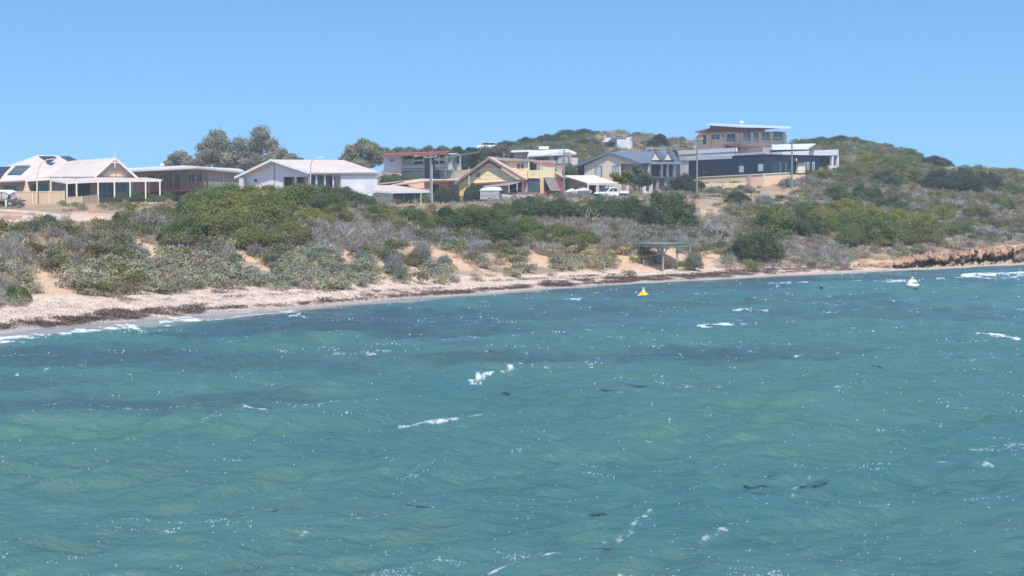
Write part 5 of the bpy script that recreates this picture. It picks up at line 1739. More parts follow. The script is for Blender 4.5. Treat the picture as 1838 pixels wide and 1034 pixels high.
def carport():
    h = house('carport', 1050, 222, 'open carport with broad cream sheet roof beside the white utility truck')
    zg = h.location.z - .8
    a, b, c, d = P(1012, 315, 222), P(1068, 314.6, 228), P(1106, 328.2, 222), P(1054, 328.2, 214)
    part('roof', 'cream_sheet', h, lambda m: m.slab([a, b, c, d], .14))
    part('fascia', 'cream_trim', h, lambda m: m.bar(d - Vector((0, 0, .2)), c - Vector((0, 0, .2)), .1, .3))
    FL = Frame(P(1016, 340, 223), P(1054, 340, 216.5))
    part('side_wall', 'mauve_wall', h, lambda m: FL.poly(m, [(1014, 318), (1053.5, 329), (1053.5, 350), (1014, 350)], -.2, 0))
    window(FL, 1035, 332.5, 1043.5, 344, h, .0, 2, frame='dark_frame', pane='pale_blind')
    FB = Frame(P(1054, 340, 220), P(1106, 340, 226))
    part('back_wall', 'tan_wall', h, lambda m: FB.pbox(m, 1054.5, 329, 1106, 352, -.3, 0))
    window(FB, 1060, 333.5, 1066.5, 347, h, 0, 2, frame='dark_frame', name='door')
    part('upper_light', 'cream_wall', h, lambda m: FB.pbox(m, 1081, 332.5, 1106, 335.5, 0, .08))
    for x in (1055.3, 1071, 1088.5, 1101):
        f = (x - 1054) / 52
        t = d.lerp(c, f)
        part('post', 'cream_trim', h, lambda m: m.bar(Vector((t.x, t.y + .1, zg)), Vector((t.x, t.y + .1, t.z - .16)), .2, .2))
carport()

# ================================================================== white roofed house behind
def back_house():
    h = house('white_roof_house', 985, 282, 'tan house with white roof and white privacy screen behind the yellow dormer')
    A, B = P(948, 290, 284), P(1026, 290, 276)
    F = Frame(A, B)
    zg = P(985, 322, 280).z
    part('roof', 'white_roof', h, lambda m: (m.slab([P(947, 278, 281), P(951, 270, 288), P(1019, 267.4, 284), P(1035, 274.2, 276)], .35), m.slab([P(917, 271.6, 286), P(952, 270.2, 286), P(952, 269, 296), P(917, 270, 296)], .25)))
    part('wall', 'tan_wall', h, lambda m: wall_prism(m, [A, B, B + Vector((0, 10, 0)), A + Vector((0, 10, 0))], zg, F.px(985, 276)[1]))
    part('side_wing', 'mauve_wall', h, lambda m: m.prism([P(922, 274, 287), P(950, 273, 287), P(950, 290, 287), P(922, 290, 287)], (0, 6, 0)))
    window(F, 961, 283, 985, 289, h, 0, 3, frame='dark_frame')
    window(F, 995.5, 280.5, 1000, 294, h, 0, 1, frame='dark_frame')
    window(F, 1000.5, 280.5, 1020, 294, h, .01, 2, frame='dark_frame', pane='pale_blind')
    part('privacy_screen', 'white_wall', h, lambda m: m.prism([P(1025.5, 283, 275), P(1037, 283, 277), P(1037, 301, 277), P(1025.5, 301, 275)], (0, .3, 0)))
    part('corner_post', 'white_trim', h, lambda m: m.bar(P(948.5, 277, 282), P(947, 288, 282), .3, .3))
    part('roof_unit', 'white_roof', h, lambda m: m.hexa([P(967, 268.3, 286), P(985, 267.6, 286), P(985, 267.6, 287.5), P(967, 268.3, 287.5), P(967, 263, 286), P(985, 262.6, 286), P(985, 262.6, 287.5), P(967, 263, 287.5)]))
    part('garden_wall', 'orange_wall', h, lambda m: m.prism([P(1022, 302.5, 262), P(1035.5, 302.5, 262), P(1035.5, 312, 262), P(1022, 312, 262)], (0, .3, 0)))
back_house()

# ================================================================== slate roofed house
def slate_house():
    h = house('slate_roof_house', 1130, 236, 'two storey beige house with slate blue roof and two small pointed gablets')
    zg = h.location.z - 1.2
    gl, ap, gr = P(1027, 299.5, 241), P(1094, 273, 236), P(1149, 292.4, 231)
    e2, r2 = P(1230, 293.2, 239), P(1200, 271.2, 247)
    r1 = P(1176, 271.6, 245)
    F, FS = Frame(gl, gr), Frame(gr, e2)
    bk = Vector((r2.x - ap.x, r2.y - ap.y, 0)) * .8
    part('roof', 'slate_roof', h, lambda m: (m.slab([ap, gr, P(1212, 289, 238.5), r2], .14), m.slab([ap, r2, gl + bk, gl], .14), m.slab([r2, P(1212, 289, 238.5), P(1216, 287, 256), gl + bk], .14)))
    part('bargeboard', 'slate_roof', h, lambda m: [m.bar(a + F.n * .05 - Vector((0, 0, .1)), b + F.n * .05 - Vector((0, 0, .1)), .1, .34) for a, b in ((gl, ap), (ap, gr))])
    part('porch_roof', 'slate_roof', h, lambda m: m.slab([P(1167, 293.6, 231.5), P(1229, 293.8, 237.5), P(1210, 287.6, 239), P(1168, 287.2, 234.5)], .12))
    for k, (x0, xa, x1) in enumerate(((1168, 1176, 1187), (1190.5, 1199, 1208.5))):
        a, b, c = P(x0, 288, 233 + k * 2.2), P(xa, 271.5, 233.6 + k * 2.2), P(x1, 288, 234.6 + k * 2.2)
        bkv = Vector((1.6, 5.5, 0))
        g = part('gablet', 'slate_roof', h, lambda m: (m.prism([a, b, b + bkv, a + bkv], (0, 0, .12)), m.prism([c, b, b + bkv, c + bkv], (0, 0, .12))))
        cc = (a + b + c) / 3
        part('gablet_face', 'beige_boards', g, lambda m: m.prism([p.lerp(cc, .12) + Vector((.06, .3, 0)) for p in (a, b, c)], (.03, .12, 0)))
    part('gable_wall', 'beige_boards', h, lambda m: F.poly(m, [(1049, 297), (1093, 277), (1146, 294), (1113, 294.2), (1113, 345), (1049, 345)], -1.1, -.8))
    part('left_lean_to', 'dark_frame', h, lambda m: m.prism([P(1037, 301.5, 242), P(1049, 299.5, 242), P(1049, 316, 242), P(1037, 316, 242)], (0, 4, 0)))
    window(F, 1068.5, 299, 1079.5, 318, h, -.8, 2, frame='dark_frame', pane='pale_blind')
    window(F, 1100, 298, 1111, 310, h, -.8, 2, frame='dark_frame', pane='pale_blind')
    part('trim', 'white_trim', h, lambda m: (F.pbox(m, 1111.6, 294.6, 1113.4, 316, -.8, -.7),))
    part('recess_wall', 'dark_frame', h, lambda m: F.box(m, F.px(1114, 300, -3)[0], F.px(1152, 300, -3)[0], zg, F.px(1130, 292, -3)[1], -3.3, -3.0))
    window(F, 1117, 298, 1128, 308, h, -3.0, 3, frame='white_trim')
    # glazed right bay
    FB = Frame(P(1164, 300, 234.5), P(1221, 300, 240.5))
    part('bay_wall', 'mauve_wall', h, lambda m: FB.box(m, FB.px(1149, 300)[0], FB.px(1221, 300)[0], zg, FB.px(1190, 294)[1], -6, -.3))
    for x0, x1 in ((1171.5, 1178), (1178.8, 1186.5), (1191.5, 1198), (1200.5, 1207), (1214, 1220)):
        window(FB, x0, 295.5, x1, 315, h, -.3, 1, frame='dark_frame', pane='blue_glass')
    for x in (1167, 1188.5, 1199.2, 1210.5):
        part('column', 'white_wall', h, lambda m: FB.pbox(m, x - 1.4, 293.8, x + 1.4, 318, .5, .85))
    def braces(m):
        for x0, x1 in ((1170, 1187), (1190, 1199), (1200.5, 1209)):
            m.bar(FB.at(x0, 306, .7), FB.at((x0 + x1) / 2, 295, .7), .09, .09)
            m.bar(FB.at(x1, 306, .7), FB.at((x0 + x1) / 2, 295, .72), .09, .09)
    part('brace', 'dark_frame', h, braces)
    zf = FB.px(1185, 318)[1]
    part('balcony_floor', 'gutter_grey', h, lambda m: FB.box(m, FB.px(1163, 317, .9)[0], FB.px(1206, 317, .9)[0], zf - .25, zf, -.3, .9))
    for x in (1158, 1170, 1181, 1195):
        part('pier', 'white_wall' if x < 1175 else 'mauve_wall', h, lambda m: FB.pbox(m, x - 1.3, 320.2, x + 1.3, 345, .2, .6))
    window(FB, 1175, 326, 1180, 341, h, -.3, 1, frame='dark_frame', name='door')
slate_house()

# ================================================================== little pole house on the hill
def pole_house():
    h = house('pole_house', 1108, 326, 'small white framed pole house with solar roof high on the hill')
    A, B = P(1083, 268, 327), P(1132, 268, 323)
    F = Frame(A, B)
    FR = Frame(B, P(1137, 268, 332))
    zg = h.location.z - 1.5
    r = [F.at(1081, 254, .8), F.at(1128, 252.4, .8), F.at(1134, 246.4, -4), F.at(1089, 247.4, -4)]
    part('roof', 'cream_roof', h, lambda m: m.slab(r, .2))
    q = [on_plane(x, y, r[0], r[1], r[2], .1) for x, y in ((1092, 253), (1122, 252), (1125, 247), (1098, 247.4))]
    part('solar_panel', 'solar_cell', h, lambda m: m.prism(q, (0, 0, -.08)))
    part('wall', 'mauve_wall', h, lambda m: wall_prism(m, [F.at(1083, 268, -1.5), F.at(1132, 268, -1.5), F.at(1132, 268, -1.5) + Vector((1, 6, 0)), F.at(1083, 268, -1.5) + Vector((1, 6, 0))], zg, F.px(1100, 253.6)[1]))
    window(F, 1095, 257, 1104.5, 265, h, -1.5, 1, frame='dark_frame')
    window(F, 1107, 256.5, 1119.5, 264.5, h, -1.5, 1, frame='dark_frame')
    part('balustrade', 'white_wall', h, lambda m: F.pbox(m, 1082.5, 265.5, 1133, 275, -.15, 0))
    part('deck', 'concrete', h, lambda m: F.box(m, 0, F.len, F.px(1100, 275)[1] - .2, F.px(1100, 275)[1], -1.5, -.16))
    for x in (1083, 1105, 1118.5, 1128, 1132.4):
        part('post', 'white_trim', h, lambda m: F.pbox(m, x - .8, 253.6, x + .8, 275, .0, .25))
    part('end_wall', 'white_wall', h, lambda m: FR.pbox(m, 1131.5, 250, 1136, 275, -3, 0))
    part('chimney', 'white_trim', h, lambda m: m.tube(P(1086, 250, 328), P(1086, 242.5, 328), .12))
pole_house()

# ================================================================== salmon house on top
def salmon_house():
    h = house('salmon_house', 1330, 288, 'salmon two storey house with maroon fascia and tilted white roof on the ridge')
    A, B, Cc = P(1254, 265, 290), P(1330, 265, 283), P(1412, 262, 294)
    FL, FR = Frame(A, B), Frame(B, Cc)
    zg = P(1330, 282, 283).z
    bk = Vector((1, 12, 0))
    zt = FL.px(1300, 238)[1]
    part('wall', 'salmon_wall', h, lambda m: wall_prism(m, [A, B, Cc, Cc + bk, A + bk], zg, zt))
    part('clerestory', 'maroon_fascia', h, lambda m: (FL.poly(m, [(1252, 238), (1274.5, 231), (1274.5, 225.5), (1330, 229), (1330, 238)], -8, .25), FR.poly(m, [(1330, 229), (1411, 230.5), (1385, 231.8), (1330, 238)], -8, .2)))
    part('roof', 'white_roof', h, lambda m: m.slab([P(1268, 222.3, 284), P(1330, 225, 279), P(1419, 229, 290), P(1420, 227.4, 306), P(1276, 221.5, 300)], .3))
    part('roof_edge', 'maroon_fascia', h, lambda m: m.slab([P(1248, 237, 287), P(1275, 231.2, 287), P(1276, 229.6, 296), P(1249, 235.6, 298)], .25))
    window(FL, 1261.5, 242.5, 1267.5, 259.5, h, 0, 1, frame='cream_trim', name='door')
    window(FL, 1277.5, 241.5, 1292, 250.5, h, 0, 2, 2, frame='white_trim')
    window(FL, 1304.5, 240, 1319.5, 254, h, 0, 2, frame='white_trim')
    window(FL, 1296, 241, 1299, 247, h, 0, 1, frame='white_trim')
    for x0, x1 in ((1334, 1346), (1353, 1360.5), (1367, 1381), (1388, 1404)):
        window(FR, x0, 237.2, x1, 252, h, 0, 2, 1, frame='cream_trim', pane='blue_glass')
    def rail(F, x0, x1, y0, y1, off=.35):
        z0, z1 = F.px(x0, y1, off)[1], F.px(x0, y0, off)[1]
        s0, s1 = F.px(x0, y1, off)[0], F.px(x1, y1, off)[0]
        def fn(m):
            F.box(m, s0, s1, z1 - .09, z1, off - .08, off)
            F.box(m, s0, s1, z0, z0 + .08, off - .08, off)
            k = max(3, int((s1 - s0) / .7))
            for i in range(k + 1):
                s = s0 + (s1 - s0) * i / k
                F.box(m, s - .05, s + .05, z0 + .081, z1 - .091, off - .07, off - .01)
        part('balustrade', 'white_trim', h, fn)
    rail(FL, 1296, 1320, 249.5, 255)
    rail(FR, 1332, 1347, 247.5, 254)
    rail(FR, 1353, 1361, 247.5, 253.5)
    rail(FR, 1366.5, 1382, 245.5, 252)
    rail(FR, 1388, 1405, 246, 255.5)
    part('soffit', 'salmon_soffit', h, lambda m: FL.poly(m, [(1254, 237.5), (1330, 237), (1330, 239), (1254, 239.5)], 0, .3))
    for x in (1349.5, 1364, 1385, 1408):
        part('pier', 'salmon_wall', h, lambda m: FR.pbox(m, x - 1.6, 236.6, x + 1.6, 258, .0, .3))
    part('surround', 'salmon_wall', h, lambda m: (FL.pbox(m, 1272, 240, 1275.5, 262, 0, .25), FL.pbox(m, 1321.5, 238.8, 1326, 258, 0, .3)))
    part('lower_awning', 'maroon_fascia', h, lambda m: m.slab([P(1298, 259.3, 281), P(1333, 262, 277.5), P(1367, 263.4, 282), P(1367, 262.4, 284), P(1298, 258.4, 284)], .2))
    part('lower_window', 'dark_frame', h, lambda m: FL.pbox(m, 1301, 262, 1330, 268, 0, .04))
    part('roof_fan', 'white_trim', h, lambda m: m.lathe(P(1331, 226, 290), [(.2, 0), (.2, .5), (.45, .6), (.4, .9), (.15, 1.0)], 10))
salmon_house()

# ================================================================== white modern house with the navy front
def modern_house():
    h = house('white_modern_house', 1360, 256, 'sprawling white flat roofed modern house with parapets below the salmon house')
    zg = P(1360, 318, 256).z
    A, B = P(1217, 290, 264), P(1320, 290, 250)
    F = Frame(A, B)
    Cc = P(1506, 290, 262)
    FR = Frame(B, Cc)
    bk = Vector((2, 10, 0))
    def parapet(m):
        F.poly(m, [(1217, 270.3), (1319.5, 265), (1319.5, 272), (1217, 277.5)], -1.5, -1.0)
        F.poly(m, [(1216, 281.5), (1314, 279), (1314, 284.6), (1216, 288.5)], -.5, .2)
    part('parapet', 'white_wall', h, parapet)
    part('roof_sheet', 'white_roof', h, lambda m: m.slab([F.at(1217, 277, -1.5), F.at(1319, 272, -1.5), F.at(1319, 271, -9), F.at(1217, 276, -9)], .2))
    part('wall', 'white_wall', h, lambda m: (wall_prism(m, [F.at(1219, 300, -.7), F.at(1372, 300, -.7), F.at(1372, 300, -.7) + bk, F.at(1219, 300, -.7) + bk], zg, F.px(1319, 275)[1]),))
    part('side_wall', 'white_wall', h, lambda m: F.pbox(m, 1219, 289, 1236.5, 316, -.6, 0))
    # right wing with skillion roof
    part('skillion_roof', 'white_roof', h, lambda m: m.slab([P(1383, 266, 254), P(1452, 265, 256), P(1464, 259, 252), P(1464, 257.6, 262), P(1385, 259.5, 266)], .3))
    FC = Frame(P(1386, 270, 258), P(1455, 270, 261))
    part('wing_wall', 'mauve_wall', h, lambda m: FC.pbox(m, 1368, 264.5, 1455, 282, -5, 0))
    for x0, x1 in ((1393, 1410.5), (1413, 1431), (1433, 1450.5)):
        window(FC, x0, 266.8, x1, 272, h, .0, 1, frame='white_trim', pane='pale_blind')
    FD = Frame(P(1404, 275, 252), P(1506, 275, 260))
    part('white_band', 'white_wall', h, lambda m: FD.poly(m, [(1404, 272.4), (1505, 268.2), (1505, 278.8), (1404, 279.5)], -6, 0))
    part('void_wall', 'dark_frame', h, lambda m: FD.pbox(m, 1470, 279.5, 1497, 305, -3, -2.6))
    for x in (1495, 1504.5):
        part('post', 'white_trim', h, lambda m: FD.pbox(m, x - 1, 278.6, x + 1, 303, -.6, -.1))
    part('low_wall', 'white_wall', h, lambda m: (FD.pbox(m, 1488.5, 297, 1506, 306, -.2, .2), FD.pbox(m, 1506, 300, 1521, 306, -.5, -.2)))
    # roof terrace frame
    def fr(m):
        tops = []
        for x, y0, y1, off in ((1320.5, 264.5, 280, 0), (1338, 265, 279, 0), (1344.5, 265, 279, 0), (1368, 263.5, 278, -.1), (1385, 262.5, 277.5, -.1)):
            a, b = P(x, y1, 249.5 + off), P(x, y0, 249.5 + off)
            m.bar(a, b, .1, .1)
            tops.append(b)
        for a, b in zip(tops[:-1], tops[1:]):
            m.bar(a, b, .09, .09)
    part('terrace_frame', 'dark_frame', h, fr)
modern_house()

def navy_house():
    h = house('navy_extension', 1355, 242, 'long navy blue boarded wing with pale windows above the cream retaining wall')
    A, B, Cc = P(1236, 320, 250), P(1371, 315, 238.5), P(1471, 310, 246)
    FL, FR = Frame(A, B), Frame(B, Cc)
    zb = P(1371, 318, 238.5).z - 1.5
    bk = Vector((3, 5, 0))
    part('wall', 'navy_wall', h, lambda m: (FL.poly(m, [(1236, 288.3), (1314, 284.6), (1314, 280.8), (1371, 277.8), (1371, 316), (1236, 322)], -4, 0), FR.poly(m, [(1371, 277.8), (1404, 279), (1470.5, 280), (1470.5, 312), (1432, 312), (1371, 316)], -4, 0)))
    part('coping', 'navy_wall', h, lambda m: (m.bar(FL.at(1314, 280.4, .05), FL.at(1371, 277.4, .05), .2, .12), m.bar(FR.at(1371, 277.4, .05), FR.at(1471, 279.7, .05), .2, .12)))
    window(FL, 1326.5, 297.5, 1335, 309.5, h, 0, 1, frame='dark_frame', pane='pale_blind')
    window(FL, 1360.5, 294, 1370, 307.5, h, 0, 1, frame='dark_frame', pane='pale_blind')
    window(FL, 1262, 306, 1268, 311, h, 0, 1, frame='dark_frame', pane='blue_glass')
    for x0, x1 in ((1386, 1397), (1399, 1403.5), (1409, 1413), (1420, 1426)):
        window(FR, x0, 292, x1, 311, h, 0, 1, frame='dark_frame', pane='glass' if x1 - x0 > 5 else 'blue_glass')
    part('alcove_panel', 'cream_wall', h, lambda m: FR.pbox(m, 1432.5, 291.5, 1445.5, 311, 0, .5))
    part('eyebrow', 'navy_wall', h, lambda m: FR.pbox(m, 1425, 290, 1447, 291.4, 0, .9))
    window(FR, 1449, 292, 1452, 308, h, 0, 1, frame='white_trim', pane='blue_glass')
    window(FR, 1459, 292, 1461.5, 308, h, 0, 1, frame='white_trim', pane='blue_glass')
    part('wall_lamp', 'white_trim', h, lambda m: (m.lathe(FR.at(1429.5, 287, .2), [(.08, -.3), (.14, 0), (.05, .25)], 8),))
navy_house()

def retaining_wall():
    # runs under the navy wing
    r = empty('retaining_wall', P(1340, 330, 234), 'rendered cream retaining wall under the navy blue wing', 'wall')
    A, B, Cc = P(1250, 325, 243), P(1371, 320, 233), P(1447, 316, 240)
    FL, FR = Frame(A, B), Frame(B, Cc)
    zb = gz(A.x, A.y) - 2
    def up(m):
        FL.poly(m, [(1250, 319), (1342, 313.8), (1371, 312.6), (1371, 342), (1250, 346)], -.5, 0)
        FR.poly(m, [(1371, 312.6), (1416, 310.5), (1416, 314.5), (1446, 313.2), (1446, 335), (1371, 342)], -.5, 0)
    part('wall', 'sand_wall', r, up)
    part('pier', 'salmon_soffit', r, lambda m: FL.pbox(m, 1341.5, 313, 1347, 342, 0, .25))
    part('coping', 'cream_trim', r, lambda m: (m.bar(FL.at(1250, 318.7, -.1), FL.at(1371, 312.3, -.1), .5, .12), m.bar(FR.at(1371, 312.3, -.1), FR.at(1416, 310.2, -.1), .5, .12)))
    fz = empty('panel_fence', P(1300, 340, 230), 'lower cream panel fence standing before the retaining wall', 'fence')
    G = Frame(P(1266, 335, 232), P(1345, 335, 229))
    part('fence_sheet', 'sand_wall', fz, lambda m: G.poly(m, [(1266, 329.5), (1342, 327.8), (1342, 347), (1266, 350)], -.08, 0))
    for x in (1277, 1300, 1320, 1341):
        part('fence_post', 'fence_trim', fz, lambda m: G.pbox(m, x - .6, 328, x + .6, 349, 0, .07))
retaining_wall()

def shed():
    h = house('flat_shed', 850, 300, 'grey flat roofed shed peeping out of the trees on the hill')
    h['category'] = 'shed'
    z = P(850, 282, 300).z
    F = Frame(P(838, 275, 300), P(861, 275, 300))
    part('wall', 'mauve_wall', h, lambda m: F.pbox(m, 840, 270.2, 860, 284, -5, 0))
    part('roof', 'gutter_grey', h, lambda m: F.pbox(m, 838.5, 268, 861, 270, -5.5, .5))
    part('white_panel', 'white_wall', h, lambda m: F.pbox(m, 841, 270.6, 859.5, 272.6, 0, .05))
shed()
# ------------------------------------------------------------------ smaller things
mat('yellow_plastic', (.85, .50, .03), .4, .08, 1)
mat('white_plastic', (.72, .71, .71), .4, .06, 1)
mat('black_rubber', (.02, .02, .022), .8, .2, 3)
mat('dark_green_plastic', (.01, .05, .05), .4, .1, 1)
mat('black_paint', (.03, .03, .035), .6, .1, 1)
mat('galvanised', (.50, .51, .51), .5, .08, 1, metal=.3)
mat('lamp_post_cream', (.70, .58, .42), .6, .05, 1)
mat('pole_green', (.18, .22, .205), .85, .12, 2)
mat('car_white', (.74, .74, .75), .3, .03, 1, spec=.6)
mat('car_glass', (.03, .04, .05), .08, .1, 1, spec=.6)
mat('tarp_cream', (.76, .72, .60), .8, .08, 1)
mat('mesh_grey', (.33, .33, .37), .7, .12, 2)
mat('rust_junk', (.20, .15, .13), .9, .4, 4)
mat('wire_dark', (.10, .10, .11), .7, .05, 1)
mat('tail_red', (.5, .04, .03), .4, .05, 1)
mat('limestone', (.46, .29, .18), .95, .32, 1.6, bump=1.0, dirt=(.40, .24, .15))
mat('limestone_grey', (.34, .27, .22), .95, .35, 1.8, bump=1.0, dirt=(.16, .13, .12))

def ground_P(px, py, D):
    q = P(px, py, D)
    return Vector((q.x, q.y, gz(q.x, q.y)))

# ---- beach shelter
def shelter():
    D = 139.5
    root = empty('beach_shelter', ground_P(1195, 488, D), 'open timber shade shelter with six posts standing on the beach', 'shelter')
    L0, M0, R0 = P(1140, 439, 141.5), P(1189, 436.6, 136.3), P(1240, 436.6, 141.0)
    BK = P(1190, 440.5, 146.5)
    zt = L0.z
    def pt(px, D_, z):
        q = P(px, 450, D_)
        return Vector((q.x, q.y, z))
    zr = P(1190, 441, 137).z
    FLp, FMp, FRp, Bp = pt(1137.5, 141.8, zr), pt(1191.5, 135.6, zr), pt(1240.5, 141.2, zr), pt(1188, 147.5, zr)
    def roof(m):
        # battens laid across the rafters
        n = 26
        for k in range(n):
            f = k / (n - 1)
            a, b = FLp.lerp(FMp, f), Bp.lerp(FRp, f)
            m.bar(a + Vector((0, 0, .14)), b + Vector((0, 0, .14)), .15, .05)
    part('roof_battens', 'timber_green', root, roof)
    def beams(m):
        for a, b in ((FLp, FMp), (FMp, FRp), (FRp, Bp), (Bp, FLp)):
            m.bar(a - Vector((0, 0, .06)), b - Vector((0, 0, .06)), .10, .20)
        for f in (.2, .4, .6, .8):
            m.bar(FLp.lerp(Bp, f) + Vector((0, 0, .02)), FMp.lerp(FRp, f) + Vector((0, 0, .02)), .08, .16)
    part('beam', 'timber_green', root, beams)
    posts = [(1143, 141.2), (1165, 144.5), (1190, 136.4), (1215.5, 139.2), (1238, 141.0), (1187, 146.8)]
    for x, d in posts:
        g = ground_P(x, 488, d)
        part('post', 'timber_grey', root, lambda m: m.tube(Vector((g.x, g.y, g.z - .4)), Vector((g.x, g.y, zr - .12)), .10, .09, 10))
    def br(m):
        for x, d, dx, dd in ((1190, 136.4, -13, 1.5), (1190, 136.4, 8, 1.0), (1238, 141, -10, -1.1), (1143, 141.2, 5, -.7), (1238, 141, -6, 1.5), (1187, 146.8, -8, -1.2)):
            a, b = ground_P(x, 470, d), ground_P(x + dx, 470, d + dd)
            m.bar(Vector((a.x, a.y, zr - .95)), Vector((b.x, b.y, zr - .22)), .08, .1)
    part('brace', 'timber_grey', root, br)
    # bench table in the shade
    t = empty('picnic_table', ground_P(1172, 487, 141.2), 'weathered table with benches in the shade under the beach shelter', 'table')
    o = Vector(t.location)
    ex, ey = Vector((.8, .6, 0)), Vector((-.6, .8, 0))
    part('tabletop', 'timber_grey', t, lambda m: m.bar(o - ex * .95 + Vector((0, 0, .74)), o + ex * .95 + Vector((0, 0, .74)), .75, .06))
    for s in (-1, 1):
        part('bench', 'timber_grey', t, lambda m: m.bar(o - ex * .95 + ey * .72 * s + Vector((0, 0, .44)), o + ex * .95 + ey * .72 * s + Vector((0, 0, .44)), .26, .05))
        part('leg', 'timber_grey', t, lambda m: (m.bar(o + ex * .65 * s - ey * .8 + Vector((0, 0, -.1)), o + ex * .65 * s - ey * .2 + Vector((0, 0, .7)), .09, .09), m.bar(o + ex * .65 * s + ey * .8 + Vector((0, 0, -.1)), o + ex * .65 * s + ey * .2 + Vector((0, 0, .7)), .09, .09), m.bar(o + ex * .65 * s - ey * .75 + Vector((0, 0, .40)), o + ex * .65 * s + ey * .75 + Vector((0, 0, .40)), .07, .07)))
    s = tag(part('timber_stump', 'timber_grey', None, lambda m: m.lathe(ground_P(1155.5, 489, 139.4), [(.10, -.2), (.10, .45), (.08, .47)], 8)), 'short pale stump on the sand at the left side of the beach shelter', 'stump')
shelter()

def rail_seat():
    r = empty('barrier_rail', ground_P(1077, 488, 132), 'low weathered timber rail on posts at the back of the beach', 'barrier')
    a, b = ground_P(1068, 486, 133.5), ground_P(1085.5, 488, 131)
    part('rail', 'timber_grey', r, lambda m: m.bar(a + Vector((0, 0, .82)), b + Vector((0, 0, .76)), .12, .14))
    for p in (a, b):
        part('post', 'timber_grey', r, lambda m: m.bar(p - Vector((0, 0, .4)), p + Vector((0, 0, .76)), .13, .13))
rail_seat()

# ---- buoys
def sea_at(X, Y):
    return float(sea(np.array([X]), np.array([Y]))[0])

def buoys():
    D = -CAM_H / (ray(1155, 532).z / ray(1155, 532).y)
    p = P(1155, 532, D); p.z = sea_at(p.x, p.y) + .16
    b = empty('yellow_buoy', p, 'yellow pyramid marker buoy floating in front of the beach shelter', 'buoy')
    w = .47
    def body(m):
        # four sided pyramid with rounded foot and ridges
        q = [(w * .98, -.25), (w * 1.0, .02), (w * .93, .08), (w * .14, .44), (.05, .47)]
        m.lathe(p, q, 4)
    o = part('body', 'yellow_plastic', b, body, bevel=.03)
    part('collar', 'yellow_plastic', b, lambda m: m.lathe(p, [(w * 1.03, -.2), (w * 1.1, -.08), (w * 1.03, .03)], 16))
    part('handle', 'white_plastic', b, lambda m: (m.path([p + Vector((-.07, 0, .42)), p + Vector((-.05, 0, .60)), p + Vector((.05, 0, .60)), p + Vector((.07, 0, .42))], .025), m.bar(p + Vector((.02, -.31, .14)), p + Vector((.0, -.07, .44)), .045, .02)))
    f = P(1165.5, 532, D); f.z = sea_at(f.x, f.y)
    tag(part('mooring_float', 'yellow_plastic', None, lambda m: m.lathe(f, [(.02, -.1), (.10, -.06), (.13, .03), (.10, .12), (.03, .16)], 12), smooth=True), 'small pale yellow float beside the yellow pyramid buoy', 'float')
    # white mooring buoy with letters
    D = -CAM_H / (ray(1638, 520).z / ray(1638, 520).y)
    p = P(1638, 520, D); p.z = sea_at(p.x, p.y) + .10
    R = .43
    b = empty('white_buoy', p, 'white dome mooring buoy with black letters near the right side of the bay', 'buoy')
    part('dome', 'white_plastic', b, lambda m: m.lathe(p, [(R, -.2), (R, .10)] + [(R * math.cos(a), .10 + R * .95 * math.sin(a)) for a in np.linspace(.15, 1.45, 9)], 28), smooth=True)
    part('skirt', 'white_plastic', b, lambda m: m.lathe(p, [(R * 1.06, -.12), (R * 1.18, .02), (R * 1.16, .10), (R * 1.02, .13)], 28), smooth=True)
    part('ring', 'steel_tank', b, lambda m: m.path([p + Vector((.12 * math.cos(a), 0, .50 + .12 * math.sin(a))) for a in np.linspace(0, math.pi, 9)], .03))
    part('strap', 'black_paint', b, lambda m: m.path([p + Vector((R * 1.01 * math.cos(a) * .12, -R * 1.01 * math.cos(a), .10 + R * .97 * math.sin(a))) for a in np.linspace(.25, 1.5, 8)], .012))
    tx = bpy.data.curves.new('lettering', 'FONT')
    tx.body = 'ONT'; tx.size = .27; tx.align_x = 'CENTER'; tx.extrude = .004; tx.offset = .006
    to = bpy.data.objects.new('lettering', tx)
    COL.objects.link(to)
    dg = bpy.context.evaluated_depsgraph_get()
    me = bpy.data.meshes.new_from_object(to.evaluated_get(dg))
    bpy.data.objects.remove(to)
    # wrap the letters round the dome
    for v in me.vertices:
        ang = math.radians(-90 + 22) + v.co.x / R
        hz = .12 + v.co.y
        rr = R * math.cos(math.asin(min(.95, max(0, (hz - .10) / (R * .95))))) + .012 + v.co.z
        v.co = (rr * math.cos(ang), rr * math.sin(ang), hz)
    me.materials.append(MATS['black_paint'])
    o = bpy.data.objects.new('lettering', me)
    link(o, b)
    D = -CAM_H / (ray(1474, 522).z / ray(1474, 522).y)
    p = P(1474, 522, D); p.z = sea_at(p.x, p.y) + .04
    b = empty('dark_buoy', p, 'small dark green ball buoy between the two bigger buoys', 'buoy')
    part('float', 'dark_green_plastic', b, lambda m: m.lathe(p, [(.03, -.12), (.12, -.06), (.15, .04), (.11, .14), (.03, .19)], 14), smooth=True)
    part('cap', 'white_plastic', b, lambda m: m.lathe(p + Vector((.03, -.02, .17)), [(.03, 0), (.03, .06), (.01, .08)], 8))
buoys()

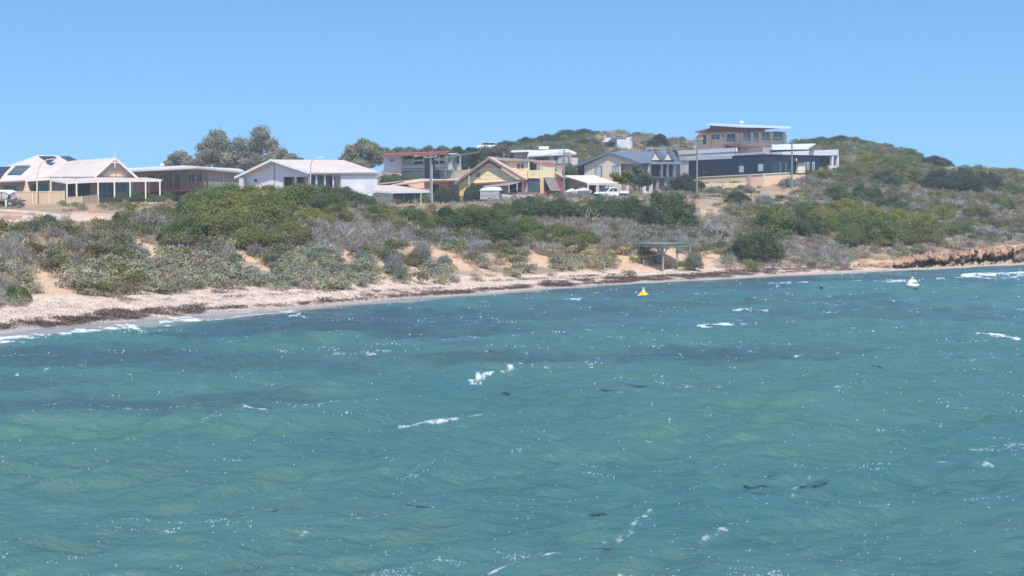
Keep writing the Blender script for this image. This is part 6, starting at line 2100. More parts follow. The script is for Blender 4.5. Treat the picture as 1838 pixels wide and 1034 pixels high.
# ---- poles, lamps and wires
def power_pole(px, ytop, ybot, D, label, arms=True):
    g = ground_P(px, ybot, D)
    top = P(px, ytop, D)
    r = empty('power_pole', g, label, 'power pole', 'power poles along the street')
    part('pole', 'pole_green', r, lambda m: m.tube(Vector((g.x, g.y, g.z - .5)), top, .16, .11, 10))
    if arms:
        part('crossarm', 'timber_grey', r, lambda m: m.bar(top + Vector((-.9, -.16, -.5)), top + Vector((.9, -.16, -.35)), .1, .12))
        part('insulator', 'white_trim', r, lambda m: [m.lathe(top + Vector((s, -.16, -.42 + s * .07)), [(.05, 0), (.08, .06), (.05, .16)], 8) for s in (-.8, .8)])
    return top
T1 = power_pole(773, 277, 369, 211, 'grey green power pole standing before the low peach house')
T2 = power_pole(1012.5, 269, 354, 209, 'grey green power pole right of the yellow gable house')
T3 = power_pole(1251, 245, 362, 213, 'tallest power pole, left of the rail fence before the white modern house')
T4 = power_pole(1421.5, 251, 327, 226, 'power pole before the entrance of the navy wing', arms=False)
part('street_light_arm', 'galvanised', [o for o in bpy.data.objects if o.get('label', '').startswith('power pole before the entrance')][0],
     lambda m: m.path([T4 - Vector((0, 0, .3)), T4 + Vector((-.7, -.2, -.1)), T4 + Vector((-1.1, -.3, -.15))], .05))

def wire(a, b, sag, label):
    mb = MB()
    n = 14
    mb.path([a.lerp(b, i / n) - Vector((0, 0, sag * 4 * (i / n) * (1 - i / n))) for i in range(n + 1)], .018, 5)
    tag(mb.build('power_line', 'wire_dark'), label, 'power line', 'overhead power lines')
wire(T2, T3, .9, 'overhead wire sagging between the pole by the yellow house and the tallest pole')
wire(T3, T4, 1.4, 'overhead wire sagging from the tallest pole to the navy wing pole')
wire(T3 - Vector((0, 0, .5)), P(1215, 270, 262), .3, 'service wire from the tallest pole up to the slate roofed house')
wire(T4, P(1500, 240, 300), .8, 'overhead wire leaving the navy wing pole uphill')
wire(T1, P(860, 274, 280), .4, 'service wire from the middle pole up to the hill behind')
wire(T2, P(905, 292, 224), .3, 'service wire from the yellow house pole to its dormer')
mb = MB(); mb.bar(P(780, 286, 222), P(861, 272.5, 262), .08, .08)
tag(mb.build('grey_pipe', 'galvanised'), 'long thin pale grey service cable rising right above the stilted house balcony', 'cable')

def lamp(px, ytop, ybot, D, lean, material, label):
    g = ground_P(px, ybot, D)
    r = empty('street_lamp', g, label, 'street lamp', 'curved street lamps')
    pts = [g - Vector((0, 0, .4))] + [P(px + lean * a, ytop + (ybot - ytop) * b, D) for a, b in ((.02, .5), (.03, .32), (.10, .2), (.30, .09), (.65, .02), (1.0, 0))]
    part('column', material, r, lambda m: m.path(pts, .11, 10, .05))
    e = pts[-1]
    part('lamp_head', 'galvanised', r, lambda m: m.hexa([e + Vector(v) for v in ((-.1, -.1, -.06), (.62, -.12, -.04), (.62, .12, -.04), (-.1, .1, -.06), (-.1, -.08, .06), (.6, -.08, .08), (.6, .08, .08), (-.1, .08, .06))]))
lamp(66, 285.5, 376, 205, 26, 'lamp_post_cream', 'tall cream curved street lamp before the solar roofed bungalow')
lamp(557, 282.5, 332, 214, 15, 'galvanised', 'grey curved street lamp in front of the white gabled house')

def mast(px, y0, y1, D, label, material='white_trim', red=None):
    g = P(px, y1, D)
    r = empty('thin_mast', g, label, 'pole')
    part('shaft', material, r, lambda m: m.tube(g - Vector((0, 0, .3)), P(px, y0, D), .07, .05, 8))
    if red:
        part('band', 'brick_red', r, lambda m: m.tube(P(px, red[0], D), P(px, red[1], D), .085, .085, 8))
    else:
        part('cap', 'galvanised', r, lambda m: m.lathe(P(px, y0, D), [(.07, -.02), (.09, .05), (.03, .12)], 8))
mast(755.5, 345.5, 371, 206, 'thin pale post standing before the glazed annex', 'fence_trim')
mast(841.8, 300, 332, 219, 'white mast against the left slope of the yellow gable', red=(310, 316))
mast(775.5, 297, 370, 210, 'white conduit pipe rising beside the middle power pole')
mast(1074.5, 300, 347, 212, 'thin white pole standing before the carport roof')

# ---- fences and walls
def left_fence():
    r = empty('panel_fence', ground_P(80, 365, 207), 'beige ribbed metal fence before the solar roofed bungalow', 'fence')
    segs = [((-60, 341.5), (29, 344.5), 210, 206.5, 366), ((29, 344.8), (58.5, 344.3), 206.5, 206, 366.5), ((58.5, 344.3), (88, 344), 206, 205.5, 367), ((88, 344), (115.5, 343.5), 205.5, 205, 368), ((118, 355), (147, 353.5), 205, 206.5, 368), ((147, 353.5), (176, 350.8), 206.5, 211, 366)]
    for (x0, y0), (x1, y1), d0, d1, yb in segs:
        a, b = P(x0, y0, d0), P(x1, y1, d1)
        n = 18
        def sheet(m):
            # folded ribs
            dirv = (b - a); nrm = Vector((dirv.y, -dirv.x, 0)).normalized()
            for k in range(n):
                f0, f1 = k / n, (k + .7) / n
                p, q = a.lerp(b, f0), a.lerp(b, f1)
                off = nrm * (.04 if k % 2 else 0.0)
                z0 = min(gz(p.x, p.y), gz(q.x, q.y)) - .4
                m.hexa([Vector((p.x, p.y, z0)) + off, Vector((a.lerp(b, (k + 1) / n).x, a.lerp(b, (k + 1) / n).y, z0)) + off, Vector((a.lerp(b, (k + 1) / n).x, a.lerp(b, (k + 1) / n).y, z0)) + off + Vector((0, .03, 0)), Vector((p.x, p.y, z0)) + off + Vector((0, .03, 0)),
                        p + off, a.lerp(b, (k + 1) / n) + off, a.lerp(b, (k + 1) / n) + off + Vector((0, .03, 0)), p + off + Vector((0, .03, 0))])
        part('fence_sheet', 'fence_panel', r, sheet)
        part('top_rail', 'fence_trim', r, lambda m: m.bar(a + Vector((0, -.03, .03)), b + Vector((0, -.03, .03)), .1, .08))
        part('fence_post', 'fence_trim', r, lambda m: m.bar(Vector((b.x, b.y - .06, gz(b.x, b.y) - .4)), b + Vector((0, -.06, .1)), .12, .08))
left_fence()

def stone():
    mb = MB()
    top = [(178, 365.5, 206), (200, 364.5, 204.5), (230, 363.8, 204), (260, 363.4, 204), (290, 363.0, 205), (318, 362.8, 207), (335, 362.5, 211)]
    rng = random.Random(4)
    for (x0, y0, d0), (x1, y1, d1) in zip(top[:-1], top[1:]):
        a, b = P(x0, y0, d0), P(x1, y1, d1)
        za, zb_ = P(x0, y0 + 20, d0).z - .6, P(x1, y1 + 20, d1).z - .6
        w_ = Vector((0, .6, 0))
        mb.hexa([Vector((a.x, a.y - .25, za)), Vector((b.x, b.y - .25, zb_)), Vector((b.x, b.y, zb_)) + w_, Vector((a.x, a.y, za)) + w_, a, b, b + w_, a + w_])
    o = mb.build('garden_wall', 'stone_wall')
    tag(o, 'rough orange limestone garden wall under the left bungalow bushes', 'wall')
stone()

def pickets(px0, px1, ya0, ya1, yb, D0, D1, label):
    a, b = P(px0, ya0, D0), P(px1, ya1, D1)
    r = empty('picket_fence', Vector(((a.x + b.x) / 2, (a.y + b.y) / 2, min(gz(a.x, a.y), gz(b.x, b.y)))), label, 'fence')
    n = int((b - a).length / .17)
    H = a.z - P(px0, yb, D0).z
    def pk(m):
        for k in range(n):
            p = a.lerp(b, k / n)
            q = a.lerp(b, (k + .58) / n)
            h = .06 * math.sin(k / n * math.pi * 8)
            m.hexa([p - Vector((0, 0, H)), q - Vector((0, 0, H)), q - Vector((0, -.03, H)), p - Vector((0, -.03, H)), p + Vector((0, 0, h)), q + Vector((0, 0, h)), q + Vector((0, .03, h)), p + Vector((0, .03, h))])
    part('pickets', 'picket_white', r, pk)
    part('rail', 'picket_white', r, lambda m: (m.bar(a + Vector((0, .08, -.25)), b + Vector((0, .08, -.25)), .05, .09), m.bar(a + Vector((0, .08, -H * .75)), b + Vector((0, .08, -H * .75)), .05, .09)))
    for f in (.02, .25, .5, .75, .98):
        p = a.lerp(b, f)
        part('fence_post', 'timber_grey', r, lambda m: m.bar(Vector((p.x, p.y - .06, p.z - H - .3)), Vector((p.x, p.y - .06, p.z + .12)), .11, .11))
pickets(898, 992, 348.5, 351, 361, 214, 211, 'white picket fence in front of the yellow gable house')
pickets(1131, 1176, 342.5, 342.5, 353, 217, 219, 'white picket fence behind the bent coast tree')
def dry_hedge():
    root = shrub(945, 352.5, 92, 8, 'twig', (.34, .24, .22), 'clipped dry reddish hedge topping the white picket fence', 'hedge', 'dry_hedge', D=215.5)
    q = P(945, 349, 216)
    for c in root.children:
        c.scale = (4.1, .5, .75)
        c.rotation_euler = (0, 0, -.05)
    root.location = (q.x, q.y, q.z - .45)
dry_hedge()

def rail_fence(px0, px1, ys, yb, D0, D1, label, n=5, material='timber_grey', name='rail_fence'):
    a, b = P(px0, ys[0], D0), P(px1, ys[0], D1)
    r = empty(name, Vector(((a.x + b.x) / 2, (a.y + b.y) / 2, P((px0 + px1) / 2, yb, (D0 + D1) / 2).z)), label, 'fence')
    for y in ys:
        part('rail', material, r, lambda m: m.bar(P(px0, y, D0), P(px1, y, D1), .08, .17))
    for k in range(n):
        f = k / (n - 1)
        x, d = px0 + (px1 - px0) * f, D0 + (D1 - D0) * f
        part('fence_post', material, r, lambda m: m.bar(P(x, yb + 6, d + .1), P(x, ys[0] - 1, d + .1), .15, .15))
rail_fence(1253.5, 1294, (348.8, 354.6, 360.2), 362, 209, 208, 'weathered three rail timber fence at the foot of the tallest pole')
rail_fence(1018, 1085, (354.3,), 358, 205, 207, 'low dark rail fence before the carport and boats', 8, 'timber_grey', 'low_rail_fence')

# ---- vehicles
def wheel(parent, c, ax, r=.36, w=.22):
    o = part('wheel', 'black_rubber', parent, lambda m: m.tube(c - ax * w / 2, c + ax * w / 2, r, n=16))
    part('rim', 'galvanised', o, lambda m: m.tube(c - ax * (w / 2 + .012), c + ax * (w / 2 + .012), r * .58, n=12))

def ute():
    D = 209
    o = P(1097, 353.5, D)
    o.z = P(1097, 356.5, D).z - .1
    r = empty('utility_truck', o, 'white double cab utility truck parked beside the carport', 'truck')
    f = Vector((-.80, -.60, 0))          # front points left and towards the water
    s = Vector((-f.y, f.x, 0))           # left side
    if s.y > 0: s = -s                   # towards the camera
    up = Vector((0, 0, 1))
    W = .88
    def prof(pts, w, m):
        m.prism([o + f * x + up * z - s * w for x, z in pts], s * 2 * w)
    body = [(2.55, .45), (2.6, .78), (2.45, .98), (1.35, 1.08), (-.75, 1.06), (-.75, .45)]
    part('body', 'car_white', r, lambda m: prof(body, W, m), bevel=.05)
    cab = [(1.45, 1.07), (.72, 1.66), (.1, 1.72), (-.55, 1.68), (-.75, 1.06)]
    part('cab', 'car_white', r, lambda m: prof(cab, W * .9, m), bevel=.05)
    part('windscreen', 'car_glass', r, lambda m: m.prism([o + f * (1.46) + up * 1.12 - s * .72, o + f * 1.46 + up * 1.12 + s * .72, o + f * .80 + up * 1.64 + s * .66, o + f * .80 + up * 1.64 - s * .66], f * .03))
    for q in (((1.22, 1.12), (.66, 1.57), (.36, 1.60), (.36, 1.12)), ((.26, 1.12), (.26, 1.60), (-.40, 1.58), (-.55, 1.12))):
        part('side_window', 'car_glass', r, lambda m: m.prism([o + f * x + up * z + s * (W * .9 - .005) for x, z in q], s * .025))
    part('tray', 'car_white', r, lambda m: (m.hexa([o + f * a + s * b + up * c for c in (.85, .95) for a, b in ((-.82, -W), (-2.6, -W), (-2.6, W), (-.82, W))]), m.hexa([o + f * a + s * b + up * c for c in (.951, 1.22) for a, b in ((-.82, W - .04), (-2.6, W - .04), (-2.6, W), (-.82, W))]),
         m.hexa([o + f * a + s * b + up * c for c in (.951, 1.22) for a, b in ((-2.56, -W), (-2.6, -W), (-2.6, W - .041), (-2.56, W - .041))])))
    part('headboard', 'galvanised', r, lambda m: (m.bar(o - f * .86 + s * .8 + up * .95, o - f * .86 + s * .8 + up * 1.72, .06, .06), m.bar(o - f * .86 - s * .8 + up * .95, o - f * .86 - s * .8 + up * 1.72, .06, .06), m.bar(o - f * .86 - s * .83 + up * 1.74, o - f * .86 + s * .83 + up * 1.74, .06, .06)))
    part('chassis', 'black_paint', r, lambda m: m.hexa([o + f * a + s * b + up * c for c in (.5, .84) for a, b in ((-.76, -.5), (-2.4, -.5), (-2.4, .5), (-.76, .5))]))
    part('bumper', 'black_paint', r, lambda m: m.bar(o + f * 2.64 - s * .8 + up * .6, o + f * 2.64 + s * .8 + up * .6, .1, .28))
    for k in (-1, 1):
        part('headlight', 'white_trim', r, lambda m: m.bar(o + f * 2.6 + s * (.55 * k - .15) + up * .85, o + f * 2.6 + s * (.55 * k + .15) + up * .85, .08, .16))
        part('tail_light', 'tail_red', r, lambda m: m.bar(o - f * 2.62 + s * (.7 * k - .1) + up * .9, o - f * 2.62 + s * (.7 * k + .1) + up * .9, .05, .1))
        for x in (1.75, -1.55):
            wheel(r, o + f * x + s * (.76 * k) + up * .36, s)
ute()

def trailer():
    D = 213
    o = P(881, 361, D)
    o.z = gz(o.x, o.y)
    r = empty('cage_trailer', o, 'grey caged box trailer parked at the left end of the white picket fence', 'trailer')
    f, s, up = Vector((.97, -.24, 0)), Vector((.24, .97, 0)), Vector((0, 0, 1))
    H0, H1 = P(881, 358, D).z - o.z, P(881, 343.5, D).z - o.z
    H0, H1 = max(.45, H0), max(1.6, H1)
    part('floor', 'black_paint', r, lambda m: m.hexa([o + f * a + s * b + up * c for c in (H0 - .1, H0) for a, b in ((-1.35, -.75), (1.35, -.75), (1.35, .75), (-1.35, .75))]))
    for nm, q in (('side_panel', ((-1.35, -.75), (1.35, -.75), (1.35, -.72), (-1.35, -.72))), ('side_panel', ((-1.35, .72), (1.35, .72), (1.35, .75), (-1.35, .75))), ('end_panel', ((1.32, -.719), (1.35, -.719), (1.35, .719), (1.32, .719))), ('end_panel', ((-1.35, -.719), (-1.32, -.719), (-1.32, .719), (-1.35, .719)))):
        part(nm, 'mesh_grey', r, lambda m: m.hexa([o + f * a + s * b + up * c for c in (H0 + .001, H1) for a, b in q]))
    def fr(m):
        for a in (-1.36, 0, 1.36):
            m.bar(o + f * a - s * .78 + up * H0, o + f * a - s * .78 + up * (H1 + .05), .06, .06)
        m.bar(o - f * 1.4 - s * .78 + up * (H1 + .08), o + f * 1.4 - s * .78 + up * (H1 + .08), .06, .06)
        m.bar(o - f * 1.4 - s * .78 + up * (H0 + .6), o + f * 1.4 - s * .78 + up * (H0 + .6), .04, .04)
    part('frame', 'galvanised', r, fr)
    part('drawbar', 'galvanised', r, lambda m: (m.bar(o - f * 1.35 + s * .5 + up * (H0 - .05), o - f * 2.5 + up * (H0 - .05), .08, .1), m.bar(o - f * 1.35 - s * .5 + up * (H0 - .05), o - f * 2.5 + up * (H0 - .05), .08, .1)))
    for k in (-1, 1):
        wheel(r, o + s * (.85 * k) + up * .34, s, .34, .2)
    # upturned dinghy
    b = empty('dinghy', o + up * (H1 + .1), 'white upturned dinghy lying on top of the grey caged trailer', 'boat')
    c = Vector(b.location)
    def hull(m):
        st = [(-1.75, .30, .10), (-1.2, .62, .38), (-.3, .78, .52), (.7, .80, .55), (1.35, .76, .50), (1.6, .70, .30)]
        n = 9
        vs, fs = [], []
        for x, w, h in st:
            for k in range(n):
                a = math.pi * k / (n - 1)
                vs.append(c + f * x + s * (w * math.cos(a)) + up * (h * math.sin(a) ** .7))
        for i in range(len(st) - 1):
            for k in range(n - 1):
                fs.append((i * n + k, i * n + k + 1, (i + 1) * n + k + 1, (i + 1) * n + k))
            fs.append((i * n, (i + 1) * n, (i + 1) * n + n - 1, i * n + n - 1))
        fs.append(tuple(range(n)))
        fs.append(tuple(range((len(st) - 1) * n, len(st) * n)))
        m.add(vs, fs)
    part('hull', 'tarp_cream', b, hull)
    part('gunwale', 'galvanised', b, lambda m: m.path([c + f * x - s * w + up * .02 for x, w in ((-1.75, .3), (-1.2, .64), (-.3, .8), (.7, .82), (1.6, .72))], .035))
trailer()

def flatbed():
    D = 190
    o = ground_P(14, 375, D)
    r = empty('flatbed_trailer', o, 'old flatbed trailer piled with gear under a cream tarp at the left edge', 'trailer')
    f, s, up = Vector((1, .05, 0)), Vector((-.05, 1, 0)), Vector((0, 0, 1))
    part('deck', 'rust_junk', r, lambda m: m.hexa([o + f * a + s * b + up * c for c in (.72, .90) for a, b in ((-2.6, -.95), (2.1, -.95), (2.1, .95), (-2.6, .95))]))
    part('headboard', 'car_white', r, lambda m: (m.bar(o - f * 1.05 - s * .9 + up * .9, o - f * 1.05 - s * .9 + up * 2.15, .12, .12), m.bar(o - f * 1.05 + s * .9 + up * .9, o - f * 1.05 + s * .9 + up * 2.15, .12, .12)))
    part('tarp', 'tarp_cream', r, lambda m: m.prism([o + f * x - s * .95 + up * z for x, z in ((-2.4, 1.95), (-1.0, 2.2), (.5, 2.2), (1.0, 1.9), (.6, 1.55), (-.2, 1.95), (-2.4, 1.8))], s * 1.9))
    part('tank', 'galvanised', r, lambda m: m.tube(o - f * .1 - s * .85 + up * 1.45, o - f * .1 + s * .6 + up * 1.45, .42, n=16))
    part('crate', 'rust_junk', r, lambda m: m.hexa([o + f * a + s * b + up * c for c in (.901, 1.35) for a, b in ((.5, -.7), (1.1, -.75), (1.15, .4), (.5, .5))]))
    part('gear', 'mesh_grey', r, lambda m: (m.tube(o + f * .7 - s * .8 + up * 1.0, o + f * 1.5 - s * .3 + up * 1.3, .18, n=10), m.tube(o + f * 1.0 - s * .7 + up * 1.36, o + f * 1.2 - s * .6 + up * 1.75, .08, n=8), m.lathe(o + f * 1.6 - s * .4 + up * .9, [(.25, 0), (.28, .3), (.1, .42)], 10), m.path([o + f * .6 - s * .8 + up * 1.36, o + f * .9 - s * .8 + up * 1.8, o + f * 1.3 - s * .7 + up * 1.5], .05)))
    for x in (-1.3, .6):
        for k in (-1, 1):
            wheel(r, o + f * x + s * (.85 * k) + up * .42, s, .42, .24)
    part('rear_rack', 'rust_junk', r, lambda m: (m.bar(o + f * 1.5 - s * .9 + up * .25, o + f * 2.3 - s * .9 + up * .72, .1, .1), m.bar(o + f * 1.9 - s * .9 + up * .2, o + f * 1.9 + s * .9 + up * .35, .12, .3)))
    g = ground_P(11, 376, 184)
    tag(part('bollard', 'white_trim', None, lambda m: m.lathe(g, [(.13, -.3), (.12, .95), (.09, 1.02)], 10)), 'white bollard beside the old flatbed trailer', 'bollard')
flatbed()

def boat(px, py, D, L, label, col, cover):
    o = P(px, py, D)
    r = empty('dinghy', o, label, 'boat')
    f, s, up = Vector((.95, -.3, 0)), Vector((.3, .95, 0)), Vector((0, 0, 1))
    st = [(-.5, .28, .5, .0), (-.2, .36, .52, -.04), (.2, .34, .55, -.02), (.42, .18, .62, .1), (.52, .02, .68, .3)]
    def hull(m):
        vs, fs = [], []
        for x, w, h, k in st:
            vs += [o + f * x * L - s * w * 2 + up * h, o + f * x * L - s * w * 1.2 + up * (k + .1), o + f * x * L + up * k, o + f * x * L + s * w * 1.2 + up * (k + .1), o + f * x * L + s * w * 2 + up * h]
        for i in range(len(st) - 1):
            for k in range(4):
                fs.append((i * 5 + k, i * 5 + k + 1, i * 5 + k + 6, i * 5 + k + 5))
            fs.append((i * 5, i * 5 + 5, i * 5 + 9, i * 5 + 4))
        fs.append((0, 1, 2, 3, 4))
        m.add(vs, fs)
    part('hull', col, r, hull)
    part('cover', cover, r, lambda m: m.prism([o + f * x * L - s * .55 + up * z for x, z in ((-.5, .53), (-.3, .8), (.05, 1.05), (.3, .75), (.45, .66))], s * 1.1))
    part('keel_stand', 'timber_grey', r, lambda m: [m.bar(o + f * x * L - s * .5 + up * -.35, o + f * x * L + s * .5 + up * .02, .1, .1) for x in (-.3, .25)])
boat(1046, 350, 209, 2.6, 'small dinghy under a pale cover parked before the carport', 'galvanised', 'tarp_cream')
boat(1026, 351.5, 209, 1.8, 'little white boat hull at the foot of the yellow house pole', 'car_white', 'car_white')

def hill_car():
    D = 345
    o = P(872, 266.5, D)
    o.z = P(872, 268.5, D).z
    r = empty('parked_car', o, 'white car with dark windows half hidden on the hill crest', 'car')
    f, s, up = Vector((-.98, -.2, 0)), Vector((.2, -.98, 0)), Vector((0, 0, 1))
    def prof(pts, w, m):
        m.prism([o + f * x + up * z - s * w for x, z in pts], s * 2 * w)
    part('body', 'car_white', r, lambda m: prof([(2.3, .35), (2.3, .85), (1.3, 1.05), (-2.3, 1.05), (-2.35, .35)], .9, m), bevel=.05)
    part('cabin', 'car_glass', r, lambda m: prof([(1.25, 1.04), (.5, 1.62), (-2.0, 1.62), (-2.28, 1.04)], .8, m))
    part('roof', 'car_white', r, lambda m: prof([(.55, 1.621), (.3, 1.74), (-1.9, 1.74), (-2.0, 1.621)], .78, m))
    for x in (1.45, -1.45):
        for k in (-1, 1):
            wheel(r, o + f * x + s * (.8 * k) + up * .34, s, .34)
hill_car()

# ---- odds and ends by the street and on the hill
def odds():
    r = empty('safety_sign', ground_P(1126, 352, 212), 'orange and white striped sign on a dark post by the bent tree', 'sign')
    p = Vector(r.location)
    part('post', 'black_paint', r, lambda m: m.tube(p - Vector((0, 0, .3)), p + Vector((0, 0, 1.5)), .05))
    part('board', 'white_trim', r, lambda m: m.bar(p + Vector((-.25, -.07, 1.15)), p + Vector((.25, -.07, 1.15)), .04, .9))
    part('stripe', 'orange_wall', r, lambda m: [m.bar(p + Vector((-.25, -.10, z)), p + Vector((.25, -.10, z)), .012, .14) for z in (.85, 1.12, 1.4)])
    r = empty('pergola', P(1212, 262, 318), 'dark timber pergola frame standing on the hill left of the salmon house', 'pergola')
    part('post', 'dark_brown', r, lambda m: [m.bar(P(x, 268, d), P(x, 252.5, d), .25, .25) for x, d in ((1201, 318), (1222.5, 318))])
    part('beam', 'dark_brown', r, lambda m: m.bar(P(1198, 252.5, 318), P(1225, 252.2, 318), .3, .35))
    r = empty('picnic_table', ground_P(1355, 348, 214), 'dark picnic table on the slope right of the rail fence', 'table')
    p = Vector(r.location)
    part('tabletop', 'dark_brown', r, lambda m: m.bar(p + Vector((-.8, 0, .75)), p + Vector((.8, 0, .75)), .7, .1))
    for k in (-1, 1):
        part('leg', 'dark_brown', r, lambda m: m.bar(p + Vector((.6 * k, -.5, -.1)), p + Vector((.5 * k, .1, .72)), .12, .12))
        part('bench', 'dark_brown', r, lambda m: m.bar(p + Vector((-.8, .65 * k, .44)), p + Vector((.8, .65 * k, .44)), .26, .08))
    g = hit(1006, 402)
    tag(part('marker_stake', 'white_plastic', None, lambda m: m.lathe(g, [(.09, -.2), (.09, .75), (.12, .8), (.08, 1.0)], 8)), 'small white marker stake in the dead scrub below the green belt', 'marker')
    mb = MB()
    a = P(1240, 277.5, 292)
    for k in range(7):
        x = 1160 + k * 11
        mb.tube(P(x, 272 + 0 * k, 300), P(x, 265.5, 300), .06)
    mb.bar(P(1160, 266, 300), P(1226, 266, 300), .05, .06)
    tag(mb.build('wire_fence', 'galvanised'), 'light wire fence on the hill above the slate roof', 'fence')
    mb = MB()
    mb.hexa([P(1155, 280, 298), P(1205, 278, 296), P(1205, 278, 298), P(1155, 280, 300), P(1155, 272.5, 298), P(1205, 270.5, 296), P(1205, 270.5, 298), P(1155, 272.5, 300)])
    tag(mb.build('low_white_wall', 'white_wall'), 'low white wall on the hill behind the slate roof', 'wall')
odds()

# bleached dead branches in the scrub
def dead_branch(px, py, s, seed, label):
    rng = random.Random(seed)
    p = hit(px, py)
    mb = MB()
    def grow(a, d, L, r, n):
        b = a + d * L
        mb.tube(a, b, r, r * .65, 5)
        if n:
            for k in range(rng.choice((2, 2, 3))):
                e = (d + Vector((rng.gauss(0, .65), rng.gauss(0, .5), rng.gauss(.05, .5)))).normalized()
                grow(b, e, L * rng.uniform(.55, .85), r * .62, n - 1)
    for k in range(3):
        grow(p - Vector((0, 0, .1)), Vector((rng.gauss(0, .6), rng.gauss(0, .3), 1)).normalized(), .55 * s, .045 * s ** .5, 4)
    tag(mb.build('dead_branch', 'dead_wood'), label, 'dead bush')
mat('dead_wood', (.42, .38, .36), .9, .2, 4)
for i, a in enumerate([(1055, 404, 1.5, 'tall bleached dead bush in the middle of the bluff'), (1085, 400, 1.2, 'bleached dead bush right beside the tall one'), (1155, 444, 1.1, 'bleached dead branches left above the beach shelter'),
                       (1180, 440, 1.0, 'dead branches just above the beach shelter roof'), (1292, 432, 1.5, 'dark tangle of dead branches left of the isolated dome shrub'), (1265, 424, 1.2, 'pale dead branches on the slope above the shelter'),
                       (635, 408, 1.1, 'dead bush on the bluff right of the thicket'), (690, 420, 1.0, 'dead bush in the purple scrub below the glazed annex'), (1722, 378, 1.2, 'bleached dead bush high on the right headland')]):
    dead_branch(a[0], a[1], a[2], 20 + i, a[3])

# ---- limestone ledge and boulders on the right
def ledge():
    rng = np.random.default_rng(8)
    xs_ = np.arange(1606, 2300, 1.2)
    ytop = np.interp(xs_, [1606, 1640, 1660, 1690, 1720, 1760, 1800, 1838, 1900, 2300], [471, 464, 457, 456, 452, 449, 446, 441, 438, 432])
    prof = [(0.3, -.35), (0.5, .05), (0.8, .16), (1.3, .2), (2.0, .22), (2.6, .26), (3.0, .36), (3.0, .48), (2.6, .55), (1.7, .56), (1.1, .57), (0.75, .62), (0.65, .70), (0.7, .80), (0.95, .90), (1.3, .97), (1.9, 1.0), (2.6, 1.0), (3.4, 1.02), (4.6, 1.0), (6.5, .95), (8.5, .6)]
    D0 = shore_D(xs_) + 1.2
    V = np.zeros((len(xs_), len(prof), 3))
    Cc = np.zeros((len(xs_), len(prof), 3))
    along = np.cumsum(np.r_[0, np.hypot(np.diff(xs_ * D0 / F_PX), np.diff(D0))])
    cave = sstep(.40, .56, vnoise(along * .28, along * 0 + .5, 3)) * sstep(1625, 1650, xs_) * np.where(xs_ > 1815, .35, 1)
    for i, x in enumerate(xs_):
        top = P(x, ytop[i], D0[i] + 1.5)
        H = max(.35, top.z) * (1 + .5 * (fbm(along[i:i+1] * .55, along[i:i+1] * 0, 91, 4)[0] - .5))
        for j, (d, z) in enumerate(prof):
            dd = d
            if 4 <= j <= 9:
                dd = d * cave[i] + (0.9 + .25 * (j - 4) / 5) * (1 - cave[i])
            D = D0[i] + dd
            u = (x - CX) / _fy
            V[i, j] = (u * D, D, z * H)
    s_ = along[:, None] + np.zeros(V.shape[:2])
    arc = np.cumsum(np.r_[0, np.hypot(*np.diff(np.array(prof), axis=0).T)])[None, :] + np.zeros(V.shape[:2])
    n1 = fbm(s_ * .9, arc * 1.1, 5, 4) - .5
    n2 = fbm(s_ * 3.2, arc * 3.4, 6, 3) - .5
    n3 = fbm(s_ * 1.7, arc * 1.5, 16, 4) - .5
    n4 = fbm(s_ * 8, arc * 8, 26, 3) - .5
    blk = np.round(fbm(s_ * .8, arc * 1.3, 66, 3) * 7) / 7 - .5
    V[..., 1] += n1 * 1.3 + n2 * .8 + n4 * .5 + blk * 1.8
    V[..., 2] += (n3 * .55 + n2 * .4 + n4 * .3 + blk * .5) * (arc > .5)
    V[..., 0] += n3 * .4
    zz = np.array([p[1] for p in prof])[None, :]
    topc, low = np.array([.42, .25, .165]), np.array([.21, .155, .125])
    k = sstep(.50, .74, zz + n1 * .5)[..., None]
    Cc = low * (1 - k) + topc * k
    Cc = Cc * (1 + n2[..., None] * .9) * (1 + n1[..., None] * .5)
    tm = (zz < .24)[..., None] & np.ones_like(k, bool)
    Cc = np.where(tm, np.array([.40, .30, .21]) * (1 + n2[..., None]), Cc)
    a, b = V.shape[:2]
    i, j = np.meshgrid(np.arange(a - 1), np.arange(b - 1), indexing='ij')
    F = np.stack([i * b + j, (i + 1) * b + j, (i + 1) * b + j + 1, i * b + j + 1], -1).reshape(-1, 4)
    base = V.reshape(-1, 3)[0].copy(); base[2] = 0
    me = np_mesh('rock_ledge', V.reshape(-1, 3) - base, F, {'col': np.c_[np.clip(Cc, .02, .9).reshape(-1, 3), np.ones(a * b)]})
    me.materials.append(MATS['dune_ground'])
    o = link(bpy.data.objects.new('rock_ledge', me))
    o.location = base
    tag(o, 'long undercut ledge of orange limestone with dark hollows on the right shore', 'rock ledge')

def boulder(px, py, w, h, seed, label, material='limestone'):
    p = hit(px, py, 2.0)
    sc = F_PX / p.y
    rng = np.random.default_rng(seed)
    import bmesh
    bm = bmesh.new()
    bmesh.ops.create_icosphere(bm, subdivisions=4, radius=1)
    co = np.array([v.co[:] for v in bm.verts])
    n = fbm(co[:, 0] * 1.6 + seed, co[:, 1] * 1.6 + co[:, 2] * 2.1, seed, 4) - .5
    m_ = fbm(co[:, 0] * 5 + seed, co[:, 1] * 5 + co[:, 2] * 6, seed + 3, 3) - .5
    r = 1 + n * .7 + m_ * .35
    for v, k in zip(bm.verts, r):
        v.co = (v.co.x * k * w / sc / 2, v.co.y * k * w / sc / 2.4, max(-.2, v.co.z * k * h / sc * .75 + h / sc * .25))
    me = bpy.data.meshes.new('limestone_boulder')
    bm.to_mesh(me); bm.free()
    me.materials.append(MATS[material])
    o = link(bpy.data.objects.new('limestone_boulder', me))
    o.location = p
    tag(o, label, 'boulder')
ledge()
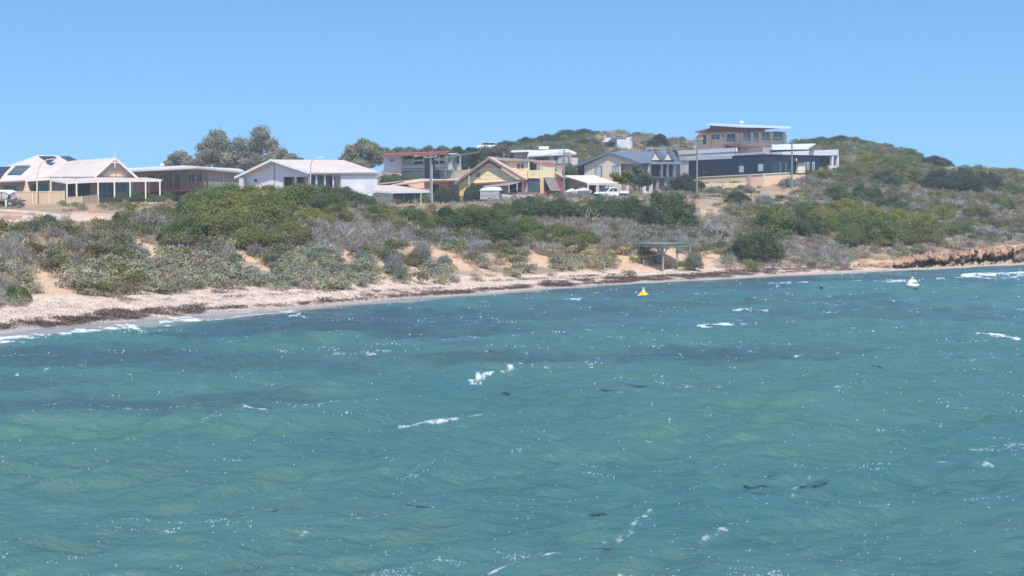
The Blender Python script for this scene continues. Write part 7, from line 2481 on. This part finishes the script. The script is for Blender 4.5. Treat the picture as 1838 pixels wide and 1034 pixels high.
for i, a in enumerate([(1550, 479, 22, 11, 'squat orange boulder standing alone left of the rock ledge'), (1588, 480, 34, 11, 'long flat boulder between the lone boulder and the rock ledge'), (1570, 479, 18, 7, 'low yellowish boulder behind the lone boulder'),
                       (1608, 479, 18, 9, 'grey boulder at the left tip of the rock ledge'), (1598, 482, 6, 4, 'small dark rock on the sand under the flat boulder'), (1536, 480, 10, 5, 'little pale rock at the left end of the boulders')]):
    boulder(a[0], a[1], a[2], a[3], 40 + i, a[4], 'limestone_grey' if i in (3, 4) else 'limestone')

# ---- drifting seaweed
def seaweed(px, py, w, h, label, n=130, slope=0.0):
    n = int(n * .75)
    h = h * .9
    D = -CAM_H / (ray(px, py).z / ray(px, py).y)
    c = P(px, py, D)
    rng = np.random.default_rng(int(px + py))
    W = w * D / F_PX
    L = h * D * D / (F_PX * CAM_H)
    a_ = rng.uniform(-.65, .65, n)
    q = np.c_[a_ + rng.normal(0, .05, n), rng.normal(0, .22, n) * (1.1 - np.abs(a_)) + .25 * np.sin(a_ * 7 + px)]
    x = c.x + q[:, 0] * W
    y = c.y + q[:, 1] * L * .6 + q[:, 0] * slope * L
    z = sea(x, y) + .012
    v, f = leaf_quads(rng, np.c_[x, y, z], np.tile([0, 0, 1.0], (n, 1)), max(.012, D * .0006), 4.5, .05)
    b = np.repeat(rng.uniform(.5, 1.5, n), 4)[:, None]
    col = np.array([.085, .070, .055])
    base = np.array([c.x, c.y, 0])
    me = np_mesh('floating_seaweed', v - base, f, {'tint': np.c_[np.clip(col * b, 0, 1), np.ones(len(v))]})
    me.materials.append(MATS['scrub_mass'])
    o = link(bpy.data.objects.new('floating_seaweed', me))
    o.location = base
    tag(o, label, 'seaweed', 'drifting clumps of seaweed')
for a in [(50, 834, 26, 8, 'round brown seaweed clump afloat at the left edge'), (446, 832, 12, 4, 'tiny seaweed strand left of centre'), (478, 921, 22, 7, 'slanting seaweed clump in the lower left water', 120, 1.2), (522, 993, 34, 8, 'seaweed patch lowest in the left half of the water'),
          (1356, 878, 34, 7, 'left clump of the seaweed cluster at lower right'), (1405, 864, 50, 7, 'slanting top band of the seaweed cluster at lower right', 150, 1.6), (1462, 880, 44, 8, 'right clump of the seaweed cluster at lower right', 130, .6), (1362, 897, 24, 4, 'thin strand under the seaweed cluster'),
          (1528, 838, 40, 7, 'long seaweed strip right above the cluster', 120, .8), (1142, 693, 28, 4, 'dark seaweed strip in the middle of the bay'), (1085, 717, 30, 3, 'faint thin seaweed strip below the middle one'), (907, 697, 12, 4, 'short dark seaweed strand at the centre', 60),
          (860, 806, 14, 4, 'small seaweed strand below the centre', 60), (1366, 646, 46, 7, 'long slanting seaweed raft before the white buoy', 150, 1.4), (1572, 668, 12, 5, 'small seaweed clump below the white buoy', 60), (1651, 600, 18, 4, 'dark seaweed spot under the white buoy', 70),
          (1085, 990, 36, 8, 'dark seaweed clump near the bottom edge'), (1074, 922, 22, 6, 'seaweed clump above the bottom foam streak', 90), (1718, 647, 24, 3, 'thin seaweed strip at the right', 70), (1790, 603, 44, 6, 'seaweed bank caught in the white break at right edge', 130), (745, 915, 40, 4, 'faint seaweed streak low in the centre', 70, 1.0)]:
    seaweed(*a)

# ---- sea haze
mb = MB()
mb.hexa([(-620, -40, -5), (620, -40, -5), (620, 800, -5), (-620, 800, -5), (-620, -40, 48), (620, -40, 48), (620, 800, 48), (-620, 800, 48)])
m_ = bpy.data.materials.new('haze_air')
m_.use_nodes = True
n_ = m_.node_tree
n_.nodes.clear()
ou_ = n_.nodes.new('ShaderNodeOutputMaterial')
vo_ = n_.nodes.new('ShaderNodeVolumePrincipled')
vo_.inputs['Color'].default_value = (.86, .90, .96, 1)
vo_.inputs['Density'].default_value = 0.00042
vo_.inputs['Anisotropy'].default_value = 0.0
n_.links.new(vo_.outputs['Volume'], ou_.inputs['Volume'])
hz = tag(mb.build('haze', m_), 'thin pale sea haze over the whole bay', 'haze', kind='stuff')
